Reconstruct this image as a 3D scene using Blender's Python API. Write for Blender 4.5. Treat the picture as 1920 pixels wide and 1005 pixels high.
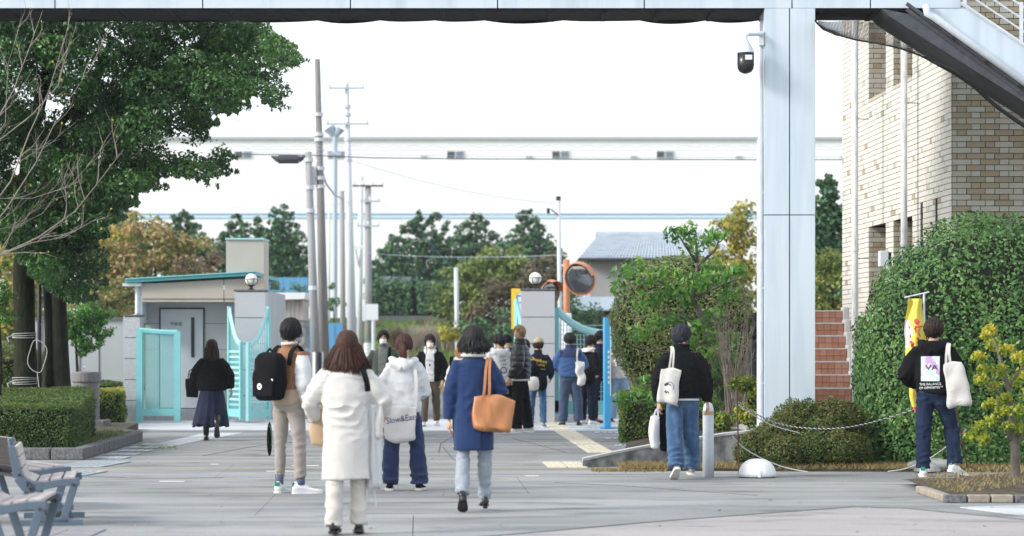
import bpy, math, random
import numpy as np
from mathutils import Vector, Matrix, Euler
from mathutils.bvhtree import BVHTree

for o in list(bpy.data.objects):
    bpy.data.objects.remove(o, do_unlink=True)
SC = bpy.context.scene
COL = SC.collection
R = math.radians

# ------------------------------------------------------------------ camera, sky, sun, exposure
F = 4533.0            # focal length in pixels of the 1920 px wide photograph (85 mm on 36 mm)
CH = 1.47             # eye height
HY = 650.0            # horizon row
cam_data = bpy.data.cameras.new('camera')
cam_data.lens = 85.0
cam_data.sensor_width = 36.0
cam_data.shift_y = (HY - 502.5) / 1920.0
cam_data.clip_end = 3000
cam_data.dof.use_dof = True
cam_data.dof.focus_distance = 29.5
cam_data.dof.aperture_fstop = 2.2
cam = bpy.data.objects.new('camera', cam_data)
cam.location = (0, 0, CH)
cam.rotation_euler = (R(90), 0, 0)
COL.objects.link(cam)
SC.camera = cam

world = bpy.data.worlds.new('World')
SC.world = world
world.use_nodes = True
wn = world.node_tree
wn.nodes.clear()
w_out = wn.nodes.new('ShaderNodeOutputWorld')
w_bg = wn.nodes.new('ShaderNodeBackground')      # clear sky above the cloud
w_cl = wn.nodes.new('ShaderNodeBackground')      # bright, even cloud cover
w_add = wn.nodes.new('ShaderNodeAddShader')
w_sky = wn.nodes.new('ShaderNodeTexSky')
w_sky.sky_type = 'NISHITA'
w_sky.sun_disc = False
w_sky.sun_elevation = R(28)
w_sky.sun_rotation = R(-111)
w_sky.air_density = 1.0
w_sky.dust_density = 2.0
w_bg.inputs['Strength'].default_value = 0.05
w_tc = wn.nodes.new('ShaderNodeTexCoord'); w_nz = wn.nodes.new('ShaderNodeTexNoise'); w_cr = wn.nodes.new('ShaderNodeValToRGB')
w_nz.inputs['Scale'].default_value = 2.2; w_nz.inputs['Detail'].default_value = 4
w_cr.color_ramp.elements[0].color = (0.89, 0.925, 0.965, 1); w_cr.color_ramp.elements[1].color = (0.95, 0.97, 1.0, 1)
wn.links.new(w_tc.outputs['Generated'], w_nz.inputs['Vector']); wn.links.new(w_nz.outputs[0], w_cr.inputs[0]); wn.links.new(w_cr.outputs[0], w_cl.inputs['Color'])
w_cl.inputs['Strength'].default_value = 0.72
wn.links.new(w_sky.outputs[0], w_bg.inputs['Color'])
wn.links.new(w_bg.outputs[0], w_add.inputs[0])
wn.links.new(w_cl.outputs[0], w_add.inputs[1])
wn.links.new(w_add.outputs[0], w_out.inputs[0])

sun_data = bpy.data.lights.new('sun', 'SUN')
sun_data.energy = 2.4
sun_data.angle = R(14)
sun_data.color = (1.0, 0.955, 0.89)
sun = bpy.data.objects.new('sun', sun_data)
sun_from = Vector((-0.90, -0.34, 0.52)).normalized()
sun.rotation_euler = (-sun_from).to_track_quat('-Z', 'Y').to_euler()
sun.location = (-20, 0, 30)
COL.objects.link(sun)

SC.view_settings.view_transform = 'Standard'
SC.view_settings.look = 'None'
SC.view_settings.exposure = 0.68
SC.view_settings.gamma = 1.0
SC.view_settings.use_curve_mapping = False
SC.cycles.use_denoising = True
SC.cycles.max_bounces = 6
SC.cycles.diffuse_bounces = 3
SC.cycles.glossy_bounces = 2
SC.cycles.transmission_bounces = 3
SC.cycles.transparent_max_bounces = 6

# ------------------------------------------------------------------ helpers
def X(px, d): return (px - 960.0) * d / F
def Z(py, d): return CH - (py - HY) * d / F
def W(px, py, d): return Vector((X(px, d), d, Z(py, d)))
def D(py): return CH * F / (py - HY)
def G(px, py): return Vector((X(px, D(py)), D(py), 0))

def V(*a): return Vector(a)

class MB:
    """collects shapes, then becomes ONE mesh object"""
    def __init__(s): s.v = []; s.f = []; s.m = []
    def add(s, vs, fs, mi=0):
        n = len(s.v); s.v.extend([tuple(p) for p in vs])
        s.f.extend([tuple(i + n for i in f) for f in fs]); s.m.extend([mi] * len(fs))
        return s
    def box(s, c, size, rot=None, mi=0, taper=1.0):
        hx, hy, hz = size[0] / 2, size[1] / 2, size[2] / 2
        vs = []
        for z in (-1, 1):
            k = taper if z > 0 else 1.0
            for x, y in ((-1, -1), (1, -1), (1, 1), (-1, 1)):
                vs.append(Vector((x * hx * k, y * hy * k, z * hz)))
        if rot is not None:
            M = rot if isinstance(rot, Matrix) else Euler(rot).to_matrix()
            vs = [M @ p for p in vs]
        c = Vector(c)
        return s.add([p + c for p in vs], [(3, 2, 1, 0), (4, 5, 6, 7), (0, 1, 5, 4), (1, 2, 6, 5), (2, 3, 7, 6), (3, 0, 4, 7)], mi)
    def bb(s, x0, x1, y0, y1, z0, z1, mi=0):
        return s.box(((x0 + x1) / 2, (y0 + y1) / 2, (z0 + z1) / 2), (x1 - x0, y1 - y0, z1 - z0), None, mi)
    def loft(s, rings, mi=0, cap=True, closed=True):
        n = len(rings[0]); base = []; fs = []
        for r in rings: base.extend(r)
        for i in range(len(rings) - 1):
            for j in range(n if closed else n - 1):
                k = (j + 1) % n
                fs.append((i * n + j, i * n + k, (i + 1) * n + k, (i + 1) * n + j))
        if cap:
            fs.append(tuple(range(n - 1, -1, -1)))
            fs.append(tuple((len(rings) - 1) * n + j for j in range(n)))
        return s.add(base, fs, mi)
    def tube(s, pts, rad, n=8, mi=0, flat=1.0, ref=None, cap=True):
        pts = [Vector(p) for p in pts]
        if not isinstance(rad, (list, tuple)): rad = [rad] * len(pts)
        rings = []; u = None
        for i, p in enumerate(pts):
            a = pts[max(0, i - 1)]; b = pts[min(len(pts) - 1, i + 1)]
            t = (b - a)
            t = t.normalized() if t.length > 1e-9 else Vector((0, 0, 1))
            if ref is not None: u0 = Vector(ref)
            elif u is None: u0 = Vector((1, 0, 0)) if abs(t.x) < 0.8 else Vector((0, 1, 0))
            else: u0 = u
            u = (u0 - t * u0.dot(t))
            u = u.normalized() if u.length > 1e-6 else t.orthogonal().normalized()
            w = t.cross(u)
            r = rad[i]
            rings.append([p + u * (r * math.cos(2 * math.pi * k / n)) + w * (r * flat * math.sin(2 * math.pi * k / n)) for k in range(n)])
        return s.loft(rings, mi, cap)
    def lathe(s, prof, c=(0, 0, 0), n=16, mi=0):
        c = Vector(c)
        rings = [[c + Vector((r * math.cos(2 * math.pi * k / n), r * math.sin(2 * math.pi * k / n), z)) for k in range(n)] for r, z in prof]
        return s.loft(rings, mi)
    def prism(s, poly, y0, y1, mi=0):
        """polygon of (x, z), counter-clockwise seen from -Y, pushed from y0 to y1"""
        n = len(poly)
        vs = [(x, y0, z) for x, z in poly] + [(x, y1, z) for x, z in poly]
        fs = [tuple(range(n)), tuple(range(2 * n - 1, n - 1, -1))]
        for i in range(n):
            j = (i + 1) % n
            fs.append((i, i + n, j + n, j))
        return s.add(vs, fs, mi)
    def slab(s, poly, z0, z1, mi=0):
        n = len(poly)
        vs = [(x, y, z0) for x, y in poly] + [(x, y, z1) for x, y in poly]
        fs = [tuple(range(n - 1, -1, -1)), tuple(range(n, 2 * n))]
        for i in range(n):
            j = (i + 1) % n
            fs.append((i, j, j + n, i + n))
        return s.add(vs, fs, mi)
    def ball(s, c, r, mi=0, nu=12, nv=8):
        if not isinstance(r, (list, tuple)): r = (r, r, r)
        c = Vector(c); rings = []
        for i in range(nv + 1):
            th = math.pi * (0.02 + 0.96 * i / nv)
            rings.append([c + Vector((r[0] * math.sin(th) * math.cos(2 * math.pi * k / nu), r[1] * math.sin(th) * math.sin(2 * math.pi * k / nu), -r[2] * math.cos(th))) for k in range(nu)])
        return s.loft(rings, mi)
    def mesh(s, name, mats, smooth=False):
        me = bpy.data.meshes.new(name)
        me.from_pydata(s.v, [], s.f)
        for m in (mats if isinstance(mats, (list, tuple)) else [mats]): me.materials.append(m)
        if any(s.m): me.polygons.foreach_set('material_index', s.m)
        if smooth: me.polygons.foreach_set('use_smooth', [True] * len(s.f))
        me.update()
        return me
    def build(s, name, mats, parent=None, smooth=False, bevel=0.0):
        return link(name, s.mesh(name, mats, smooth), parent, bevel)

def link(name, me, parent=None, bevel=0.0):
    o = bpy.data.objects.new(name, me)
    COL.objects.link(o)
    if parent is not None: o.parent = parent
    if bevel:
        b = o.modifiers.new('bevel', 'BEVEL'); b.width = bevel; b.segments = 2; b.limit_method = 'ANGLE'
    return o

def tag(o, label=None, cat=None, group=None, kind=None):
    if label: o['label'] = label
    if cat: o['category'] = cat
    if group: o['group'] = group
    if kind: o['kind'] = kind
    return o

def thing(name, label, cat, loc=(0, 0, 0), rz=0.0, group=None):
    o = bpy.data.objects.new(name, None)
    COL.objects.link(o)
    o.empty_display_size = 0.1
    o.location = loc; o.rotation_euler = (0, 0, rz)
    return tag(o, label, cat, group)

def struct(o): o['kind'] = 'structure'; return o
def stuff(o): o['kind'] = 'stuff'; return o

def copy_tree(o, parent=None):
    c = o.copy(); COL.objects.link(c)
    if parent is not None: c.parent = parent
    for ch in list(o.children): copy_tree(ch, c)
    return c

# ------------------------------------------------------------------ materials
def mat(name, col, rough=0.7, col2=None, scale=4.0, bump=0.0, bscale=40.0, metal=0.0, spec=0.4, stretch=(1, 1, 1), detail=6, contrast=(0.3, 0.7), col3=None, sheen=0.0, emit=None, trans=0.0):
    m = bpy.data.materials.new(name); m.use_nodes = True
    nt = m.node_tree; b = nt.nodes['Principled BSDF']
    b.inputs['Roughness'].default_value = rough
    b.inputs['Metallic'].default_value = metal
    b.inputs['Specular IOR Level'].default_value = spec
    if sheen: b.inputs['Sheen Weight'].default_value = sheen
    b.inputs['Base Color'].default_value = (*col, 1)
    tc = nt.nodes.new('ShaderNodeTexCoord')
    mp = nt.nodes.new('ShaderNodeMapping'); mp.inputs['Scale'].default_value = stretch
    nt.links.new(tc.outputs['Object'], mp.inputs['Vector'])
    if col2 is not None:
        nz = nt.nodes.new('ShaderNodeTexNoise'); nz.inputs['Scale'].default_value = scale; nz.inputs['Detail'].default_value = detail
        nt.links.new(mp.outputs[0], nz.inputs['Vector'])
        cr = nt.nodes.new('ShaderNodeValToRGB')
        cr.color_ramp.elements[0].position = contrast[0]; cr.color_ramp.elements[1].position = contrast[1]
        cr.color_ramp.elements[0].color = (*col, 1); cr.color_ramp.elements[1].color = (*col2, 1)
        if col3 is not None:
            e = cr.color_ramp.elements.new((contrast[0] + contrast[1]) / 2); e.color = (*col3, 1)
        nt.links.new(nz.outputs[0], cr.inputs[0]); nt.links.new(cr.outputs[0], b.inputs['Base Color'])
    if bump:
        nb = nt.nodes.new('ShaderNodeTexNoise'); nb.inputs['Scale'].default_value = bscale; nb.inputs['Detail'].default_value = 4
        nt.links.new(mp.outputs[0], nb.inputs['Vector'])
        bp = nt.nodes.new('ShaderNodeBump'); bp.inputs['Strength'].default_value = bump; bp.inputs['Distance'].default_value = 0.02
        nt.links.new(nb.outputs[0], bp.inputs['Height']); nt.links.new(bp.outputs[0], b.inputs['Normal'])
    return m

def leafmat(name, cols, rough=0.45, trans=0.25, spec=0.4):
    """leaf colours chosen by a number stored on each leaf"""
    m = bpy.data.materials.new(name); m.use_nodes = True
    nt = m.node_tree; b = nt.nodes['Principled BSDF']; out = nt.nodes['Material Output']
    b.inputs['Roughness'].default_value = rough; b.inputs['Specular IOR Level'].default_value = spec
    at = nt.nodes.new('ShaderNodeAttribute'); at.attribute_name = 'leaf'
    cr = nt.nodes.new('ShaderNodeValToRGB')
    while len(cr.color_ramp.elements) > 1: cr.color_ramp.elements.remove(cr.color_ramp.elements[-1])
    for i, c in enumerate(cols):
        if i == 0: e = cr.color_ramp.elements[0]; e.position = 0
        else: e = cr.color_ramp.elements.new(i / (len(cols) - 1))
        e.color = (*c, 1)
    nt.links.new(at.outputs['Fac'], cr.inputs[0]); nt.links.new(cr.outputs[0], b.inputs['Base Color'])
    tr = nt.nodes.new('ShaderNodeBsdfTranslucent'); mx = nt.nodes.new('ShaderNodeMixShader'); mx.inputs[0].default_value = trans
    nt.links.new(cr.outputs[0], tr.inputs['Color'])
    nt.links.new(b.outputs[0], mx.inputs[1]); nt.links.new(tr.outputs[0], mx.inputs[2]); nt.links.new(mx.outputs[0], out.inputs[0])
    return m

M = {}
M['panel'] = mat('white_panel', (0.47, 0.555, 0.635), 0.36, (0.57, 0.655, 0.735), 2.2, 0.0, spec=0.5, stretch=(2.5, 2.5, 0.22), contrast=(0.3, 0.55))
M['panel_joint'] = mat('dark_joint', (0.05, 0.055, 0.07), 0.8)
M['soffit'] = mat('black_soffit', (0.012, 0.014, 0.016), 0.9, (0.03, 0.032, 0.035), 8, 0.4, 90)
M['stair_grey'] = mat('dark_grey_steel', (0.05, 0.057, 0.07), 0.6, (0.085, 0.093, 0.108), 9)
M['net'] = mat('black_net', (0.012, 0.013, 0.015), 0.8)
M['whitesteel'] = mat('white_steel', (0.66, 0.71, 0.77), 0.4, (0.55, 0.60, 0.66), 5, 0.0, spec=0.5)
M['weathered'] = mat('weathered_white_paint', (0.62, 0.65, 0.67), 0.6, (0.36, 0.38, 0.40), 7, 0.1, 60, stretch=(3, 3, 0.5), contrast=(0.45, 0.75))
M['galv'] = mat('galvanised', (0.42, 0.46, 0.5), 0.45, (0.5, 0.54, 0.58), 9, metal=0.3)
M['slab'] = None
M['granite'] = mat('grey_granite', (0.36, 0.38, 0.41), 0.6, (0.56, 0.58, 0.61), 70, 0.05, 200, contrast=(0.35, 0.65))
M['granite_dark'] = mat('weathered_granite', (0.13, 0.13, 0.135), 0.75, (0.25, 0.25, 0.255), 60, 0.1, 150)
M['granite_joint'] = mat('granite_joint', (0.12, 0.125, 0.13), 0.9)
M['kerb'] = mat('rough_kerb_stone', (0.075, 0.08, 0.085), 0.9, (0.20, 0.205, 0.215), 26, 0.6, 60)
M['kerb_tan'] = mat('sandstone_kerb', (0.24, 0.21, 0.175), 0.9, (0.36, 0.32, 0.26), 10, 0.3, 60)  # tan stone of the front planter kerb
M['concrete_old'] = mat('mossy_concrete', (0.10, 0.105, 0.10), 0.95, (0.36, 0.37, 0.37), 5, 0.4, 50, contrast=(0.35, 0.62))
M['concrete_top'] = mat('pale_concrete', (0.36, 0.37, 0.37), 0.9, (0.48, 0.49, 0.50), 12, 0.2, 60)
M['pole'] = mat('concrete_pole', (0.23, 0.24, 0.25), 0.8, (0.33, 0.34, 0.35), 3, 0.1, 40, stretch=(3, 3, 0.3))
M['pole_white'] = mat('pale_pole', (0.52, 0.56, 0.60), 0.7, (0.60, 0.64, 0.68), 3, stretch=(3, 3, 0.3))
M['pole_brown'] = mat('old_pole', (0.155, 0.15, 0.15), 0.85, (0.25, 0.245, 0.24), 4, 0.1, 40, stretch=(3, 3, 0.3))
M['wire'] = mat('cable', (0.10, 0.12, 0.15), 0.6)
M['wire_pale'] = mat('pale_cable', (0.42, 0.50, 0.60), 0.5)
M['black_metal'] = mat('black_metal', (0.02, 0.021, 0.023), 0.5)
M['black_plastic'] = mat('black_plastic', (0.018, 0.019, 0.022), 0.3, spec=0.5)
M['rust'] = mat('rusty_iron', (0.03, 0.026, 0.024), 0.8, (0.10, 0.06, 0.04), 20)
M['aqua'] = mat('turquoise_paint', (0.20, 0.53, 0.55), 0.45, (0.23, 0.58, 0.60), 6)
M['aqua_pale'] = mat('pale_turquoise', (0.34, 0.62, 0.65), 0.5)
M['aqua_dark'] = mat('turquoise_roof_edge', (0.10, 0.36, 0.40), 0.5)
M['beige_panel'] = mat('beige_fascia', (0.42, 0.39, 0.345), 0.6, (0.46, 0.43, 0.385), 1.5)
M['grey_panel'] = mat('grey_wall_panel', (0.36, 0.39, 0.41), 0.6, (0.40, 0.43, 0.45), 1.5)
M['door'] = mat('pale_grey_door', (0.44, 0.49, 0.53), 0.45)
M['dark_glass'] = mat('dark_glass', (0.03, 0.035, 0.04), 0.12, spec=0.6)
M['grey_glass'] = mat('grey_glass', (0.14, 0.18, 0.22), 0.15, spec=0.6)
M['white_paint'] = mat('white_paint', (0.78, 0.79, 0.80), 0.6, (0.70, 0.72, 0.74), 8)
M['warehouse'] = mat('white_cladding', (0.84, 0.85, 0.87), 0.8, (0.86, 0.87, 0.885), 0.3)
M['warehouse_edge'] = mat('pale_grey_coping', (0.40, 0.44, 0.48), 0.7)
M['blue_band'] = mat('blue_band', (0.13, 0.33, 0.58), 0.6)
M['cyan_band'] = mat('cyan_band', (0.22, 0.52, 0.66), 0.6)
M['yellow_line'] = mat('worn_yellow_paint', (0.50, 0.36, 0.14), 0.8, (0.34, 0.31, 0.24), 9, contrast=(0.4, 0.62))
M['tactile'] = mat('pale_tactile', (0.66, 0.61, 0.47), 0.85, (0.60, 0.57, 0.48), 6)
M['grate'] = mat('grate_steel', (0.36, 0.42, 0.48), 0.55, (0.46, 0.52, 0.58), 8, 0.0, metal=0.2)
M['bark'] = mat('mossy_bark', (0.008, 0.008, 0.006), 0.95, (0.026, 0.024, 0.017), 14, 1.0, 30, stretch=(1, 1, 0.35), col3=(0.014, 0.018, 0.008))
M['bark_grey'] = mat('grey_bark', (0.10, 0.085, 0.075), 0.9, (0.19, 0.165, 0.145), 14, 0.6, 40, stretch=(1, 1, 0.4))
M['twig'] = mat('pale_bare_twig', (0.22, 0.185, 0.165), 0.85, (0.32, 0.28, 0.25), 10)
M['soil'] = mat('brown_soil', (0.035, 0.03, 0.02), 1.0, (0.10, 0.085, 0.055), 9, 0.8, 40)
M['core'] = mat('dark_shrub_wood', (0.008, 0.013, 0.006), 1.0, (0.015, 0.020, 0.010), 12)
M['rope_white'] = mat('white_rope', (0.55, 0.56, 0.57), 0.8)
M['rope_dark'] = mat('dark_rope', (0.06, 0.06, 0.06), 0.8)
M['orange'] = mat('orange_paint', (0.50, 0.20, 0.10), 0.5)
M['mirror'] = mat('mirror_glass', (0.22, 0.23, 0.25), 0.08, metal=0.9)
M['sky_blue'] = mat('sky_blue_sign', (0.06, 0.36, 0.66), 0.5)
M['blue_tarp'] = mat('blue_sheet', (0.09, 0.30, 0.55), 0.7, (0.13, 0.36, 0.60), 1.2, stretch=(5, 1, 0.6))
M['yellow'] = mat('yellow_sign', (0.80, 0.55, 0.04), 0.5)
M['sign_white'] = mat('sign_white', (0.72, 0.77, 0.80), 0.5)
M['sign_blue'] = mat('sign_blue', (0.02, 0.14, 0.50), 0.5)
M['globe'] = mat('opal_lamp_glass', (0.82, 0.82, 0.80), 0.25, spec=0.5)
M['grout'] = mat('dark_grout', (0.075, 0.075, 0.075), 0.95)
M['brick_a'] = mat('pale_grey_brick', (0.42, 0.41, 0.36), 0.55, (0.50, 0.485, 0.43), 6, 0.12, 90)
M['brick_b'] = mat('tan_brick', (0.32, 0.265, 0.18), 0.6, (0.38, 0.325, 0.235), 6, 0.12, 90)
M['brick_c'] = mat('cream_brick', (0.42, 0.385, 0.31), 0.55, (0.46, 0.43, 0.36), 6, 0.12, 90)
M['brick_sunlit'] = mat('sunlit_side_brick', (0.60, 0.575, 0.51), 0.5, (0.68, 0.65, 0.59), 6, 0.12, 90)  # same bricks with the side wall's sunlight put into the colour
M['tile_a'] = mat('terracotta_tile', (0.25, 0.112, 0.075), 0.6, (0.31, 0.145, 0.10), 7)
M['tile_b'] = mat('terracotta_tile_pale', (0.30, 0.148, 0.105), 0.6, (0.35, 0.18, 0.135), 7)
M['stucco'] = mat('grey_stucco', (0.36, 0.36, 0.36), 0.9, (0.42, 0.42, 0.42), 1)
M['roof_tile'] = mat('grey_roof_tile', (0.30, 0.36, 0.42), 0.5, (0.40, 0.46, 0.52), 3)
M['roof_metal'] = mat('pale_corrugated_roof', (0.40, 0.48, 0.54), 0.5, (0.48, 0.56, 0.62), 3)
M['dark_wood'] = mat('dark_house_wall', (0.03, 0.027, 0.024), 0.85, (0.06, 0.055, 0.05), 3)
M['bench_wood'] = mat('bleached_bench_plank', (0.42, 0.375, 0.37), 0.6, (0.54, 0.49, 0.475), 5, 0.2, 60, stretch=(6, 0.6, 6))
M['bench_iron'] = mat('blue_grey_cast_iron', (0.095, 0.135, 0.185), 0.45, (0.12, 0.16, 0.21), 6, 0.1, 60)
M['bench_dark'] = mat('dark_plank_back', (0.04, 0.037, 0.035), 0.6)
M['paving_dark'] = mat('grey_plaza_tile', (0.20, 0.205, 0.22), 0.8, (0.28, 0.28, 0.29), 8)

def ground_mat(name, c1, c2, c3, streak=True, fine=70):
    """brushed concrete: streaks across the way, stains and fine grain"""
    m = bpy.data.materials.new(name); m.use_nodes = True
    nt = m.node_tree; b = nt.nodes['Principled BSDF']; b.inputs['Roughness'].default_value = 0.82; b.inputs['Specular IOR Level'].default_value = 0.3
    geo = nt.nodes.new('ShaderNodeNewGeometry')
    def noise(sc, st, det=5):
        mp = nt.nodes.new('ShaderNodeMapping'); mp.inputs['Scale'].default_value = st
        nz = nt.nodes.new('ShaderNodeTexNoise'); nz.inputs['Scale'].default_value = sc; nz.inputs['Detail'].default_value = det
        nt.links.new(geo.outputs['Position'], mp.inputs['Vector']); nt.links.new(mp.outputs[0], nz.inputs['Vector'])
        return nz
    a = noise(1.0, (0.16, 1.5, 1), 7); bb_ = noise(0.35, (1, 1, 1), 5); c = noise(fine, (1, 1, 1), 3)
    def math_(op, x, y):
        n = nt.nodes.new('ShaderNodeMath'); n.operation = op
        for i, q in enumerate((x, y)):
            if isinstance(q, (int, float)): n.inputs[i].default_value = q
            else: nt.links.new(q, n.inputs[i])
        return n.outputs[0]
    s = math_('ADD', math_('MULTIPLY', a.outputs[0], 0.5 if streak else 0.2), math_('MULTIPLY', bb_.outputs[0], 0.35))
    s = math_('ADD', s, math_('MULTIPLY', c.outputs[0], 0.34))
    cr = nt.nodes.new('ShaderNodeValToRGB')
    cr.color_ramp.elements[0].position = 0.46 if streak else 0.34; cr.color_ramp.elements[1].position = 0.72 if streak else 0.56
    cr.color_ramp.elements[0].color = (*c1, 1); cr.color_ramp.elements[1].color = (*c3, 1)
    e = cr.color_ramp.elements.new(0.585 if streak else 0.45); e.color = (*c2, 1)
    st = noise(1.7, (0.6, 1.2, 1), 6); st2 = nt.nodes.new('ShaderNodeValToRGB'); st2.color_ramp.elements[0].position = 0.55; st2.color_ramp.elements[1].position = 0.66
    st2.color_ramp.elements[0].color = (1, 1, 1, 1); st2.color_ramp.elements[1].color = (0.68, 0.69, 0.69, 1); nt.links.new(st.outputs[0], st2.inputs[0])
    sp = noise(26, (1, 1, 1), 2); sp2 = nt.nodes.new('ShaderNodeValToRGB'); sp2.color_ramp.elements[0].position = 0.66; sp2.color_ramp.elements[1].position = 0.72
    sp2.color_ramp.elements[0].color = (1, 1, 1, 1); sp2.color_ramp.elements[1].color = (0.62, 0.61, 0.60, 1); nt.links.new(sp.outputs[0], sp2.inputs[0])
    nt.links.new(s, cr.inputs[0]); last = cr.outputs[0]
    for q in (st2, sp2):
        mx = nt.nodes.new('ShaderNodeMix'); mx.data_type = 'RGBA'; mx.blend_type = 'MULTIPLY'; mx.inputs[0].default_value = 1.0
        nt.links.new(last, mx.inputs[6]); nt.links.new(q.outputs[0], mx.inputs[7]); last = mx.outputs[2]
    nt.links.new(last, b.inputs['Base Color'])
    bp = nt.nodes.new('ShaderNodeBump'); bp.inputs['Strength'].default_value = 0.5; bp.inputs['Distance'].default_value = 0.012
    nt.links.new(c.outputs[0], bp.inputs['Height']); nt.links.new(bp.outputs[0], b.inputs['Normal'])
    return m
M['slab'] = ground_mat('brushed_concrete', (0.165, 0.174, 0.177), (0.245, 0.256, 0.260), (0.345, 0.355, 0.36))
M['asphalt'] = ground_mat('old_asphalt', (0.13, 0.135, 0.14), (0.17, 0.175, 0.18), (0.22, 0.225, 0.23), False)
M['pale_paving'] = ground_mat('pale_granite_paving', (0.42, 0.44, 0.47), (0.50, 0.52, 0.55), (0.58, 0.60, 0.62), True)
M['pink_paving'] = ground_mat('pinkish_aggregate', (0.29, 0.275, 0.28), (0.34, 0.325, 0.33), (0.40, 0.385, 0.39), True)
M['land'] = mat('rough_grass_land', (0.05, 0.075, 0.03), 1.0, (0.15, 0.14, 0.07), 0.25, 0.3, 20, col3=(0.08, 0.11, 0.04))

# ------------------------------------------------------------------ leaves
def leaf_mesh(name, pts, nrm, size, mats, var, rng, spread=0.8, length=1.6, jitter=0.35, droop=0.0, fold=0.25):
    """one small folded leaf at every point; nrm: the way it faces, var: its colour number"""
    n = len(pts)
    d = nrm + rng.normal(0, spread, (n, 3)); d /= np.linalg.norm(d, axis=1)[:, None] + 1e-9
    a = rng.normal(0, 1, (n, 3)); a[:, 2] -= droop
    a -= d * (a * d).sum(1)[:, None]; a /= np.linalg.norm(a, axis=1)[:, None] + 1e-9
    b = np.cross(d, a)
    s = (size * (1 + rng.uniform(-jitter, jitter, n)))[:, None]
    L = s * length
    base = pts - a * L * 0.5
    tip = pts + a * L * 0.5
    mid = pts + d * s * fold * 0.5
    l = mid + b * s * 0.5 - d * s * fold
    r = mid - b * s * 0.5 - d * s * fold
    vs = np.stack([base, r, tip, l], 1).reshape(-1, 3)
    me = bpy.data.meshes.new(name)
    me.vertices.add(4 * n); me.vertices.foreach_set('co', vs.astype(np.float32).ravel())
    idx = np.arange(n)[:, None] * 4
    tri = np.concatenate([idx + np.array([[0, 1, 2]]), idx + np.array([[0, 2, 3]])], 1).reshape(-1)
    me.loops.add(6 * n); me.loops.foreach_set('vertex_index', tri.astype(np.int32))
    me.polygons.add(2 * n); me.polygons.foreach_set('loop_start', (np.arange(2 * n) * 3).astype(np.int32))
    at = me.attributes.new('leaf', 'FLOAT', 'FACE'); at.data.foreach_set('value', np.repeat(np.clip(var, 0, 1), 2).astype(np.float32))
    me.materials.append(mats)
    me.update(calc_edges=True)
    return me

def in_poly(px, py, poly):
    inside = np.zeros(len(px), bool); n = len(poly)
    for i in range(n):
        x0, y0 = poly[i]; x1, y1 = poly[(i + 1) % n]
        c = ((y0 > py) != (y1 > py))
        with np.errstate(divide='ignore', invalid='ignore'):
            xi = (x1 - x0) * (py - y0) / (y1 - y0 + 1e-12) + x0
        inside ^= c & (px < xi)
    return inside

def clumps(rng, centres, radii, n_each, shell=0.55):
    """points gathered into uneven clumps; returns points, facing and a number that drifts from clump to clump"""
    P = []; N = []; U = []
    for c, r, k in zip(centres, radii, n_each):
        k = int(k)
        d = rng.normal(0, 1, (k, 3)); d /= np.linalg.norm(d, axis=1)[:, None]
        rad = r * (shell + (1 - shell) * rng.uniform(0, 1, k) ** 0.6) * (1 + 0.12 * np.sin(d[:, 0] * 5 + d[:, 2] * 7 + r * 9))
        q = d * rad[:, None]; q[:, 2] *= 0.72
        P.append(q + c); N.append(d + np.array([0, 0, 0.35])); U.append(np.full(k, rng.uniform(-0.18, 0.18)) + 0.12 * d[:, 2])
    return np.concatenate(P), np.concatenate(N), np.concatenate(U)

def crown(name, parent, mt, centres, radii, n_each, size, rng, base=0.45, noise=0.16, **kw):
    p, nr, u = clumps(rng, centres, radii, n_each)
    var = base + u + rng.normal(0, noise, len(p))
    return stuff(link(name, leaf_mesh(name, p, nr, size, mt, var, rng, **kw), parent))
# ------------------------------------------------------------------ the ground
land = struct(MB().slab([(-400, -20), (400, -20), (400, 900), (-400, 900)], -0.30, -0.035).build('ground', M['land']))
sub = struct(MB().slab([(-14, 12), (14, 12), (14, 74), (-14, 74)], -0.034, -0.018).build('road_bed', M['granite_joint']))
plaza = bpy.data.objects.new('plaza_pavement', None); COL.objects.link(plaza); struct(plaza)
plaza.rotation_euler = (0, 0, R(2.2)); plaza.location = (0, 0, 0)
rg = random.Random(4)
for r in range(9):
    y0 = 14.9 + 3.1 * r
    off = (1.6, -0.05, -1.43, 1.1, -2.3, 0.6, 2.2, -0.9, 1.0)[r]
    for c in range(-2, 2):
        x0 = c * 6.4 + off
        MB().bb(x0 + 0.003, x0 + 6.397, y0 + 0.003, y0 + 3.097, -0.017, rg.uniform(-0.0015, 0.0015)).build('concrete_slab', M['slab'], plaza)
struct(MB().slab([(-13, 42.9), (13, 41.9), (13, 49), (-13, 49)], -0.016, 0.004).build('pale_pavement', M['pale_paving']))
struct(MB().slab([G(262, 840).xy, G(305, 840).xy, G(455, 812).xy, G(385, 812).xy], -0.01, 0.006).build('pale_path', M['pale_paving']))
struct(MB().slab([(-13, 49.01), (13, 49.01), (4.2, 118), (-9, 118)], -0.016, 0.0).build('road', M['asphalt']))
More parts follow.
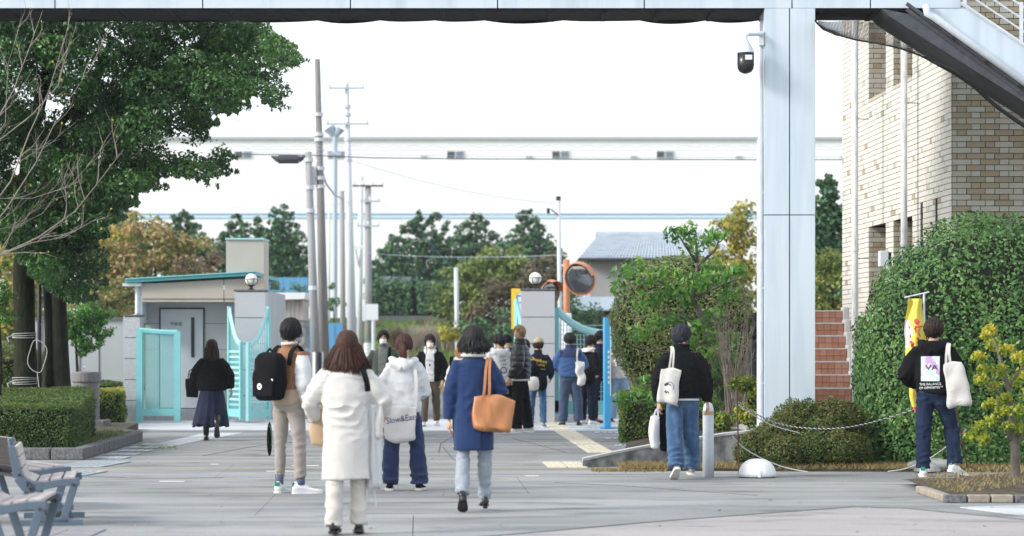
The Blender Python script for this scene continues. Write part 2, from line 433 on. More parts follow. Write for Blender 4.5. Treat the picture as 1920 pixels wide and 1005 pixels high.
# pinkish aggregate apron in front, its dark edging, a bright corner
pk = [G(900, 1009).xy, G(1250, 978).xy, G(1600, 952).xy, G(1700, 955).xy, G(1960, 980).xy, G(1960, 1200).xy, G(900, 1200).xy]
struct(MB().slab(pk, -0.01, 0.007).build('pink_pavement', M['pink_paving']))
ed = MB()
for a, b in zip(pk[:4], pk[1:5]):
    a = Vector((*a, 0.006)); b = Vector((*b, 0.006)); ed.tube([a, b], 0.028, 6, 0, 0.25, (0, 0, 1)) if False else ed.box((a + b) / 2, ((b - a).length, 0.05, 0.01), (0, 0, math.atan2(b.y - a.y, b.x - a.x)))
struct(ed.build('pavement_edge', M['granite_joint']))
struct(MB().slab([G(1800, 952).xy, G(1960, 948).xy, G(1960, 972).xy], -0.01, 0.009).build('bright_pavement', M['pale_paving']))
# lines painted across the way
struct(MB().box((-2.0, 29.15, 0.004), (11.5, 0.085, 0.004), (0, 0, R(-0.3))).build('yellow_road_line', M['yellow_line']))
wl = MB()
for a, b in (((548, 873.5), (598, 873)), ((500, 884), (560, 884)), ((985, 893), (1010, 893)), ((300, 903), (345, 903.5)), ((395, 871), (410, 871))):
    p, q = G(*a), G(*b); wl.box((p + q) / 2 + V(0, 0, 0.004), ((q - p).length, 0.09, 0.004))
struct(wl.build('white_road_mark', M['white_paint']))
# cracks and patched joints
ck = MB()
for pts in ([(1040, 905), (1180, 912), (1300, 921), (1420, 929)], [(380, 855), (470, 838), (560, 828)], [(830, 838), (850, 862), (880, 872)], [(822, 850), (826, 832), (850, 818)], [(160, 893), (300, 898), (420, 896)], [(1060, 848), (1000, 832), (960, 822)]):
    ps = [G(*p) + V(0, 0, 0.003) for p in pts]
    for a, b in zip(ps[:-1], ps[1:]):
        ck.box((a + b) / 2, ((b - a).length, 0.010, 0.003), (0, 0, math.atan2(b.y - a.y, b.x - a.x)))
struct(ck.build('pavement_crack', M['granite_joint']))

# small square tiles under the benches
tp = bpy.data.objects.new('tiled_pavement', None); COL.objects.link(tp); struct(tp)
for i in range(6):
    for j in range(8):
        x = -5.05 + 0.3 * i + 0.0; y = 17.0 + 0.3 * j
        if x + 0.3 > X(40 + (1005 - 650) * 0.16, y) and y > 19.6: continue
        MB().bb(x + 0.006, x + 0.294, y + 0.006, y + 0.294, -0.01, 0.009).build('paving_tile', M['paving_dark'], tp)

# tactile strip and patch: one tile after another
tac = bpy.data.objects.new('tactile_paving', None); COL.objects.link(tac); struct(tac)
a, b = V(0.74, 46.6, 0), V(1.235, 33.4, 0)
n = 40; ang = math.atan2(b.y - a.y, b.x - a.x)
tm = MB().box((0, 0, 0.006), ((b - a).length / n - 0.012, 0.36, 0.012))
for k in range(4): tm.box((0, -0.13 + 0.087 * k, 0.014), (0.26, 0.035, 0.006))
tmesh = tm.mesh('tactile_tile', M['tactile'])
for i in range(n):
    o = link('tactile_tile', tmesh, tac); o.location = a.lerp(b, (i + 0.5) / n); o.rotation_euler = (0, 0, ang)
tm2 = MB().box((0, 0, 0.006), (0.23, 0.24, 0.012))
for k in range(3):
    for l in range(3): tm2.box((-0.07 + 0.07 * k, -0.07 + 0.07 * l, 0.014), (0.03, 0.03, 0.006))
tmesh2 = tm2.mesh('tactile_tile', M['tactile'])
for i in range(2):
    for j in range(5):
        o = link('tactile_tile', tmesh2, tac); o.location = (0.50 + 0.25 * i + 0.012 * j, 30.5 - 0.27 * j, 0.001)

# drain covers
def drain(cx, cy, w, depth, label):
    p = G(cx, cy)
    t = thing('drain_cover', label, 'drain cover', (p.x, p.y, 0.004), R(-6))
    f = MB(); f.box((0, -depth / 2, 0.006), (w, 0.03, 0.012)); f.box((0, depth / 2, 0.006), (w, 0.03, 0.012))
    f.box((-w / 2, 0, 0.006), (0.03, depth, 0.012)); f.box((w / 2, 0, 0.006), (0.03, depth, 0.012)); f.build('frame', M['galv'], t)
    nb = max(4, int(w / 0.09))
    for k in range(nb):
        MB().box((-w / 2 + w * (k + 0.5) / nb, 0, 0.005), (w / nb * 0.62, depth - 0.04, 0.009)).build('bar', M['grate'], t)
for cx, cy, w, dp, lb in ((176, 871, 0.56, 1.35, 'large steel drain grating crossing the yellow line beside the kerb corner'), (136, 889, 0.5, 1.1, 'steel drain grating behind the middle bench, nearest the camera'),
                      (212, 859, 0.38, 0.35, 'narrow steel drain bar just beyond the large grating'), (232, 852.5, 0.38, 0.35, 'second narrow drain bar beyond the large grating'),
                      (254, 846, 0.38, 0.35, 'third narrow drain bar beyond the large grating'), (273, 840, 0.38, 0.35, 'fourth narrow drain bar beyond the large grating'), (295, 834, 0.38, 0.35, 'farthest narrow drain bar, by the kerb tip'),
                      (1130, 803, 0.62, 0.55, 'farthest pale drain plate beside the tactile strip'), (1150, 812, 0.62, 0.6, 'second farthest pale drain plate beside the tactile strip'),
                      (1172, 823, 0.6, 0.6, 'pale drain plate beside the clipped hedge corner'), (1195, 836, 0.62, 0.6, 'nearest pale drain plate by the low concrete wall')):
    drain(cx, cy, w, dp, lb)

# ------------------------------------------------------------------ footbridge over the way
fb = thing('footbridge', 'white panelled footbridge crossing above the walkway with a stair', 'footbridge', (X(1480, 30.75), 30.75, 0))
FO = fb.location
def fbuild(mb, name, mt, parent=None, **k):
    o = mb.build(name, mt, parent or fb, **k)
    if parent is None: o.location = -Vector(FO)
    return o
yf = 30.45
zb = Z(15, yf)
joints = [-449, -173, 103, 380, 657, 933, 1208, 1485, 1632, 1802]
for a, b in zip(joints[:-1], joints[1:]):
    fbuild(MB().bb(X(a, yf) + 0.008, X(b, yf) - 0.008, yf, yf + 0.04, zb, zb + 1.05), 'fascia_panel', M['panel'])
fbuild(MB().bb(X(-449, yf), X(1802, yf), yf + 0.041, yf + 0.9, zb + 0.03, zb + 1.0), 'deck', M['panel_joint'])
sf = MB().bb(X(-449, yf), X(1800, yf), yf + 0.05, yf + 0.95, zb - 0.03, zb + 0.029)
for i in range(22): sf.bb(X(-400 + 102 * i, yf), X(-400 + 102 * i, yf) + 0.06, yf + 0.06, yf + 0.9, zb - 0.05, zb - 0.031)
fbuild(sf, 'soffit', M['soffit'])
sg = MB()
rg = random.Random(8)
px = -300
while px < 1400:
    w = rg.uniform(90, 230); s = rg.uniform(0.01, 0.05)
    top = []; bot = []
    for k in range(9):
        xx = X(px + w * k / 8, yf + 1); top.append((xx, yf + 0.955, zb)); bot.append((xx, yf + 0.955 + 0.02 * math.sin(k), zb - 0.028 - s * math.sin(math.pi * k / 8)))
    sg.add(top + bot, [(i, i + 1, i + 10, i + 9) for i in range(8)])
    px += w
stuff(fbuild(sg, 'sagging_net', M['net']))
# column: core and clipped panels
cx0, cx1, cxm = X(1434, yf), X(1528, yf), X(1480.5, yf)
fbuild(MB().bb(cx0 + 0.012, cx1 - 0.012, yf + 0.022, yf + 0.60, 0.40, zb - 0.002), 'column_core', M['panel_joint'])
zj = Z(403, yf)
for x0, x1 in ((cx0, cxm - 0.007), (cxm + 0.007, cx1)):
    for z0, z1 in ((0.42, zj - 0.006), (zj + 0.006, zb - 0.004)):
        fbuild(MB().bb(x0, x1, yf, yf + 0.021, z0, z1), 'column_panel', M['panel'])
for x0, x1 in ((cx0 - 0.006, cx0 + 0.012), (cx1 - 0.012, cx1 + 0.006)):
    for z0, z1 in ((0.42, zj - 0.006), (zj + 0.006, zb - 0.004)):
        fbuild(MB().bb(x0, x1, yf + 0.0215, yf + 0.60, z0, z1), 'column_panel', M['panel'])
fbuild(MB().bb(cx0 - 0.07, cx1 + 0.03, yf - 0.04, yf + 0.64, 0.38, 0.419), 'column_base', M['galv'])
# downpipe with brackets
dp = MB().tube([(X(1427, yf), yf + 0.08, 0.40), (X(1427, yf), yf + 0.08, zb - 0.3)], 0.032, 10)
dp.bb(X(1421, yf), X(1423.5, yf), yf + 0.1, yf + 0.14, 0.42, Z(260, yf))
for z in (1.0, 2.2, 3.4, 4.4, 5.2): dp.bb(X(1422, yf), X(1433, yf), yf + 0.06, yf + 0.10, z, z + 0.02)
fbuild(dp, 'downpipe', M['whitesteel'], smooth=False)
# stair
ys = 30.30
def topy(px): return 8 + 0.666 * (px - 1802)
def boty(px): return 26 + 0.72 * (px - 1740)
pl = [(1742, 16), (1742, boty(1742)), (2150, boty(2150)), (2150, topy(2150)), (1812, 16)]
P3 = [(X(a, ys), Z(b, ys)) for a, b in pl]
fbuild(MB().prism(P3, ys, ys + 0.02), 'stringer', M['panel'])
fbuild(MB().prism([(x, z) for x, z in P3], ys + 1.0, ys + 1.02), 'stringer', M['panel'])
fbuild(MB().tube([V(X(1735, ys), ys - 0.05, Z(10, ys)), V(X(1737, ys), ys - 0.05, Z(26, ys)), V(X(1750, ys), ys - 0.05, Z(boty(1750), ys)), V(X(2150, ys), ys - 0.05, Z(boty(2150), ys))], 0.048, 12), 'stair_pipe', M['whitesteel'], smooth=True)
fbuild(MB().tube([V(X(1802, ys), ys - 0.01, Z(6, ys)), V(X(2150, ys), ys - 0.01, Z(topy(2150) - 2, ys))], 0.022, 6), 'stringer_flange', M['whitesteel'])
us = MB().prism([(X(1655, ys), Z(16, ys)), (X(1668, ys), Z(30, ys)), (X(2150, ys), Z(boty(2150) + 14, ys)), (X(2150, ys), Z(boty(2150) + 4, ys)), (X(1745, ys), Z(boty(1745) + 4, ys))], ys + 0.03, ys + 0.98)
fbuild(us, 'stair_underside', M['stair_grey'])
st = MB()
for off in (9, 20): st.tube([V(X(1700, ys), ys + 0.02, Z(boty(1700) + off, ys)), V(X(2150, ys), ys + 0.02, Z(boty(2150) + off, ys))], 0.026, 6)
fbuild(st, 'stair_rib', M['stair_grey'])
for k in range(7):
    fbuild(MB().box((X(1785 + 62 * k, ys), ys - 0.005, Z(boty(1785 + 62 * k) + 10, ys)), (0.03, 0.05, 0.045)), 'bolt', M['rust'])
for k, off in enumerate((28, 50, 74)):
    fbuild(MB().tube([V(X(1806, ys), ys + 0.03, Z(topy(1806) - off, ys)), V(X(2150, ys), ys + 0.03, Z(topy(2150) - off, ys))], 0.013, 6), 'handrail', M['whitesteel'])
for px in (1810, 1916, 2022): fbuild(MB().bb(X(px, ys) - 0.02, X(px, ys) + 0.02, ys + 0.02, ys + 0.05, Z(topy(px), ys), Z(topy(px) - 80, ys)), 'rail_post', M['whitesteel'])
# bird net slung under stair
lo = [(1528, 38), (1545, 55), (1565, 66), (1600, 73), (1640, 80), (1690, 93), (1740, 108), (1785, 131), (1830, 163), (1875, 200), (1960, 262)]
hi = [(1534, 33), (1560, 34), (1590, 34), (1620, 34), (1650, 36), (1690, 60), (1740, 97), (1785, 128), (1830, 160), (1875, 196), (1960, 258)]
def interp(L, t):
    t *= len(L) - 1; i = min(int(t), len(L) - 2); f = t - i
    return (L[i][0] * (1 - f) + L[i + 1][0] * f, L[i][1] * (1 - f) + L[i + 1][1] * f)
def netp(u, v):
    a = interp(lo, u); b = interp(hi, u)
    d = 30.15 + 1.1 * v + 0.05 * math.sin(u * 23)
    x = X(a[0], 30.15) * (1 - v) + X(b[0], 31.25) * v; z = Z(a[1], 30.15) * (1 - v) + Z(b[1] + 6, 31.25) * v
    return V(x, d, z - 0.04 * math.sin(v * math.pi))
nt_ = MB(); NU, NV = 110, 9
for i in range(NU):
    for j in range(NV):
        for k in (0, 1):
            a = netp(i / NU, (j + k) / NV); b = netp((i + 1) / NU, (j + 1 - k) / NV)
            nt_.tube([a, b], 0.0035, 3, cap=False)
stuff(fbuild(nt_, 'bird_net', M['net']))
fbuild(MB().tube([netp(i / 60, 0) for i in range(61)], 0.011, 5), 'net_rope', M['net'])

# dome camera
dc = thing('security_camera', 'white and black dome security camera on bracket beside the column', 'security camera', tuple(V(X(1398, 30.3), 30.3, Z(70, 30.3))))
def rel(mb, o):
    L = o.location
    mb.v = [(a - L.x, b - L.y, c - L.z) for a, b, c in mb.v]; return mb
cb = MB().tube([W(1430, 66, 30.5), W(1425, 64, 30.4), W(1402, 64, 30.3), W(1398, 68, 30.3), W(1398, 76, 30.3)], [0.035, 0.028, 0.024, 0.026, 0.03], 10)
cb.bb(X(1424, 30.4), X(1433, 30.4), 30.44, 30.52, Z(84, 30.4), Z(58, 30.4))
rel(cb, dc).build('bracket', M['whitesteel'], dc, smooth=False)
s_ = 30.3 / F; z0 = Z(138, 30.3); x0 = X(1398, 30.3)
rel(MB().lathe([(0.03, Z(74, 30.3)), (0.05, Z(80, 30.3)), (0.085, Z(89, 30.3)), (0.108, Z(98, 30.3)), (0.110, Z(99.5, 30.3))], (x0, 30.3, 0), 24), dc).build('housing', M['whitesteel'], dc, smooth=True)
rel(MB().lathe([(0.106, Z(99, 30.3)), (0.107, Z(122, 30.3)), (0.10, Z(129, 30.3)), (0.075, Z(135, 30.3)), (0.03, Z(138, 30.3)), (0.002, Z(138.4, 30.3))], (x0, 30.3, 0), 24), dc).build('dome', M['black_plastic'], dc, smooth=True)
rel(MB().bb(X(1397, 30.2), X(1410, 30.2), 30.186, 30.19, Z(112, 30.2), Z(103, 30.2)), dc).build('white_sticker', M['sign_white'], dc)

# ------------------------------------------------------------------ brick building
BB = thing('brick_building', 'building faced in cream and tan bricks with tall window slots', 'building', (5.824, 32.0, 0))
BO = Vector(BB.location)
def bbuild(mb, name, mt, parent=BB):
    o = mb.build(name, mt, parent); o.location = (0, 0, 0)
    return o
U = Vector((-0.0437, 0.99904, 0)); NN = Vector((-0.99904, -0.0437, 0))
openings = [(4.37, 5.72, 5.30, 7.6), (2.46, 3.80, 5.30, 7.6), (4.37, 5.72, 2.1, 3.36), (2.46, 3.80, 2.1, 3.36), (1.76, 1.92, 2.6, 3.48), (0.83, 0.97, 2.6, 3.50)]
Zt = 8.0; Zl = 0.3; CR = 0.0775
brng = random.Random(11)
def spans(a, b, cuts):
    out = [(a, b)]
    for c0, c1 in cuts:
        nx = []
        for s, e in out:
            if c1 <= s or c0 >= e: nx.append((s, e))
            else:
                if c0 - s > 0.02: nx.append((s, c0))
                if e - c1 > 0.02: nx.append((c1, e))
        out = nx
    return out
def courses(length, z0, z1, ops):
    """cut bricks of a wall: (start, end, bottom)"""
    r = int(round(z0 / CR)); out = []
    while (r + 1) * CR < z1 + 0.001:
        z = r * CR; cuts = [(o[0], o[1]) for o in ops if o[2] < z + CR * 0.6 and o[3] > z + CR * 0.4]
        for s, e in spans(0, length, cuts):
            x = -0.375 + (0.1875 if r % 2 else 0.0); k = 0
            while x < e:
                w = 0.25 if k % 2 == 0 else 0.125
                a = max(x, s); b = min(x + w, e)
                if b - a > 0.03: out.append((a, b, z, r))
                x += w; k += 1
        r += 1
    return out
def pick():
    q = brng.random()
    return 'brick_a' if q < 0.46 else ('brick_b' if q < 0.80 else 'brick_c')
meshes = {}
stf = {k: MB() for k in ('brick_a', 'brick_b', 'brick_c', 'brick_sunlit')}
def put_brick(a, b, z, o, u, n, as_obj=False, th=0.012, pale=False):
    mk = pick() if not (pale and brng.random() < 0.93) else 'brick_sunlit'; g = 0.0045
    if as_obj:
        key = (round(b - a, 3), mk)
        if key not in meshes: meshes[key] = MB().box((0, 0, 0), (b - a - 2 * g, th + 0.01, CR - 2 * g)).mesh('brick', M[mk])
        ob = link('brick', meshes[key], BB)
        c = o + u * ((a + b) / 2) + n * ((th - 0.01) / 2 + brng.uniform(-0.001, 0.002)); ob.location = (c.x, c.y, z + CR / 2)
    else:
        c = o + u * ((a + b) / 2) + n * ((th - 0.01) / 2 + brng.uniform(-0.001, 0.002))
        rot = Matrix((u, -n, Vector((0, 0, 1)))).transposed() if True else None
        stf[mk].box((c.x, c.y, z + CR / 2), (b - a - 2 * g, th + 0.01, CR - 2 * g), rot)
nob = 0
for a, b, z, r in courses(3.2, Zl, Zt, []):
    vis = a < 1.06 and 3.05 < z < 6.12
    if vis and nob < 298: put_brick(a, b, z, Vector((0, 0, 0)), Vector((1, 0, 0)), Vector((0, -1, 0)), True); nob += 1
    else: put_brick(a, b, z, Vector((0, 0, 0)), Vector((1, 0, 0)), Vector((0, -1, 0)))
for a, b, z, r in courses(8.0, Zl, Zt, openings): put_brick(a, b, z, Vector((0, 0, 0)), U, NN, pale=True)  # side wall mostly takes the brick colour lightened for sun
back = MB()
def cellbox(t0, t1, z0, z1):
    c = U * ((t0 + t1) / 2) - NN * 0.5
    back.box((c.x, c.y, (z0 + z1) / 2), (t1 - t0, 1.0, z1 - z0), Matrix((U, -NN, Vector((0, 0, 1)))).transposed())
ts = sorted({0.0, 8.0, *[o[0] for o in openings], *[o[1] for o in openings]})
for t0, t1 in zip(ts[:-1], ts[1:]):
    cuts = [(o[2], o[3]) for o in openings if o[0] <= t0 + 1e-4 and o[1] >= t1 - 1e-4]
    for s, e in spans(-0.2, Zt, cuts): cellbox(t0, t1, s, e)
back.bb(1.0, 3.4, 0, 1.0, -0.2, Zt)
bbuild(back, 'mortar_wall', M['grout'])
for o4 in openings[:4]:
    for a, b, z, r in courses(0.86, o4[2], o4[3] - 0.01, []): put_brick(a, b, z, U * o4[1] - NN * 0.0, -NN, -U)
    c = U * ((o4[0] + o4[1]) / 2) - NN * 0.46
    bbuild(MB().box((c.x, c.y, o4[2] - 0.005), (o4[1] - o4[0] - 0.01, 0.96, 0.05), Matrix((U, -NN, Vector((0, 0, 1)))).transposed()), 'window_sill', M['brick_c'])
    c = U * ((o4[0] + o4[1]) / 2) - NN * 0.92
    w_ = bbuild(MB().box((c.x, c.y, (o4[2] + o4[3]) / 2), (o4[1] - o4[0] - 0.03, 0.03, o4[3] - o4[2] - 0.05), Matrix((U, -NN, Vector((0, 0, 1)))).transposed()), 'window', M['dark_glass'])
    c = c + NN * 0.03
    fr = MB()
    for t in (-0.6, 0, 0.6): cc = c + U * t; fr.box((cc.x, cc.y, (o4[2] + o4[3]) / 2), (0.05, 0.04, o4[3] - o4[2] - 0.06), Matrix((U, -NN, Vector((0, 0, 1)))).transposed())
    bbuild(fr, 'frame', M['black_metal'], w_)
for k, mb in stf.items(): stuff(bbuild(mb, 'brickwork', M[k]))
bbuild(MB().bb(-0.2, 3.4, 0.02, 9.0, Zt - 0.3, Zt), 'roof', M['grey_panel'])
# little box on the wall
ub = thing('wall_box', 'small white utility box fixed on the brick wall above the hedge', 'utility box', tuple(V(X(1657, 35.4), 35.4, Z(500, 35.4))))
MB().bb(-0.07, 0.06, -0.1, 0.1, 0, 0.23).build('casing', M['whitesteel'], ub, bevel=0.01)
MB().bb(0.061, 0.10, -0.08, 0.08, 0.02, 0.21).build('side_cover', M['black_metal'], ub)

# flagpoles
for px, d, zt, lb in ((1603, 36.4, 8.0, 'thinner weathered white flagpole nearer the column, full height'), (1695, 34.0, 8.0, 'weathered white flagpole rising behind the round hedge')):
    p = thing('flagpole', lb, 'flagpole', (X(px, d), d, 0), 0, 'white flagpoles by the brick wall')
    r = 6.3 * d / F
    MB().tube([(0, 0, 0), (0, 0, 3), (0, 0, zt)], [r * 1.1, r, r * 0.97], 14).build('shaft', M['weathered'], p, smooth=True)
    for z in (2.8, 4.9): MB().tube([(0, 0, z), (0.22, 0.05, z)], 0.006, 5).build('bracket', M['black_metal'], p)
    MB().lathe([(r * 1.15, 0), (r * 1.15, 0.04)], (0, 0, 2.9)).build('collar', M['weathered'], p)

# terracotta steps
sp = struct(bpy.data.objects.new('terracotta_steps', None)); COL.objects.link(sp)
tm_ = {}
sbm = MB(); RH = 0.197; TR = 0.30; d0 = 36.0; xs1 = X(1597, 36.0)
for i in range(7):
    z0 = 0.66 + RH * i; y = d0 + TR * i; xr = xs1 + 0.018 * i
    sbm.bb(3.9, xr, y, y + TR + (0 if i < 6 else 3.5), 0, z0 + RH - 0.02)
    MB().bb(3.9, xr, y - 0.018, y + TR - 0.02, z0 + RH - 0.0195, z0 + RH).build('tread', M['concrete_top'], sp)
    for rr, (a, b) in enumerate(((0.0, 0.078), (0.082, 0.176))):
        for c in range(9):
            w = 0.098; x1 = xr - 0.006 - c * (w + 0.005) - 0.0
            key = (rr, brng.random() < 0.4)
            if key not in tm_: tm_[key] = MB().box((0, 0, 0), (w, 0.014, b - a - 0.003)).mesh('tile', M['tile_b' if key[1] else 'tile_a'])
            o = link('tile', tm_[key], sp); o.location = (x1 - w / 2, y - 0.006, z0 + (a + b) / 2)
    MB().bb(xr + 0.004, xr + 0.10, y - 0.04, y + TR - 0.045, z0 - 0.02, z0 + RH + 0.05).build('cheek_stone', M['concrete_top'], sp, bevel=0.015)
sbm.build('step_core', M['grout'], sp)
struct(MB().slab([(3.2, 30.72), (6, 30.72), (6.2, 36), (3.2, 36)], 0, 0.38).build('terrace', M['concrete_top']))

# ------------------------------------------------------------------ low ramped concrete wall and its raised bed
rw = thing('concrete_wall', 'low stained concrete wall ramping up towards the white column', 'wall', (X(1095, 29.4), 29.4, 0))
pth = [(1093, 29.40, 0.115), (1160, 29.6, 0.20), (1230, 29.85, 0.275), (1300, 30.1, 0.335), (1360, 30.25, 0.392), (1440, 30.3, 0.445), (1560, 30.3, 0.47)]
bd = MB(); cp = MB()
for (a, da, za), (b, db, zb_) in zip(pth[:-1], pth[1:]):
    xa, xb = X(a, da), X(b, db)
    vs = [(xa, da, 0), (xb, db, 0), (xb, db + 0.26, 0), (xa, da + 0.26, 0), (xa, da, za - 0.035), (xb, db, zb_ - 0.035), (xb, db + 0.26, zb_ - 0.035), (xa, da + 0.26, za - 0.035)]
    fs = [(3, 2, 1, 0), (4, 5, 6, 7), (0, 1, 5, 4), (1, 2, 6, 5), (2, 3, 7, 6), (3, 0, 4, 7)]
    bd.add(vs, fs)
    cp.add([(x, y + (-0.015 if k in (0, 1, 4, 5) else 0.02), z + (0.0355 if k < 4 else 0.03) if k >= 4 else (za if k in (0, 3) else zb_) - 0.0345) for k, (x, y, z) in enumerate(vs)], fs)
rel(bd, rw).build('wall_body', M['concrete_old'], rw)
rel(cp, rw).build('coping', M['concrete_top'], rw)
sb = MB().add([(X(1180, 30), 29.9, 0.14), (X(1440, 30.6), 30.55, 0.38), (X(1440, 33), 33.2, 0.36), (X(1250, 38), 37.0, 0.16), (X(1175, 36.9), 36.8, 0.03), (X(1170, 33), 33, 0.03)], [(0, 1, 2, 3, 4, 5)])
struct(sb.build('planting_bed', M['soil']))
struct(MB().slab([(X(1165, 29.3), 29.35), (X(1165, 29.3), 28.6), (12, 28.0), (12, 32.5), (3.3, 31.2), (3.3, 30.2), (X(1300, 30.05), 30.05)], -0.01, 0.03).build('soil_strip', M['soil']))

# ------------------------------------------------------------------ left planting bed: kerb stones
kb = struct(bpy.data.objects.new('kerb', None)); COL.objects.link(kb)
rk = random.Random(3)
def kerb_run(a, b, n, h=0.155, t=0.16):
    a = Vector(a); b = Vector(b); u = (b - a); L = u.length / n; ang = math.atan2(u.y, u.x); u.normalize()
    for i in range(n):
        c = a + u * (L * (i + 0.5)) + Vector((-u.y, u.x, 0)) * (t / 2)
        o = MB().box((0, 0, h / 2), (L - 0.012, t, h + rk.uniform(-0.008, 0.008))).build('kerb_stone', M['kerb'], kb, bevel=0.018)
        o.location = c; o.rotation_euler = (0, 0, ang + R(rk.uniform(-1, 1)))
pa = G(158, 862.5)
kerb_run((pa.x - 4.9, pa.y + 0.15, 0), pa, 11)
kerb_run(pa, G(268, 827), 13)
pe = G(268, 827)
kerb_run(pe, pe + V(-0.35, 0.9, 0), 3)
struct(MB().slab([(pa.x - 6, pa.y + 0.2), (pa.x - 0.12, pa.y + 0.2), (pe.x - 0.14, pe.y), (pe.x - 0.5, pe.y + 0.9), (pe.x - 0.9, 43), (-12, 43)], -0.01, 0.12).build('left_planting_bed', M['soil']))

# right-hand front planter with its kerb
kr = struct(bpy.data.objects.new('planter_kerb', None)); COL.objects.link(kr)
k0 = G(1770, 943); nx = 8
for i in range(nx):
    a = X(1770 + 44 * i, k0.y); b = X(1770 + 44 * (i + 1), k0.y)
    MB().bb(a + 0.008, b - 0.008, k0.y, k0.y + 0.1, 0, 0.075).build('kerb_stone', M['kerb_tan'] if i % 3 else M['kerb'], kr, bevel=0.012)
for i in range(5):
    MB().bb(k0.x, k0.x + 0.1, k0.y + 0.11 + 0.3 * i, k0.y + 0.4 + 0.3 * i, 0, 0.07).build('kerb_stone', M['kerb_tan'], kr, bevel=0.012)
pm = MB(); gx, gy = 14, 10; vs = []
x0, x1 = k0.x + 0.08, k0.x + 2.6
for j in range(gy + 1):
    for i in range(gx + 1):
        u = i / gx; v = j / gy
        z = 0.05 + 0.16 * math.exp(-((u - 0.5) / 0.35) ** 2 - ((v - 0.55) / 0.4) ** 2) + 0.008 * math.sin(i * 2.3 + j * 1.7)
        vs.append((x0 + (x1 - x0) * u, k0.y + 0.09 + 3.0 * v, z))
pm.add(vs, [(j * (gx + 1) + i, j * (gx + 1) + i + 1, (j + 1) * (gx + 1) + i + 1, (j + 1) * (gx + 1) + i) for j in range(gy) for i in range(gx)])
struct(pm.build('planter_soil', M['soil'], smooth=True))

# ------------------------------------------------------------------ gate, guard house, walls
dg = 47.2
def granite_pillar(px0, px1, py_top, d, label, deep=0.6):
    x0, x1 = X(px0, d), X(px1, d); zt = Z(py_top, d)
    t = thing('gate_pillar', label, 'gate pillar', ((x0 + x1) / 2, d + deep / 2, 0))
    w = x1 - x0
    MB().box((0, 0, zt / 2 - 0.02), (w - 0.05, deep - 0.05, zt - 0.03)).build('core', M['granite_joint'], t)
    n = 5; hh = (zt - 0.04) / n
    for i in range(n): MB().box((0, 0, hh * (i + 0.5)), (w, deep, hh - 0.014)).build('granite_block', M['granite'], t)
    MB().box((0, 0, zt - 0.016), (w + 0.03, deep + 0.03, 0.032)).build('cap', M['kerb'], t)
    return t, zt
gp1, zt1 = granite_pillar(440, 497, 543, dg, 'granite gate pillar beside the guard house, with a globe lamp')
gp2, zt2 = granite_pillar(977, 1040, 541, 46.6, 'granite gate pillar at the middle, by the road mirrors')
gp3, zt3 = granite_pillar(231, 262, 590, dg + 0.3, 'lower granite pillar at the end of the grey wall, no lamp', 0.5)
def globe(px, d, z, label):
    t = thing('globe_lamp', label, 'lamp', (X(px, d), d + 0.3, z))
    MB().lathe([(0.06, 0), (0.06, 0.02), (0.03, 0.03), (0.03, 0.07), (0.075, 0.09)], n=12).build('stand', M['black_metal'], t)
    MB().ball((0, 0, 0.20), 0.122, nu=20, nv=14).build('globe', M['globe'], t, smooth=True)
    cg = MB()
    for k in range(6):
        a = math.pi * k / 3
        cg.tube([(0.128 * math.cos(a) * math.cos(p), 0.128 * math.sin(a) * math.cos(p), 0.20 + 0.128 * math.sin(p)) for p in np.linspace(-1.3, 0.15, 7)], 0.006, 4)
    cg.tube([(0.13 * math.cos(a), 0.13 * math.sin(a), 0.215) for a in np.linspace(0, 2 * math.pi, 21)], 0.006, 4)
    cg.build('cage', M['black_metal'], t)
globe(468, dg, zt1, 'white globe lamp on the pillar by the guard house')
globe(1004, 46.6, zt2, 'white globe lamp on the middle gate pillar')

# grey boundary wall left
bw = thing('boundary_wall', 'pale grey boundary wall behind the tree and the stone fountain', 'wall', (X(180, 50), 50, 0))
rel(MB().bb(X(60, 50), X(233, 50), 50, 50.2, 0, Z(600, 50)), bw).build('wall_body', M['grey_panel'], bw)
for px in (80, 150, 186): rel(MB().bb(X(px, 50) - 0.012, X(px, 50) + 0.012, 49.99, 50.01, 0, Z(602, 50)), bw).build('joint', M['granite_joint'], bw)
rel(MB().bb(X(60, 50), X(235, 50), 49.95, 50.25, Z(600, 50), Z(595, 50)), bw).build('coping', M['kerb'], bw)

# guard house
dh = 48.6
gh = thing('guard_house', 'small grey guard house with turquoise sloping roof edge and door', 'guard house', (X(370, dh), dh, 0))
def gb(mb, name, mt, parent=gh): return (rel(mb, gh) if True else mb).build(name, mt, parent)
xa, xb = X(274, dh), X(500, dh)
gb(MB().bb(xa, xb, dh, dh + 4, 0, Z(545, dh)), 'wall', M['grey_panel'])
for py in (606, 655): gb(MB().bb(xa, X(300, dh), dh - 0.004, dh, Z(py, dh) - 0.01, Z(py, dh)), 'joint', M['granite_joint']); gb(MB().bb(X(385, dh), xb, dh - 0.004, dh, Z(py, dh) - 0.01, Z(py, dh)), 'joint', M['granite_joint'])
gb(MB().bb(X(268, dh), X(500, dh), dh - 0.5, dh + 0.01, 0, 0.22), 'door_step', M['concrete_top'])
gb(MB().bb(X(299, dh), X(384, dh), dh - 0.03, dh - 0.001, 0.22, Z(577, dh)), 'door_frame', M['panel_joint'])
dr = gb(MB().bb(X(302, dh), X(381, dh), dh - 0.05, dh - 0.031, 0.24, Z(580, dh)), 'door', M['door'])
gb(MB().bb(X(359, dh), X(365.5, dh), dh - 0.06, dh - 0.051, Z(670, dh), Z(595, dh)), 'slot_window', M['dark_glass'], dr)
gb(MB().tube([(X(376, dh), dh - 0.09, Z(690, dh)), (X(376, dh), dh - 0.09, Z(672, dh))], 0.014, 6), 'handle', M['galv'], dr)
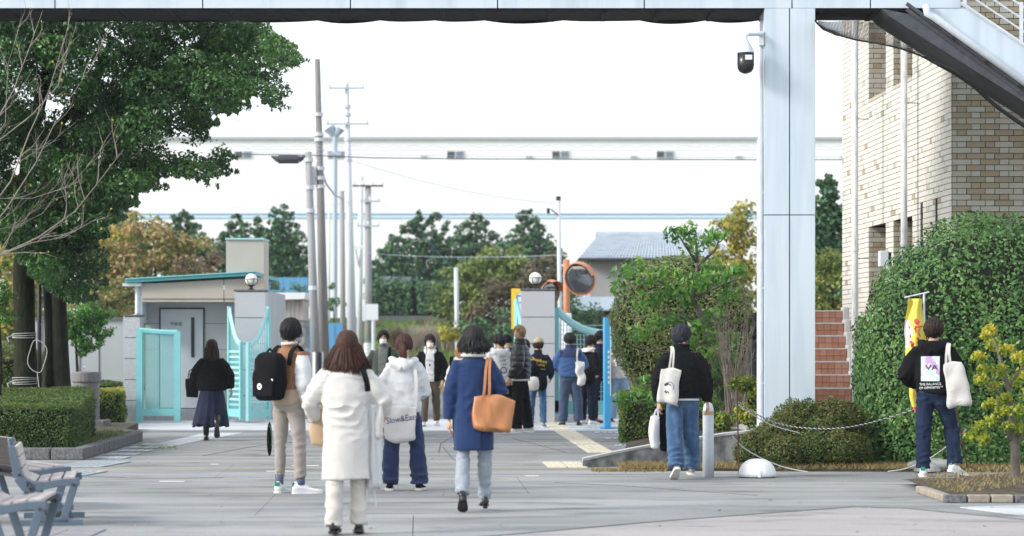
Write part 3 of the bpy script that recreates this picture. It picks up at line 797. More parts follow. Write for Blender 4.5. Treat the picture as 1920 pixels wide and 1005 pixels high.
for a, b in ((275, 426), (427.5, 500)):
    gb(MB().prism([(X(a, dh), Z(561 if a < 300 else 561, dh)), (X(b, dh), Z(561, dh)), (X(b, dh), Z(520 - 12 * (b - 275) / 225 + 14, dh)), (X(a, dh), Z(520 - 12 * (a - 275) / 225 + 14, dh))], dh - 0.62, dh - 0.58), 'fascia_panel', M['beige_panel'])
    gb(MB().bb(X(a, dh), X(b, dh), dh - 0.60, dh + 0.2, Z(567, dh), Z(562, dh)), 'fascia_trim', M['beige_panel'])
gb(MB().bb(X(275, dh), X(500, dh), dh - 0.58, dh, Z(561, dh), Z(545, dh)), 'eave_soffit', M['grey_panel'])
gb(MB().prism([(X(246, dh), Z(532, dh)), (X(486, dh), Z(518, dh)), (X(486, dh), Z(511, dh)), (X(246, dh), Z(525, dh))], dh - 0.75, dh + 4.2), 'roof', M['aqua_dark'])
gb(MB().prism([(X(246, dh), Z(526, dh)), (X(486, dh), Z(512, dh)), (X(486, dh), Z(510, dh)), (X(246, dh), Z(524, dh))], dh - 0.78, dh - 0.752), 'roof_trim', M['aqua'])
gb(MB().bb(X(240, dh), X(275, dh), dh - 0.7, dh - 0.5, Z(538, dh), Z(533, dh)), 'gutter', M['whitesteel'])
gb(MB().tube([(X(266, dh), dh - 0.55, Z(536, dh)), (X(266, dh), dh - 0.55, Z(588, dh)), (X(262, dh), dh - 0.5, Z(594, dh)), (X(240, dh), dh - 0.3, Z(596, dh))], 0.05, 8), 'drain_pipe', M['whitesteel'])
gb(MB().bb(X(268, dh), X(274.5, dh), dh - 0.56, dh + 0.1, Z(606, dh), Z(530, dh)), 'corner_trim', M['whitesteel'])
gb(MB().bb(X(415, dh), X(487, dh), dh + 0.8, dh + 1.8, Z(560, dh), Z(446, dh)), 'roof_housing', M['beige_panel'])
gb(MB().bb(X(414, dh), X(488, dh), dh + 0.76, dh + 1.84, Z(446, dh), Z(443, dh)), 'roof_housing_cap', M['aqua_pale'])

def text_mesh(body, size, extrude=0.0):
    cu = bpy.data.curves.new('lettering', 'FONT'); cu.body = body; cu.size = size; cu.extrude = extrude; cu.align_x = 'CENTER'; cu.align_y = 'CENTER'; cu.resolution_u = 4
    ob = bpy.data.objects.new('lettering', cu); COL.objects.link(ob)
    dgp = bpy.context.evaluated_depsgraph_get()
    me = bpy.data.meshes.new_from_object(ob.evaluated_get(dgp))
    bpy.data.objects.remove(ob, do_unlink=True)
    return me
def letter(body, size, loc, mt, parent, name='lettering', rz=0):
    me = text_mesh(body, size, 0.001); me.materials.clear(); me.materials.append(mt)
    o = link(name, me, parent); o.rotation_euler = (R(90), 0, rz)
    o.location = Vector(loc) - Vector(parent.location if parent.parent is None else parent.parent.location)
    return o
letter('守衛室', 0.085, (X(331, dh), dh - 0.053, Z(608, dh)), M['panel_joint'], gh)

# turquoise gate leaves
def slat_leaf(x0, y0, x1, y1, zb_, zl, zr, label, n_sl, dip=0.28):
    """folded leaf: two stiles, a rail that swoops from the tall to the short stile, rods and slats"""
    t = thing('gate_leaf', label, 'gate', (x0, y0, 0))
    a = V(0, 0, 0); b = V(x1 - x0, y1 - y0, 0); L = b.length; u = b / L
    ang = math.atan2(u.y, u.x)
    t.rotation_euler = (0, 0, ang)
    MB().bb(-0.035, 0.035, -0.03, 0.03, zb_, zl).build('stile', M['aqua'], t)
    MB().bb(L - 0.035, L + 0.035, -0.03, 0.03, zb_, zr).build('stile', M['aqua'], t)
    def top(s):
        if zl > zr: return zr + (zl - zr) * (1 - s) ** 2.2
        return zl + (zr - zl) * s ** 2.2
    MB().tube([(L * s, 0, top(s) - 0.05) for s in np.linspace(0, 1, 13)], 0.06, 6, flat=0.5, ref=(0, 0, 1)).build('curved_rail', M['aqua_pale'], t)
    MB().bb(0.036, L - 0.036, -0.025, 0.025, zb_ + 0.05, zb_ + 0.2).build('bottom_rail', M['aqua'], t)
    zm = min(zl, zr) - 0.18
    for i in range(n_sl):
        z = zb_ + 0.26 + (zm - zb_ - 0.3) * i / (n_sl - 1)
        MB().bb(0.036, L - 0.036, -0.012, 0.012, z, z + 0.045).build('slat', M['aqua_pale'] if i % 4 else M['aqua'], t)
    rd = MB()
    for i in range(9):
        s = (i + 0.5) / 9; rd.bb(L * s - 0.008, L * s + 0.008, 0.013, 0.028, zb_ + 0.2, top(s) - 0.06)
    rd.build('rods', M['aqua_pale'], t)
    return t
g1 = slat_leaf(X(430, 46.9), 46.9, X(452, 46.3), 46.3, 0.07, Z(574, 46.9), Z(640, 46.5), 'narrow turquoise gate leaf folded in front of the guard house pillar', 11)
g2 = slat_leaf(X(465, 46.2), 46.2, X(503, 46.9), 46.9, 0.05, Z(642, 46.5), Z(574, 46.5), 'wider turquoise gate leaf folded right of the guard house pillar', 15)
g3 = slat_leaf(X(968, 47.6), 47.6, X(1000, 47.4), 47.4, 0.05, Z(560, 47.4), Z(640, 47.4), 'short swooping turquoise gate leaf left of the middle pillar', 13)
# mesh leaf by the wall
ml = thing('gate_leaf', 'turquoise framed gate leaf with wire mesh in front of the door', 'gate', (X(297, 46.8), 46.8, 0))
w = X(333, 46.8) - X(262, 46.8); h = Z(621, 46.8)
for s in (-1, 1): MB().bb(s * (w / 2) - 0.06, s * (w / 2) + 0.06, -0.035, 0.035, 0, h + (0.04 if s < 0 else 0.0)).build('stile', M['aqua'], ml)
MB().tube([(-w / 2 + w * s, 0, h - 0.03 + 0.045 * (1 - s) ** 2) for s in np.linspace(0, 1, 9)], 0.055, 6, flat=0.6, ref=(0, 0, 1)).build('rail', M['aqua'], ml)
MB().bb(-w / 2 + 0.061, w / 2 - 0.061, -0.03, 0.03, 0.13, 0.27).build('rail', M['aqua'], ml)
ms = MB()
for i in range(15):
    x = -w / 2 + 0.08 + (w - 0.16) * i / 14; ms.bb(x - 0.007, x + 0.007, -0.004, 0.004, 0.27, h - 0.06)
for i in range(34):
    z = 0.29 + (h - 0.36) * i / 33; ms.bb(-w / 2 + 0.06, w / 2 - 0.06, 0.005, 0.012, z, z + 0.013)
ms.bb(-0.012, 0.012, 0.013, 0.03, 0.27, h - 0.06)
stuff(ms.build('wire_mesh', M['aqua'], ml))
# long leaf right of the middle pillar
rl = thing('gate_leaf', 'long turquoise gate leaf sweeping down behind the queue at the board', 'gate', (X(1040, 47.0), 47.0, 0))
def RX(px): return X(px, 47.0) - rl.location.x
MB().bb(RX(1036), RX(1048), -0.04, 0.04, 0.2, Z(577, 47)).build('stile', M['aqua'], rl)
MB().bb(RX(1140), RX(1148), -0.03, 0.03, 0.2, Z(625, 47)).build('stile', M['aqua'], rl)
MB().tube([(RX(a), 0, Z(b, 47)) for a, b in ((1044, 580), (1056, 593), (1072, 606), (1090, 616), (1110, 622), (1128, 625), (1145, 626))], 0.075, 6, flat=0.4, ref=(0, 0, 1)).build('curved_rail', M['aqua_pale'], rl)
MB().bb(RX(1040), RX(1148), -0.04, 0.04, 0.16, 0.42).build('bottom_rail', M['aqua'], rl)
ms = MB()
for i in range(15):
    x = RX(1050) + (RX(1140) - RX(1050)) * i / 14; ms.bb(x - 0.008, x + 0.008, -0.008, 0.008, 0.42, Z(628, 47) + (0.25 if i < 3 else 0))
for i in range(16):
    z = 0.5 + 0.092 * i; ms.bb(RX(1048), RX(1140), 0.009, 0.02, z, z + 0.012)
stuff(ms.build('wire_mesh', M['aqua_pale'], rl))
MB().bb(RX(1034), RX(1140), -0.16, 0.16, 0, 0.15).build('base_block', M['white_paint'], rl)

# ------------------------------------------------------------------ information boards near the gate
bs = thing('sign_board', 'tall sky blue sign board standing edge-on in front of the queue', 'sign', (X(1139, 43), 43.0, 0))
MB().bb(-0.045, 0.06, -0.02, 0.9, 0.02, Z(595, 43)).build('panel', M['sky_blue'], bs)
MB().bb(0.045, 0.0615, -0.024, -0.0205, 0.6, Z(600, 43)).build('white_edge', M['sign_white'], bs)
for i in range(7): MB().bb(0.008, 0.036, -0.026, -0.021, 1.35 - 0.09 * i, 1.40 - 0.09 * i).build('character', M['sign_white'], bs)
MB().bb(-0.12, 0.12, -0.06, 0.95, 0, 0.019).build('foot', M['sky_blue'], bs)
ys_ = thing('parking_sign', 'yellow and white sign with blue letter D behind the middle pillar', 'sign', (X(970, 52), 52, 0))
MB().bb(-0.12, 0.16, 0, 0.06, Z(617, 52), Z(541, 52)).build('panel', M['sign_white'], ys_)
MB().bb(-0.13, -0.02, -0.012, -0.001, Z(617, 52), Z(541, 52)).build('yellow_band', M['yellow'], ys_)
MB().bb(-0.019, 0.1, -0.012, -0.001, Z(549, 52), Z(541, 52)).build('yellow_band', M['yellow'], ys_)
MB().bb(-0.06, -0.025, -0.016, -0.0125, Z(612, 52), Z(592, 52)).build('black_mark', M['panel_joint'], ys_)
lt = text_mesh('D', 0.26, 0.002); lt.materials.clear(); lt.materials.append(M['sign_blue'])
o = link('letter', lt, ys_); o.rotation_euler = (R(90), 0, 0); o.location = (0.055, -0.006, Z(562, 52))
MB().tube([(0, 0.09, 0), (0, 0.09, Z(545, 52))], 0.03, 8).build('post', M['galv'], ys_)
# road mirrors
def mirror(px, py, r, d, yaw, label, post_px=None):
    t = thing('road_mirror', label, 'traffic mirror', (X(px, d), d, Z(py, d)), yaw)
    t.rotation_euler = (R(14), 0, yaw)
    rr = r * d / F
    prof = [(rr * 1.0, -0.01), (rr * 0.8, -0.035), (rr * 0.5, -0.058), (rr * 0.2, -0.068), (0.005, -0.07)]
    mb = MB(); n = 28
    rings = [[Vector((q * math.cos(2 * math.pi * k / n), y, q * math.sin(2 * math.pi * k / n))) for k in range(n)] for q, y in prof]
    mb.loft(rings, 0); mb.build('mirror_glass', M['mirror'], t, smooth=True)
    fr = MB().tube([(rr * 1.02 * math.cos(a), -0.012, rr * 1.02 * math.sin(a)) for a in np.linspace(0, 2 * math.pi, 29)], 0.013, 6); fr.build('rim', M['orange'], t)
    hd = MB()
    rings = [[Vector((q * rr * math.cos(a), y, q * rr * math.sin(a))) for q, y in ((1.03, -0.15), (1.06, -0.15), (1.06, 0.02), (1.03, 0.02))] for a in np.linspace(R(15), R(115), 13)]
    hd.loft(rings, 0); hd.build('hood', M['orange'], t)
    MB().lathe([(rr, 0), (rr * 0.96, 0.03), (0.05, 0.06)], n=24).build('back', M['orange'], t).rotation_euler = (R(-90), 0, 0)
    return t
m1 = mirror(1088, 523, 31, 52, R(-28), 'round orange rimmed road mirror on an orange post')
MB().box((-0.28, 0.09, Z(0, 52) * 0 - 0.0), (0.35, 0.04, 0.12)).build('clamp', M['galv'], m1)
m2 = mirror(1030, 552, 27, 53.5, R(48), 'second orange road mirror turned away behind the gate pillar')
op = thing('mirror_post', 'orange mirror post rising from a white base beyond the gate', 'post', (X(1062, 52.4), 52.4, 0))
MB().tube([(0, 0, 1.0), (0, 0, Z(487, 52.4))], 0.07, 12).build('post', M['orange'], op, smooth=True)
MB().tube([(0, 0, 0), (0, 0, Z(587, 52.4))], 0.11, 12).build('base_sleeve', M['white_paint'], op, smooth=True)

# ------------------------------------------------------------------ utility poles and their wires
def upole(name, xb, xt, yt, wb, wt, d, label, mt='pole', deepen=0.0):
    t = thing(name, label, 'utility pole', (X(xb, d), d, 0), 0, 'utility poles beyond the gate')
    k = d / F; dx = X(xt, d) - X(xb, d)
    MB().tube([(0, 0, 0), (dx, deepen, Z(yt, d))], [wb * k / 2, wt * k / 2], 14).build('shaft', M[mt], t, smooth=True)
    return t, dx
def xarm(t, px0, px1, py, d, mt='galv', insul=3):
    x0 = X(px0, d) - t.location.x; x1 = X(px1, d) - t.location.x; z = Z(py, d)
    MB().bb(x0, x1, -0.16, -0.09, z - 0.03, z + 0.03).build('crossarm', M[mt], t)
    for i in range(insul):
        x = x0 + (x1 - x0) * (0.04 + 0.92 * i / max(1, insul - 1))
        MB().lathe([(0.02, 0), (0.05, 0.04), (0.03, 0.06), (0.05, 0.10), (0.02, 0.15)], (x, -0.125, z + 0.03), 8).build('insulator', M['white_paint'], t)
def bands(t, dx, d, ytop, pys, r):
    H = Z(ytop, d)
    for py in pys:
        z = Z(py, d); x = dx * z / H
        MB().lathe([(r, -0.05), (r, 0.05)], (x, 0, z), 12).build('band', M['pole_white'], t)
ta, dxa = upole('utility_pole', 595, 578, 285, 19, 12, 62, 'short concrete pole carrying the dark cable box, striped guard at foot', 'pole')
bands(ta, dxa, 62, 285, (300, 352, 395, 540), 0.12)
for k in range(6): MB().box((0.135 * math.cos(k * math.pi / 3), 0.135 * math.sin(k * math.pi / 3), 0.95), (0.07, 0.04, 0.75), (0, 0, k * math.pi / 3 + math.pi / 2)).build('guard_stripe', M['black_metal' if k % 2 else 'sign_white'], ta)
tb, dxb = upole('utility_pole', 610, 595, 111, 21, 10, 66, 'tallest brown-grey concrete pole leaning left, bare topped', 'pole_brown')
bands(tb, dxb, 66, 111, (215, 252, 262, 316, 334, 350), 0.13)
MB().box((dxb * 0.45 - 0.22, -0.1, Z(330, 66)), (0.14, 0.1, 0.5)).build('meter_box', M['pole'], tb)
tc_, dxc = upole('utility_pole', 644, 641, 358, 11, 9, 88, 'thin short concrete pole between the two tall leaning ones', 'pole')
td, dxd = upole('utility_pole', 662, 650, 153, 20, 8, 78, 'pale tall pole with two wide crossarms near its top', 'pole_white')
xarm(td, 617, 683, 166, 78); xarm(td, 612, 692, 233, 78)
bands(td, dxd, 78, 153, (200, 215, 262, 300, 420, 470), 0.12)
te, dxe = upole('utility_pole', 673, 677, 330, 11, 9, 96, 'pale pole with a white street light arm half way up', 'pole_white')
MB().tube([(0, -0.1, Z(500, 96)), (-0.1, -0.2, Z(468, 96)), (0.1, -0.5, Z(462, 96))], 0.03, 6).build('lamp_arm', M['galv'], te)
MB().box((0.0, -0.5, Z(464, 96)), (0.4, 0.2, 0.12)).build('lamp_head', M['white_paint'], te)
tf, dxf = upole('utility_pole', 691, 690, 350, 16, 11, 90, 'grey pole with a dark wooden crossarm above the square signs', 'pole')
xarm(tf, 662, 719, 349, 90, 'rust', 4); xarm(tf, 676, 712, 378, 90, 'galv', 3); xarm(tf, 670, 712, 424, 90, 'galv', 3)
MB().tube([(0, 0, 0.3), (0, 0, 1.6)], 0.175, 14).build('striped_wrap', M['sign_white'], tf)
for k in range(9): MB().box((0, -0.178, 0.42 + 0.14 * k), (0.2, 0.006, 0.03), (0, R(-35), 0)).build('stripe', M['galv'], tf)
tg, dxg = upole('utility_pole', 1052, 1047, 374, 9, 7, 72, 'slim pale steel pole beside the orange mirror', 'pole_white')
MB().lathe([(0.07, 0), (0.07, 0.12)], (dxg, 0, Z(376, 72)), 10).build('cap', M['black_metal'], tg)
MB().tube([(dxg, -0.05, Z(404, 72)), (-0.3, -0.1, Z(393, 72))], 0.02, 5).build('bracket', M['black_metal'], tg)
MB().box((-0.38, -0.1, Z(396, 72)), (0.09, 0.09, 0.16)).build('clamp', M['black_metal'], tg)
th_, dxh = upole('utility_pole', 859, 855, 502, 9, 8, 92, 'short white pole standing alone in front of the bamboo', 'pole_white')
for (px, py, pt, d, lb) in ((537, 700, 470, 104, None), (617, 640, 390, 112, 'very thin distant pole right of the brown-grey pole')):
    if lb: upole('utility_pole', px, px, pt, 5, 4, d, lb, 'pole_white')

wr = []
def wire(pts, r, mt, label, d=None, sag=0.0):
    P = [W(*p) for p in pts]
    if len(P) == 2:
        a, b = P; P = [a.lerp(b, t) - V(0, 0, sag * 4 * t * (1 - t)) for t in np.linspace(0, 1, 25)]
    o = MB().tube(P, r, 5).build('overhead_cable', M[mt]); tag(o, label, 'cable', 'overhead cables'); return o
wire([(425, 289, 62), (520, 290, 62), (578, 291, 62), (700, 296, 62.5), (900, 298, 63), (1200, 299, 64), (1450, 299.5, 65), (1700, 299, 66)], 0.014, 'wire', 'thick dark cable running right from the short pole across the sky')
wire([(430, 284, 62.1), (578, 288, 62.1), (900, 293, 63.1), (1200, 295, 64.1), (1700, 294, 66.1)], 0.006, 'wire_pale', 'thin cable just above the thick dark one')
def spiral(px0, px1, py, d, amp, n, label, per):
    P = [V(X(px0 + (px1 - px0) * i / n, d), d, Z(py + 4 * (i / n - 0.5) ** 2, d) + amp * abs(math.sin(math.pi * i / per)) - amp / 2) for i in range(n + 1)]
    o = MB().tube(P, 0.0055, 4).build('overhead_cable', M['wire_pale']); tag(o, label, 'cable', 'overhead cables')
spiral(430, 1700, 275, 64, 0.06, 280, 'pale looping cable high in front of the warehouse roof line', 8)
wire([(430, 279, 64.1), (1700, 279, 64.1)], 0.006, 'wire_pale', 'straight carrier line of the looping cable', sag=0.05)
wire([(600, 280, 66), (1047, 382, 72)], 0.007, 'wire_pale', 'pale cable dropping from the tallest pole to the steel pole', sag=0.25)
wire([(690, 365, 90), (1047, 400, 72)], 0.007, 'wire_pale', 'pale cable from the wooden crossarm to the steel pole', sag=0.3)
wire([(430, 388, 90), (690, 372, 90)], 0.007, 'wire_pale', 'pale cable left of the wooden crossarm', sag=0.2)
wire([(596, 300, 66), (612, 345, 67), (628, 366, 76), (641, 372, 88)], 0.03, 'pole_white', 'white bundled cable looping from the tallest pole to the thin one')
wire([(578, 330, 62), (590, 318, 62), (594, 300, 64)], 0.02, 'pole_white', 'short white jumper cable between the two left poles')
wire([(690, 475, 90), (1050, 478, 72)], 0.007, 'wire_pale', 'low grey cable in front of the conifers', sag=0.1)
wire([(790, 430, 86), (852, 505, 92)], 0.012, 'blue_band', 'blue stay cable falling to the lone white pole', sag=0.1)
wire([(692, 352, 90), (760, 420, 90)], 0.007, 'wire_pale', 'thin stay cable falling right from the wooden crossarm', sag=0.1)
cbx = thing('cable_box', 'dark cable junction box hanging on the cable left of the poles', 'cable box', tuple(W(538, 299, 62)))
MB().tube([(-0.22, 0, 0), (0.30, 0, 0)], 0.105, 12).build('sleeve', M['panel_joint'], cbx)
MB().tube([(-0.40, 0, 0.08), (-0.22, 0, 0)], [0.02, 0.09], 10).build('end_cone', M['panel_joint'], cbx)
MB().tube([(0.30, 0, 0), (0.5, 0, 0.08)], [0.09, 0.02], 10).build('end_cone', M['panel_joint'], cbx)

# pair of square signs on a post
sg_ = thing('road_sign', 'white square sign back and post beside the grey pole', 'sign', (X(700, 80), 80, 0))
MB().bb(X(686, 80) - X(700, 80), X(709, 80) - X(700, 80), -0.03, 0, Z(600, 80), Z(570, 80)).build('plate', M['sign_white'], sg_)
MB().bb(X(679, 80) - X(700, 80), X(685, 80) - X(700, 80), 0.1, 0.13, Z(602, 80), Z(571, 80)).build('plate', M['sign_white'], sg_)
MB().tube([(0, 0.03, 0), (0, 0.03, Z(572, 80))], 0.06, 8).build('post', M['whitesteel'], sg_)

# ------------------------------------------------------------------ warehouse far behind
wd = 220.0
wh = thing('warehouse', 'huge white warehouse with thin blue bands and small high windows', 'warehouse', (0, wd, 0))
def hb(mb, name, mt, parent=wh): return rel(mb, wh).build(name, mt, parent)
hb(MB().bb(-62, 78, wd, wd + 60, 0, Z(262, wd)), 'wall', M['warehouse'])
hb(MB().bb(-62.2, 78.2, wd - 0.25, wd + 60, Z(262, wd), Z(256.5, wd)), 'roof_edge', M['warehouse_edge'])
hb(MB().bb(-62, 78, wd - 0.06, wd - 0.001, Z(403, wd), Z(400.2, wd)), 'blue_band', M['blue_band'])
hb(MB().bb(-62, 78, wd - 0.06, wd - 0.001, Z(409.5, wd), Z(407, wd)), 'cyan_band', M['cyan_band'])
for px in (-90, 242, 439, 614, 837, 1034, 1230, 1427, 1624):
    o = hb(MB().bb(X(px, wd), X(px + 33, wd), wd - 0.08, wd - 0.001, Z(297, wd), Z(282.5, wd)), 'window', M['white_paint'])
    hb(MB().bb(X(px + 1.5, wd), X(px + 15.3, wd), wd - 0.12, wd - 0.081, Z(296, wd), Z(284, wd)), 'pane', M['dark_glass'], o)
    hb(MB().bb(X(px + 18, wd), X(px + 32, wd), wd - 0.12, wd - 0.081, Z(296, wd), Z(284, wd)), 'pane', M['grey_glass'], o)
    hb(MB().bb(X(px - 48, wd), X(px - 36, wd), wd - 0.1, wd - 0.001, Z(296, wd), Z(292, wd)), 'vent', M['warehouse_edge'])
for o in [o for o in bpy.data.objects if o.parent and o.parent.parent == wh]: pass
# siren horns on a mast
sr = thing('siren_mast', 'pale siren horns on a mast seen between the two tall poles', 'siren', (X(628, 120), 120, 0))
MB().tube([(0, 0, 0), (0, 0, Z(255, 120))], 0.12, 8).build('mast', M['wire_pale'], sr)
MB().tube([(-0.05, 0, Z(255, 120)), (-0.3, 0, Z(240, 120))], [0.12, 0.3], 10).build('horn', M['wire_pale'], sr)
MB().tube([(0.05, 0, Z(255, 120)), (0.25, 0, Z(240, 120))], [0.12, 0.28], 10).build('horn', M['wire_pale'], sr)
MB().bb(-0.3, 0.3, -0.2, 0.2, Z(292, 120), Z(286, 120)).build('platform', M['wire_pale'], sr)

# ------------------------------------------------------------------ house with tiled roof, right of the gate
hd_ = 92.0
ho = thing('house', 'grey house with tiled roof behind the road mirror', 'house', (X(1225, hd_), hd_, 0))
def ob_(mb, name, mt, parent=ho): return rel(mb, ho).build(name, mt, parent)
ob_(MB().bb(X(1106, hd_), X(1345, hd_), hd_, hd_ + 6, 0, Z(485, hd_)), 'wall', M['stucco'])
x0, x1 = X(1083, hd_), X(1372, hd_); x2, x3 = X(1122, hd_ + 3), X(1340, hd_ + 3)
ob_(MB().add([(x0, hd_ - 0.8, Z(487, hd_)), (x1, hd_ - 0.8, Z(487, hd_)), (x3, hd_ + 3, Z(443, hd_ + 3)), (x2, hd_ + 3, Z(443, hd_ + 3)), (x1, hd_ + 7, Z(487, hd_)), (x0, hd_ + 7, Z(487, hd_))], [(0, 1, 2, 3), (3, 2, 4, 5), (0, 3, 5), (1, 4, 2), (0, 5, 4, 1)]), 'roof', M['roof_tile'])
rt = MB()
for i in range(48):
    s = (i + 0.5) / 48; xa_ = x0 + (x1 - x0) * s; xb_ = x2 + (x3 - x2) * s
    rt.tube([(xa_, hd_ - 0.83, Z(486.5, hd_)), (xb_, hd_ + 2.95, Z(442, hd_ + 3))], 0.05, 5)
for j in range(1, 9):
    s = j / 9; rt.tube([(x0 + (x2 - x0) * s, hd_ - 0.82 + 3.8 * s, Z(486, hd_) + (Z(442, hd_ + 3) - Z(487, hd_)) * s + 0.02), (x1 + (x3 - x1) * s, hd_ - 0.82 + 3.8 * s, Z(486, hd_) + (Z(442, hd_ + 3) - Z(487, hd_)) * s + 0.02)], 0.035, 4)
stuff(ob_(rt, 'roof_tiles', M['roof_tile']))
ob_(MB().tube([(x2 - 0.1, hd_ + 3, Z(441, hd_ + 3)), (x3 + 0.1, hd_ + 3, Z(441, hd_ + 3))], 0.14, 8), 'ridge', M['roof_tile'])
ob_(MB().tube([(x0, hd_ - 0.85, Z(487.5, hd_)), (x1, hd_ - 0.85, Z(487.5, hd_))], 0.06, 6), 'gutter', M['panel_joint'])
# lean-to in front
lt_ = thing('lean_to_shed', 'dark wooden lean-to with pale corrugated roof below the house', 'shed', (X(1120, 84), 84, 0))
def lb_(mb, name, mt, parent=lt_): return rel(mb, lt_).build(name, mt, parent)
lb_(MB().bb(X(1075, 84), X(1330, 84), 84, 87, 0, Z(582, 84)), 'wall', M['dark_wood'])
lb_(MB().add([(X(1066, 84), 83.5, Z(581, 83.5)), (X(1340, 84), 83.5, Z(581, 83.5)), (X(1340, 84), 87, Z(556, 86)), (X(1086, 86), 87, Z(556, 86)), (X(1066, 84), 83.5, Z(582.5, 83.5)), (X(1340, 84), 83.5, Z(582.5, 83.5)), (X(1340, 84), 87, Z(557.5, 86)), (X(1086, 86), 87, Z(557.5, 86))], [(0, 1, 2, 3), (7, 6, 5, 4), (0, 4, 5, 1), (1, 5, 6, 2), (2, 6, 7, 3), (3, 7, 4, 0)]), 'roof', M['roof_metal'])
rt = MB()
for i in range(50):
    s = (i + 0.5) / 50; rt.tube([(X(1067, 84) + (X(1340, 84) - X(1067, 84)) * s, 83.48, Z(580.5, 83.5)), (X(1087, 86) + (X(1340, 84) - X(1087, 86)) * s, 87, Z(555.5, 86))], 0.028, 4)
stuff(lb_(rt, 'corrugation', M['roof_metal']))
for px in (1092, 1128, 1165):
    f = lb_(MB().bb(X(px, 84), X(px + 18, 84), 83.93, 83.99, Z(640, 84), Z(592, 84)), 'window', M['pole_brown'])
    lb_(MB().bb(X(px + 2, 84), X(px + 16, 84), 83.90, 83.929, Z(636, 84), Z(596, 84)), 'pane', M['grey_glass'], f)
for px in (1110, 1150, 1190): lb_(MB().bb(X(px, 84), X(px, 84) + 0.12, 83.85, 83.98, 0, Z(583, 84)), 'post', M['pole_brown'])

# shed, stone heap and blue fences left of the poles
sh = thing('garden_shed', 'low white roofed shed with rust stained boards left of the poles', 'shed', (X(537, 72), 72, 0))
def sb_(mb, name, mt, parent=sh): return rel(mb, sh).build(name, mt, parent)
rust = mat('rust_stained_boards', (0.42, 0.40, 0.38), 0.9, (0.26, 0.17, 0.11), 2.5, stretch=(6, 1, 0.5), contrast=(0.5, 0.72))
for k in range(8):
    a = 505 + 8.0 * k; sb_(MB().bb(X(a, 72) + 0.005, X(a + 8.0, 72) - 0.005, 72, 74, Z(600, 72), Z(560, 72)), 'board', rust)
sb_(MB().prism([(X(497, 72), Z(563, 72)), (X(572, 72), Z(561, 72)), (X(574, 72), Z(549, 72)), (X(497, 72), Z(549, 72))], 71.7, 74.3), 'roof', M['white_paint'])
sb_(MB().bb(X(505, 72), X(569, 72), 72.1, 73.9, 0, Z(600, 72)), 'lower_wall', M['concrete_old'])
hs = thing('stone_heap', 'heap of grey boulders in front of the white roofed shed', 'stones', (X(530, 70), 70, 0))
rr = random.Random(6)
for k in range(16):
    px = rr.uniform(502, 566); py = rr.uniform(605, 668); r = rr.uniform(0.12, 0.26)
    mb = MB().ball((0, 0, 0), (r * rr.uniform(0.9, 1.4), r, r * rr.uniform(0.7, 1)), nu=10, nv=7)
    mb.v = [tuple(np.array(v) * (1 + 0.12 * math.sin(v[0] * 31 + k) * math.cos(v[2] * 27))) for v in mb.v]
    o = mb.build('stone', M['concrete_old'], hs); o.location = (X(px, 70) - hs.location.x, rr.uniform(-0.5, 0.5), Z(py, 70))
def fence(px0, px1, py0, py1, d, label, n):
    t = thing('sheet_fence', label, 'fence', (X((px0 + px1) / 2, d), d, 0))
    for k in range(n):
        a = px0 + (px1 - px0) * k / n; b = px0 + (px1 - px0) * (k + 1) / n
        MB().bb(X(a, d) - t.location.x + 0.01, X(b, d) - t.location.x - 0.01, 0, 0.03 + 0.02 * (k % 2), Z(py1, d), Z(py0, d)).build('panel', M['blue_tarp'], t)
        MB().bb(X(a, d) - t.location.x - 0.03, X(a, d) - t.location.x + 0.03, 0.06, 0.12, 0, Z(py0, d)).build('post', M['galv'], t)
fence(488, 590, 520, 575, 105, 'pale blue sheet fence high behind the shed, below the conifers', 7)
fence(566, 592, 606, 655, 76, 'bright blue sheet fence left of the leaning poles, near the stones', 2)
fence(616, 642, 606, 655, 80, 'bright blue sheet fence piece seen between two utility poles', 2)
# steel crash barrier / grey road strip far behind
struct(MB().slab([(X(690, 112), 112), (X(900, 112), 112), (X(900, 116), 116), (X(690, 116), 116)], 2.3, Z(592, 112)).build('embankment_road', M['asphalt']))
# bank
bk = MB(); vs = []
prof = [(84, -0.03), (96, 0.45), (104, 1.3), (111, 2.55), (113, 2.72), (130, 3.0)]
nxk = 40
for y, z in prof:
    for i in range(nxk + 1):
        x = -45 + 90 * i / nxk; gap = 1.0
        vs.append((x, y + 0.8 * math.sin(i * 0.9), z + 0.1 * math.sin(i * 1.7 + y)))
bk.add(vs, [(j * (nxk + 1) + i, j * (nxk + 1) + i + 1, (j + 1) * (nxk + 1) + i + 1, (j + 1) * (nxk + 1) + i) for j in range(len(prof) - 1) for i in range(nxk)])
struct(bk.build('embankment', M['land'], smooth=True))
# ------------------------------------------------------------------ plants
L_ = {}
L_['camphor'] = leafmat('camphor_leaf', [(0.012, 0.038, 0.013), (0.032, 0.095, 0.026), (0.07, 0.175, 0.045), (0.17, 0.31, 0.07)], 0.35, 0.25)
L_['hedge'] = leafmat('clipped_hedge_leaf', [(0.014, 0.036, 0.007), (0.042, 0.092, 0.016), (0.09, 0.165, 0.03), (0.14, 0.13, 0.035)], 0.5, 0.2)
L_['round'] = leafmat('glossy_hedge_leaf', [(0.018, 0.052, 0.016), (0.048, 0.125, 0.034), (0.10, 0.22, 0.058), (0.20, 0.32, 0.08)], 0.46, 0.2, 0.35)
L_['azalea'] = leafmat('azalea_leaf', [(0.022, 0.050, 0.012), (0.060, 0.115, 0.024), (0.12, 0.14, 0.035), (0.22, 0.12, 0.05)], 0.55, 0.2)
L_['varieg'] = leafmat('variegated_leaf', [(0.06, 0.12, 0.035), (0.19, 0.27, 0.085), (0.42, 0.45, 0.19), (0.64, 0.63, 0.36)], 0.45, 0.25)
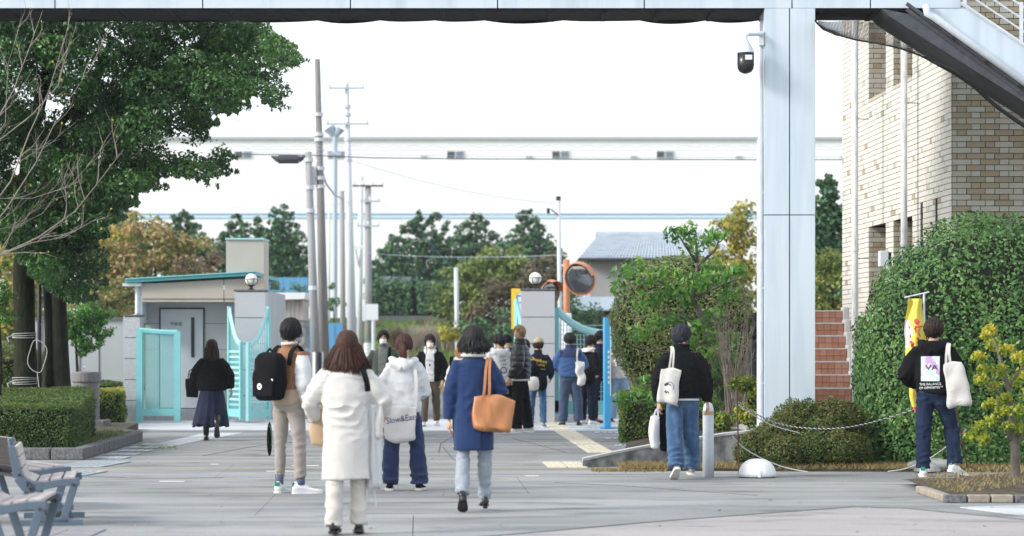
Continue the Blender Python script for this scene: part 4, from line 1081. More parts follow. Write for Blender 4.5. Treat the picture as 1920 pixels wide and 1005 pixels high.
L_['bright'] = leafmat('bright_green_leaf', [(0.028, 0.10, 0.022), (0.075, 0.23, 0.042), (0.15, 0.36, 0.065), (0.33, 0.48, 0.09)], 0.3, 0.35, 0.5)
L_['limehedge'] = leafmat('yellow_green_leaf', [(0.04, 0.09, 0.015), (0.12, 0.20, 0.03), (0.30, 0.36, 0.05), (0.52, 0.44, 0.07)], 0.45, 0.3)
L_['maple'] = leafmat('lemon_leaf', [(0.10, 0.20, 0.03), (0.26, 0.36, 0.04), (0.48, 0.48, 0.05), (0.72, 0.50, 0.05)], 0.45, 0.45)
L_['conifer'] = leafmat('dark_conifer_spray', [(0.022, 0.062, 0.038), (0.048, 0.125, 0.062), (0.09, 0.19, 0.085), (0.15, 0.27, 0.10)], 0.6, 0.1)
L_['autumn'] = leafmat('autumn_leaf', [(0.10, 0.15, 0.045), (0.27, 0.29, 0.09), (0.43, 0.27, 0.13), (0.52, 0.34, 0.21)], 0.6, 0.25)
L_['autumn2'] = leafmat('yellowing_leaf', [(0.07, 0.12, 0.03), (0.20, 0.24, 0.05), (0.42, 0.38, 0.07), (0.60, 0.42, 0.09)], 0.6, 0.3)
L_['bamboo'] = leafmat('bamboo_leaf', [(0.05, 0.10, 0.03), (0.13, 0.20, 0.05), (0.24, 0.30, 0.08), (0.36, 0.40, 0.13)], 0.5, 0.3)
L_['brownbush'] = leafmat('brownish_bush_leaf', [(0.05, 0.05, 0.03), (0.10, 0.10, 0.05), (0.17, 0.12, 0.08), (0.26, 0.17, 0.12)], 0.7, 0.1)
L_['dry'] = leafmat('dry_grass_blade', [(0.14, 0.12, 0.04), (0.28, 0.21, 0.09), (0.42, 0.31, 0.15), (0.20, 0.24, 0.07)], 0.7, 0.3)
L_['reed'] = leafmat('pale_reed', [(0.20, 0.18, 0.14), (0.30, 0.27, 0.21), (0.40, 0.36, 0.29), (0.46, 0.42, 0.34)], 0.8, 0.2)
L_['green_grass'] = leafmat('green_grass_blade', [(0.05, 0.13, 0.02), (0.10, 0.22, 0.03), (0.20, 0.30, 0.06), (0.36, 0.34, 0.10)], 0.6, 0.3)

def nrng(seed): return np.random.default_rng(seed)

def trunk(parent, pts, rad, mt='bark', name='trunk', n=12, rough=0.0):
    P = [Vector(p) for p in pts]
    # refine the path so that bark relief has vertices to work on
    Q = []; q = []
    for i in range(len(P) - 1):
        for k in range(4):
            t = k / 4; Q.append(P[i].lerp(P[i + 1], t)); q.append(rad[i] * (1 - t) + rad[i + 1] * t)
    Q.append(P[-1]); q.append(rad[-1])
    q = [r * (1 + rough * math.sin(i * 1.9) * 0.5) for i, r in enumerate(q)]
    return MB().tube(Q, q, n).build(name, M[mt], parent, smooth=True)

def local(t, p): return Vector(p) - Vector(t.location)

# --- the big camphor tree on the left
CP = [(-160, -90), (470, -90), (492, 30), (515, 60), (548, 80), (567, 104), (572, 128), (552, 150), (545, 185), (530, 214), (508, 216), (492, 178), (465, 196), (440, 222), (415, 214), (398, 232), (392, 262), (425, 272), (441, 300), (432, 326), (395, 345), (352, 338), (318, 330), (300, 352), (268, 362), (240, 392), (205, 428), (188, 452), (205, 480), (200, 520), (180, 552), (150, 572), (110, 560), (60, 520), (20, 470), (-60, 430), (-160, 420)]
def camphor_tree():
    rng = nrng(21)
    t = thing('camphor_tree', 'large dense evergreen tree with three mossy trunks bound with white rope', 'tree', (X(80, 38), 38, 0.1))
    L = Vector(t.location)
    trunk(t, [V(X(46, 38), 38, 0.0) - L, V(X(48, 38), 38, 1.2) - L, V(X(44, 38), 38, 2.6) - L, V(X(60, 38), 37.8, 4.6) - L, V(X(120, 38), 37.4, 6.4) - L], [0.19, 0.175, 0.165, 0.13, 0.06], rough=0.08)
    trunk(t, [V(X(88, 38.2), 38.4, 0.0) - L, V(X(92, 38), 38.4, 1.6) - L, V(X(84, 38), 38.3, 3.2) - L, V(X(150, 38), 37.8, 5.0) - L, V(X(230, 38), 37, 6.2) - L], [0.155, 0.14, 0.13, 0.10, 0.04], rough=0.08)
    trunk(t, [V(X(122, 38), 38.1, 0.0) - L, V(X(112, 38), 38.1, 1.3) - L, V(X(108, 38), 38.0, 3.0) - L, V(X(200, 38), 37.0, 4.6) - L, V(X(330, 38), 36.2, 5.4) - L], [0.16, 0.125, 0.115, 0.09, 0.03], rough=0.08)
    for a, b, c in (((48, 480), (10, 448), (-60, 430)), ((60, 400), (180, 330), (300, 300)), ((100, 420), (240, 260), (420, 170)), ((120, 300), (330, 180), (500, 120)), ((60, 300), (200, 120), (350, 20))):
        trunk(t, [W(a[0], a[1], 37.9) - L, W(b[0], b[1], 37.0) - L, W(c[0], c[1], 36.4) - L], [0.08, 0.05, 0.012], name='branch', n=8)
    poly = CP; n_c = 0; C = []; Rr = []
    while n_c < 430:
        px = rng.uniform(-160, 575); py = rng.uniform(-90, 575)
        if not in_poly(np.array([px]), np.array([py]), poly)[0]: continue
        d = rng.uniform(34.6, 38.4)
        C.append([X(px, d), d, Z(py, d)]); Rr.append(rng.uniform(0.26, 0.50)); n_c += 1
    C = np.array(C); Rr = np.array(Rr)
    p, nr, u = clumps(rng, C, Rr, (Rr ** 2) * 3500, 0.6)
    qx = 960 + F * p[:, 0] / p[:, 1]; qy = HY - F * (p[:, 2] - CH) / p[:, 1]
    wob = 9 * np.sin(qy * 0.21) + 6 * np.sin(qx * 0.33 + 2)
    keep = in_poly(qx + wob, qy + 0.6 * wob, poly)
    # sky gaps
    gap = (np.sin(p[:, 0] * 4.1 + 1.3) * np.sin(p[:, 2] * 5.3 + p[:, 0] * 2) + 0.35 * np.sin(p[:, 0] * 11) * np.sin(p[:, 2] * 13)) > 1.22
    keep &= ~gap
    p, nr, u, qx = p[keep], nr[keep], u[keep], qx[keep]
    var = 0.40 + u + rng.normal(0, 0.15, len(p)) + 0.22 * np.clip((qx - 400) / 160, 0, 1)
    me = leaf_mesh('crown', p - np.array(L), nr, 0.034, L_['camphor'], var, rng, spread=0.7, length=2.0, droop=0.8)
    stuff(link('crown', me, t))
    return t
camphor_tree()
for py0, py1, n, lb in ((625, 633, 5, 'white rope wound round the leftmost mossy trunk, upper'), (709, 722, 6, 'white rope tied low round the leftmost mossy trunk, above the hedge')):
    rp = thing('rope', lb, 'rope', (X(46, 38), 38, Z((py0 + py1) / 2, 38)))
    for k in range(n - 2):
        z = (k - 1) * 0.028
        MB().tube([(0.19 * math.cos(a), 0.19 * math.sin(a), z + 0.010 * math.sin(a + k)) for a in np.linspace(0, 2 * math.pi, 25)], 0.006, 5).build('turn', M['rope_white'], rp)
    MB().tube([(-0.18, -0.06, 0), (-0.25, -0.1, -0.03), (-0.22, -0.1, -0.1)], 0.012, 5).build('loose_end', M['rope_white'], rp)
bp = thing('black_post', 'slim black lamp post standing between the mossy trunks', 'post', (X(74, 37.6), 37.6, 0.1))
MB().tube([(0, 0, 0), (0, 0, 3.1)], 0.034, 10).build('shaft', M['black_metal'], bp, smooth=True)
MB().lathe([(0.045, 3.1), (0.045, 3.16), (0.02, 3.2)], n=10).build('cap', M['black_metal'], bp)
hp = thing('rope_loop', 'oval loop of pale twisted rope hung on the black post', 'rope', (X(70, 37.4), 37.4, Z(668, 37.4)))
MB().tube([(0.14 * math.cos(a) + 0.02 * math.sin(3 * a), 0.0, 0.25 * math.sin(a)) for a in np.linspace(0, 2 * math.pi, 41)], 0.006, 5).build('strands', M['rope_white'], hp)
MB().tube([(0, 0, -0.25), (0.03, 0, -0.5)], 0.006, 4).build('tail', M['rope_white'], hp)

# --- bare twigs of a leafless tree entering from the left
def bare_tree():
    rng = random.Random(5)
    t = thing('bare_tree', 'leafless tree whose pale twigs with a few yellow leaves reach in from the left', 'tree', (X(-170, 27.0), 27.0, 0.0))
    L = Vector(t.location)
    trunk(t, [(0, 0, 0), (0.02, 0, 1.5), (0.1, 0, 2.6), (0.2, 0.1, 4.2)], [0.10, 0.085, 0.06, 0.02], 'bark_grey')
    mains = [([(-150, 640), (-60, 540), (0, 478), (70, 446), (140, 397), (178, 350), (232, 280)], 0.028), ([(0, 478), (60, 455), (120, 445), (190, 405)], 0.014), ([(-150, 600), (-40, 420), (20, 340), (55, 250), (92, 170), (128, 50)], 0.022),
             ([(-100, 520), (10, 395), (70, 300), (110, 215), (165, 135)], 0.016), ([(-120, 420), (-20, 250), (25, 170), (55, 90), (80, 20)], 0.018), ([(-80, 350), (0, 262), (60, 215), (110, 160), (135, 60)], 0.013),
             ([(-100, 480), (0, 372), (60, 372), (130, 350), (175, 300)], 0.012), ([(-60, 330), (10, 230), (15, 120), (40, 40)], 0.010), ([(0, 470), (-10, 430), (30, 425), (80, 400), (150, 300)], 0.010)]
    bm = MB(); tips = []
    def grow(p, d, length, r, depth):
        pts = [p]; cur = p.copy(); dirv = d.copy(); n = 5
        for i in range(n):
            dirv = (dirv + V(rng.uniform(-.16, .16), rng.uniform(-.2, .2), rng.uniform(-.10, .16))).normalized()
            cur = cur + dirv * (length / n); pts.append(cur.copy())
            if depth > 0 and i > 0 and rng.random() < 0.75:
                nd = (dirv + V(rng.uniform(-.7, .7), rng.uniform(-.5, .5), rng.uniform(-.4, .7))).normalized()
                grow(cur.copy(), nd, length * rng.uniform(0.35, 0.6), r * 0.55, depth - 1)
        bm.tube(pts, [0.65 * r * (1 - 0.75 * i / n) for i in range(n + 1)], 4)
        tips.append((pts[-1], dirv))
    for pts, r in mains:
        d0 = rng.uniform(26.6, 27.4); P = [W(a, b, d0 + 0.1 * i) - L for i, (a, b) in enumerate(pts)]
        bm.tube(P, [0.56 * r * (1 - 0.8 * i / (len(P) - 1)) for i in range(len(P))], 6)
        for i in range(1, len(P)):
            for k in range(2):
                q = P[i - 1].lerp(P[i], rng.random()); dv = (P[i] - P[i - 1]).normalized()
                nd = (dv + V(rng.uniform(-.8, .8), rng.uniform(-.5, .5), rng.uniform(-.5, .8))).normalized()
                grow(q, nd, rng.uniform(0.18, 0.50), r * 0.35 + 0.0015, 1)
    stuff(bm.build('twigs', M['twig'], t))
    rn = nrng(3); sel = [tips[i] for i in rn.choice(len(tips), 55, replace=False)]
    p = np.array([list(a) for a, b in sel]); k = 1
    me = leaf_mesh('leaves', p, rn.normal(0, 1, p.shape), 0.022, L_['maple'], rn.uniform(0.5, 1, len(p)), rn, length=1.4, droop=1.0)
    stuff(link('leaves', me, t))
bare_tree()

# --- clipped hedges
def surf_leaves(t, P, N, size, mt, rng, base=0.45, noise=0.17, spread=0.55, length=1.7, droop=0.0, lump=None, name='foliage'):
    var = base + rng.normal(0, noise, len(P)) + 0.14 * np.sin(P[:, 0] * 3.1 + P[:, 2] * 4.7) * np.sin(P[:, 1] * 2.3 + P[:, 2] * 2.1)
    return stuff(link(name, leaf_mesh(name, P, N, size, mt, var, rng, spread=spread, length=length, droop=droop), t))
def box_hedge(label, poly, z0, z1, mt, size, dens, seed, ztop=None, base=0.45, topbase=None, name='hedge', rough=0.04, spread=0.6):
    """a clipped hedge on a ground outline (list of x, y; counter-clockwise)"""
    rng = nrng(seed); cx = sum(p[0] for p in poly) / len(poly); cy = sum(p[1] for p in poly) / len(poly)
    t = thing(name, label, 'hedge', (cx, cy, z0))
    ins = [((p[0] - cx) * 0.93 + cx, (p[1] - cy) * 0.93 + cy) for p in poly]
    zt = (lambda x, y: z1) if ztop is None else ztop
    c = MB().slab([(x - cx, y - cy) for x, y in ins], 0, min(zt(*p) for p in poly) - z0 - 0.06); c.build('branches', M['core'], t)
    Ps, Ns = [], []
    for (a, b) in zip(poly, poly[1:] + poly[:1]):
        L = math.hypot(b[0] - a[0], b[1] - a[1]); hgt = z1 - z0; k = int(L * hgt * dens)
        s = rng.uniform(0, 1, k); x = a[0] + (b[0] - a[0]) * s; y = a[1] + (b[1] - a[1]) * s
        zz = np.array([zt(q, w) for q, w in zip(x, y)]) - z0
        z = rng.uniform(0, 1, k) * zz
        n = np.array([(b[1] - a[1]) / L, -(b[0] - a[0]) / L, 0.0])
        inset = 0.10 * np.clip((z / zz - 0.8) / 0.2, 0, 1) ** 2 + rng.uniform(-0.02, 0.09, k) + rough * np.sin(s * L * 5 + seed) * np.sin(z * 9)
        P = np.stack([x, y, z], 1) - n * inset[:, None]; Ps.append(P); Ns.append(np.tile(n, (k, 1)) + [0, 0, 0.2])
    xs = [p[0] for p in poly]; ys = [p[1] for p in poly]; area = (max(xs) - min(xs)) * (max(ys) - min(ys))
    k = int(area * dens * 0.9); x = rng.uniform(min(xs), max(xs), k); y = rng.uniform(min(ys), max(ys), k); m = in_poly(x, y, poly); x, y = x[m], y[m]
    z = np.array([zt(q, w) for q, w in zip(x, y)]) - z0 + rng.uniform(-0.06, 0.015, len(x)) + rough * np.sin(x * 4) * np.sin(y * 5)
    P2 = np.stack([x, y, z], 1)
    N2 = np.tile([0, -0.2, 1.0], (len(x), 1))
    side = np.concatenate(Ps); n_side = len(side)
    P = np.concatenate([side, P2]); N = np.concatenate(Ns + [N2])
    P[:, 0] -= cx; P[:, 1] -= cy
    var = base + rng.normal(0, 0.16, len(P)) + 0.16 * np.sin(P[:, 0] * 5.1 + P[:, 2] * 3.7) * np.sin(P[:, 1] * 3.3 + P[:, 2] * 5.1)
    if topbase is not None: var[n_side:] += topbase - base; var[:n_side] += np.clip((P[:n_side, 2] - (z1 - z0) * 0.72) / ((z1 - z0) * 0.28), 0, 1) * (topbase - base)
    stuff(link('foliage', leaf_mesh('foliage', P, N, size, mt, var, rng, spread=spread, length=1.7), t))
    return t
hx1 = X(140, 32.2)
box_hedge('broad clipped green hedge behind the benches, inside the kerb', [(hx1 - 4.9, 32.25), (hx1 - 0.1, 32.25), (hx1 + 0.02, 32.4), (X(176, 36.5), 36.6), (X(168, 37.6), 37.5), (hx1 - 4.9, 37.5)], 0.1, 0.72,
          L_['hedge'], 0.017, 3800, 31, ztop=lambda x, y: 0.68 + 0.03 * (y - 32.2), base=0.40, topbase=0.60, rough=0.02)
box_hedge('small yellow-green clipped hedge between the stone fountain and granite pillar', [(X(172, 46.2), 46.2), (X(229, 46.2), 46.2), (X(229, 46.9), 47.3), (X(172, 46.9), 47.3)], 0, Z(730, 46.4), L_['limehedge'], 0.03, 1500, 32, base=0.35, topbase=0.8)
box_hedge('low green clipped hedge in front of the grey wall', [(X(150, 48.2), 48.2), (X(229, 48.2), 48.2), (X(229, 49), 49.2), (X(150, 49), 49.2)], 0, Z(718, 48.2), L_['hedge'], 0.03, 1200, 33, base=0.5)
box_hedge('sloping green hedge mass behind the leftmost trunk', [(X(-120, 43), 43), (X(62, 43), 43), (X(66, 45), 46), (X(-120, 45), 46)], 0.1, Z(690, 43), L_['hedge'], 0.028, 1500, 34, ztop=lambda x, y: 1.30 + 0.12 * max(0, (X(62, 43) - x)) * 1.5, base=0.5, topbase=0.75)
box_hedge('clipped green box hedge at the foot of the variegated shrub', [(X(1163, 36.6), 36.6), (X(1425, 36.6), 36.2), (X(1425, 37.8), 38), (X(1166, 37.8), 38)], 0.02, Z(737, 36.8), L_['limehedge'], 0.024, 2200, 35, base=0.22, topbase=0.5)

def dome_hedge(label, c, a, b, h, e, mt, size, n, seed, z0=0.0, base=0.45, name='hedge', inner=0.12, droop=0.4, spread=0.55, cat='hedge', low=0.0, length=1.7):
    rng = nrng(seed); t = thing(name, label, cat, (c[0], c[1], z0))
    def pts(k, s=1.0):
        d = rng.normal(0, 1, (k, 3)); d[:, 2] = np.abs(d[:, 2]) if low >= 0 else d[:, 2]; d /= np.linalg.norm(d, axis=1)[:, None]
        q = (np.abs(d[:, 0] / a) ** e + np.abs(d[:, 1] / b) ** e + np.abs(d[:, 2] / h) ** e) ** (-1 / e)
        return d * q[:, None] * s, d
    P, dd = pts(n)
    lump = 1 + 0.030 * np.sin(P[:, 0] * 4.1 + seed) * np.sin(P[:, 2] * 4.7 + 1) + 0.02 * np.sin(P[:, 0] * 9.7) * np.sin(P[:, 2] * 8.3) + rng.uniform(-inner, 0.015, n)
    N = np.stack([np.sign(P[:, 0]) * np.abs(P[:, 0] / a) ** (e - 1) / a, np.sign(P[:, 1]) * np.abs(P[:, 1] / b) ** (e - 1) / b, np.sign(P[:, 2]) * np.abs(P[:, 2] / h) ** (e - 1) / h], 1)
    N /= np.linalg.norm(N, axis=1)[:, None]
    P = P * lump[:, None]
    m = P[:, 2] > 0.0 if low >= 0 else P[:, 2] > low * h
    P, N = P[m], N[m]
    # a dark mass of wood inside
    cm = MB(); nu, nv = 28, 14; rings = []
    for i in range(nv):
        th = (math.pi / 2 if low >= 0 else math.pi) * (i + 0.02) / nv
        ring = []
        for k in range(nu):
            ph = 2 * math.pi * k / nu; d = (math.sin(th) * math.cos(ph), math.sin(th) * math.sin(ph), math.cos(th))
            q = (abs(d[0] / a) ** e + abs(d[1] / b) ** e + abs(d[2] / h) ** e) ** (-1 / e) * (1 - inner - 0.01)
            z = d[2] * q
            ring.append((d[0] * q, d[1] * q, max(z, low * h if low < 0 else 0)))
        rings.append(ring)
    cm.loft(rings[::-1]); cm.build('branches', M['core'], t, smooth=True)
    surf_leaves(t, P, N, size, mt, rng, base=base, droop=droop, spread=spread, length=length)
    return t
dome_hedge('huge rounded glossy green hedge in front of the brick building', (X(1893, 30.0), 30.15), 1.89, 1.35, 3.09, 3.2, L_['round'], 0.031, 60000, 41, base=0.50, spread=0.42, length=1.9, inner=0.07)
# azaleas
def azalea(label, blobs, seed):
    x, y = blobs[0][0], blobs[0][1]
    rng = nrng(seed); d0 = blobs[0][2]
    t = thing('azalea_bush', label, 'bush', (X(x, d0), d0, 0.03))
    L = np.array(t.location)
    P, N, U_ = [], [], []
    for (px, py, d, rx, rz) in blobs:
        k = int(rx * rz * 62000); dd = rng.normal(0, 1, (k, 3)); dd /= np.linalg.norm(dd, axis=1)[:, None]
        rr = rng.uniform(0.78, 1.04, k) * (1 + 0.07 * np.sin(dd[:, 0] * 9 + px) * np.sin(dd[:, 2] * 8))
        q = dd * rr[:, None] * np.array([rx, rx * 0.8, rz]); c = np.array([X(px, d), d, Z(py, d)])
        P.append(q + c - L); N.append(dd); U_.append(np.full(k, rng.uniform(-0.14, 0.16)) + 0.10 * dd[:, 2])
        MB().ball(c - L, (rx * 0.82, rx * 0.64, rz * 0.82)).build('branches', M['core'], t, smooth=True)
    P = np.concatenate(P); N = np.concatenate(N); U_ = np.concatenate(U_); m = P[:, 2] > 0
    P, N, U_ = P[m], N[m], U_[m]
    var = 0.40 + U_ + rng.normal(0, 0.17, len(P))
    stuff(link('foliage', leaf_mesh('foliage', P, N, 0.015, L_['azalea'], var, rng, spread=0.8, length=2.2), t))
azalea('lowest reddish green azalea bush beside the iron stake', [(1425, 842, 28.9, 0.26, 0.26), (1468, 850, 28.7, 0.25, 0.22), (1400, 850, 28.9, 0.16, 0.16), (1450, 820, 29.2, 0.22, 0.24)], 51)
azalea('tall azalea bush in front of the white column foot', [(1500, 800, 29.3, 0.36, 0.34), (1478, 812, 29.2, 0.30, 0.28), (1560, 792, 29.3, 0.34, 0.30), (1590, 800, 29.3, 0.26, 0.30)], 52)
azalea('front azalea bush between the white dome and the round hedge', [(1520, 848, 28.8, 0.30, 0.24), (1572, 845, 28.8, 0.28, 0.25), (1605, 850, 28.9, 0.2, 0.24), (1545, 820, 29.0, 0.28, 0.25)], 53)

# --- variegated rounded shrub and the bright-leaved young tree before it
vs_ = dome_hedge('rounded variegated pale green shrub on a short stem', (X(1278, 38.6), 38.6), 1.14, 0.9, 1.13, 2.3, L_['varieg'], 0.030, 26000, 61, z0=Z(612, 38.6), base=0.42, low=-0.98, inner=0.10, cat='bush', name='shrub')
MB().tube([(0, 0, -1.7), (0.05, 0, -0.8)], [0.06, 0.05], 8).build('stem', M['bark_grey'], vs_)
def bright_tree():
    rng = nrng(62); d0 = 35.0
    t = thing('young_tree', 'young tree with bright green drooping leaves in front of the variegated shrub', 'tree', (X(1362, d0), 34.6, 0.25))
    L = Vector(t.location)
    trunk(t, [W(1362, 812, d0) - L, W(1345, 700, d0) - L, W(1318, 600, d0) - L, W(1300, 560, d0) - L, W(1308, 500, d0) - L, W(1305, 450, d0) - L], [0.075, 0.06, 0.05, 0.04, 0.03, 0.01], 'bark_grey', n=9)
    br = [((1300, 560), (1230, 525), (1170, 515)), ((1306, 500), (1340, 470), (1352, 440)), ((1305, 490), (1285, 460), (1268, 435)), ((1300, 560), (1360, 530), (1400, 520)), ((1318, 600), (1250, 590), (1190, 600)), ((1330, 640), (1260, 660), (1190, 650)), ((1345, 690), (1390, 650), (1405, 610)), ((1350, 720), (1290, 730), (1200, 720)), ((1355, 750), (1390, 720), (1400, 680)), ((1318, 600), (1370, 590), (1395, 570)), ((1345, 700), (1240, 760), (1180, 752))]
    for b in br: trunk(t, [W(*b[0], d0) - L, W(*b[1], d0 - 0.25) - L, W(*b[2], d0 - 0.35) - L], [0.03, 0.018, 0.006], 'bark_grey', 'branch', 6)
    cl = [(1265, 440, 22), (1290, 432, 22), (1320, 448, 24), (1345, 440, 20), (1300, 462, 22), (1338, 500, 24), (1172, 512, 26), (1195, 498, 20), (1160, 540, 18), (1215, 520, 24), (1250, 510, 24), (1285, 515, 26), (1330, 525, 22), (1365, 520, 24), (1385, 505, 20), (1200, 565, 26), (1230, 560, 20), (1260, 545, 20), (1300, 535, 22), (1365, 555, 20), (1200, 625, 22), (1230, 605, 24), (1265, 600, 20), (1290, 640, 18), (1340, 590, 22), (1350, 630, 24), (1330, 660, 24), (1385, 640, 22), (1370, 670, 22), (1345, 695, 24), (1385, 705, 22), (1320, 720, 22), (1360, 735, 22), (1300, 690, 22), (1375, 755, 20), (1215, 715, 20), (1200, 745, 22), (1170, 748, 20), (1235, 745, 18), (1330, 765, 20), (1290, 560, 20), (1310, 610, 18)]
    C = np.array([list(W(a, b, d0 - 0.3 + rng.uniform(-0.35, 0.3)) - L) for a, b, r in cl]); Rr = np.array([r for a, b, r in cl]) * d0 / F * 1.15
    p, nr, u = clumps(rng, C, Rr, [66] * len(C), 0.25)
    var = 0.48 + u + rng.normal(0, 0.2, len(p))
    stuff(link('crown', leaf_mesh('crown', p, nr, 0.046, L_['bright'], var, rng, spread=0.7, length=2.3, droop=1.3), t))
bright_tree()
def twiggy(label, px0, px1, d, py_b, py_t, n, seed):
    rng = random.Random(seed); t = thing('bare_shrub', label, 'bush', (X((px0 + px1) / 2, d), d, 0.2)); L = Vector(t.location); m = MB()
    for k in range(n):
        b = W((px0 + px1) / 2 + rng.uniform(-14, 14), py_b, d) - L; e = W(rng.uniform(px0, px1), py_t + rng.uniform(0, 90), d + rng.uniform(-0.4, 0.4)) - L
        mid = b.lerp(e, 0.5) + V(rng.uniform(-.1, .1), rng.uniform(-.1, .1), 0)
        m.tube([b, mid, e], [0.011, 0.007, 0.002], 4)
        for q in range(4):
            s = mid.lerp(e, rng.random()); m.tube([s, s + V(rng.uniform(-.16, .16), rng.uniform(-.1, .1), rng.uniform(.05, .28))], [0.005, 0.002], 3)
    stuff(m.build('stems', M['twig'], t))
twiggy('bare grey-stemmed shrub between the young tree and the downpipe', 1335, 1418, 34.2, 800, 575, 42, 7)
def plant(label, px, py, d, r, mt, n, size, seed, zs=0.8, name='shrub', cat='bush', droop=0.3, base=0.5):
    rng = nrng(seed); t = thing(name, label, cat, (X(px, d), d, 0.1)); L = Vector(t.location); c = W(px, py, d) - L; rr = r * d / F
    C = np.array([[c.x + rng.uniform(-.6, .6) * rr, rng.uniform(-.4, .4) * rr, c.z + rng.uniform(-.5, .5) * rr * zs] for _ in range(9)])
    p, nr, u = clumps(rng, C, np.full(9, rr * 0.5), [n // 9] * 9, 0.4)
    stuff(link('foliage', leaf_mesh('foliage', p, nr, size, mt, base + u + rng.normal(0, .2, len(p)), rng, spread=0.8, length=2.0, droop=droop), t))
    MB().tube([(0, 0, -0.1), (0, 0, c.z)], 0.012, 5).build('stem', M['bark_grey'], t)
plant('yellow-green shrub just left of the downpipe above the low wall', 1405, 778, 32.5, 34, L_['limehedge'], 1300, 0.028, 71)
plant('second yellow-green shrub behind the walking man with the blue jeans', 1345, 792, 32.8, 30, L_['limehedge'], 1000, 0.028, 72)
plant('yellow-green shrub low behind the first, nearer the young tree', 1400, 730, 33.6, 34, L_['limehedge'], 1000, 0.03, 75, base=0.4)

# --- yellow-green young tree in the front planter
def lemon_tree():
    rng = nrng(63); d0 = 24.0
    t = thing('small_tree', 'young yellow-green tree growing in the front planter', 'tree', (X(1903, d0), d0, 0.12)); L = Vector(t.location)
    trunk(t, [W(1903, 912, d0) - L, W(1904, 850, d0) - L, W(1898, 790, d0) - L, W(1890, 725, d0) - L, W(1872, 660, d0) - L, W(1858, 615, d0) - L], [0.055, 0.048, 0.036, 0.026, 0.016, 0.005], 'bark_grey', n=10)
    for b in (((1900, 830), (1875, 790), (1868, 740)), ((1893, 750), (1850, 720), (1832, 700)), ((1898, 790), (1855, 800), (1818, 812)), ((1903, 840), (1930, 790), (1950, 740)), ((1890, 725), (1915, 690), (1925, 660)), ((1898, 770), (1925, 780), (1945, 800))):
        trunk(t, [W(*b[0], d0) - L, W(*b[1], d0 - 0.1) - L, W(*b[2], d0 - 0.15) - L], [0.02, 0.012, 0.004], 'bark_grey', 'branch', 6)
    cl = [(1855, 620, 15), (1860, 645, 16), (1848, 630, 9), (1886, 655, 15), (1836, 668, 13), (1912, 671, 16), (1842, 690, 10), (1839, 711, 14), (1875, 695, 17), (1898, 715, 17), (1862, 725, 12), (1867, 755, 17), (1908, 771, 18), (1885, 745, 12), (1835, 803, 16), (1859, 790, 16), (1912, 805, 18), (1819, 818, 12), (1845, 825, 14), (1925, 700, 18), (1935, 740, 20), (1935, 830, 18), (1890, 800, 12), (1850, 760, 10), (1880, 770, 14), (1960, 780, 20), (1960, 690, 20)]
    C = np.array([list(W(a, b, d0 + rng.uniform(-0.3, 0.25)) - L) for a, b, r in cl]); Rr = np.array([r for a, b, r in cl]) * d0 / F * 1.15
    p, nr, u = clumps(rng, C, Rr, [110] * len(C), 0.2)
    var = 0.42 + u + rng.normal(0, 0.2, len(p)) + 0.18 * np.clip((p[:, 2] - 0.9) / 0.6, -0.6, 1)
    stuff(link('crown', leaf_mesh('crown', p, nr, 0.026, L_['maple'], var, rng, spread=0.9, length=1.7, droop=1.4, fold=0.4), t))
lemon_tree()

# --- other trees near the wall on the left
def far_tree(label, blobs, mt, size, dens, seed, d, trunk_px=None, base=0.45, name='tree', squash=1.0, droop=0.2, trunk_r=0.16, group=None, noise=0.17, shell=0.45):
    """crown of clumps; blobs are (px, py, radius px)"""
    rng = nrng(seed); px0 = trunk_px if trunk_px is not None else blobs[0][0]
    t = thing(name, label, 'tree', (X(px0, d), d, 0), 0, group); L = Vector(t.location)
    C = []; Rr = []
    for px, py, r in blobs:
        r_ = r * 1.12 * d / F; m = max(4, int(r / 3.2))
        for k in range(m):
            a = rng.normal(0, 0.42, 3)
            C.append([X(px, d) + a[0] * r_ - L.x, a[1] * r_ * 1.0, Z(py, d) + a[2] * r_]); Rr.append(r_ * rng.uniform(0.38, 0.74))
    C = np.array(C); Rr = np.array(Rr)
    p, nr, u = clumps(rng, C, Rr, np.maximum(20, Rr ** 2 * dens), shell)
    var = base + u * 1.1 + rng.normal(0, noise, len(p))
    stuff(link('crown', leaf_mesh('crown', p, nr, size, mt, var, rng, spread=0.9, length=1.6, droop=droop), t))
    zt = max(Z(b[1], d) for b in blobs)
    trunk(t, [(0, 0, 0), (0.05, 0, zt * 0.5), (0, 0, zt * 0.9)], [trunk_r, trunk_r * 0.7, trunk_r * 0.25], 'bark', n=8)
    return t
far_tree('small leafy tree with light green crown against the grey boundary wall', [(160, 590, 26), (180, 615, 24), (140, 620, 26), (150, 645, 20), (185, 640, 16), (165, 655, 12), (195, 600, 16), (175, 585, 18), (135, 600, 20), (190, 625, 14)], L_['bright'], 0.032, 7000, 81, 44, 140, base=0.30, trunk_r=0.04, droop=0.9)
far_tree('bright green little conifer at the left edge of the picture', [(2, 500, 10), (4, 530, 16), (6, 560, 20), (4, 590, 20), (-14, 560, 26)], L_['bright'], 0.022, 9000, 82, 35, -5, base=0.28, trunk_r=0.04)

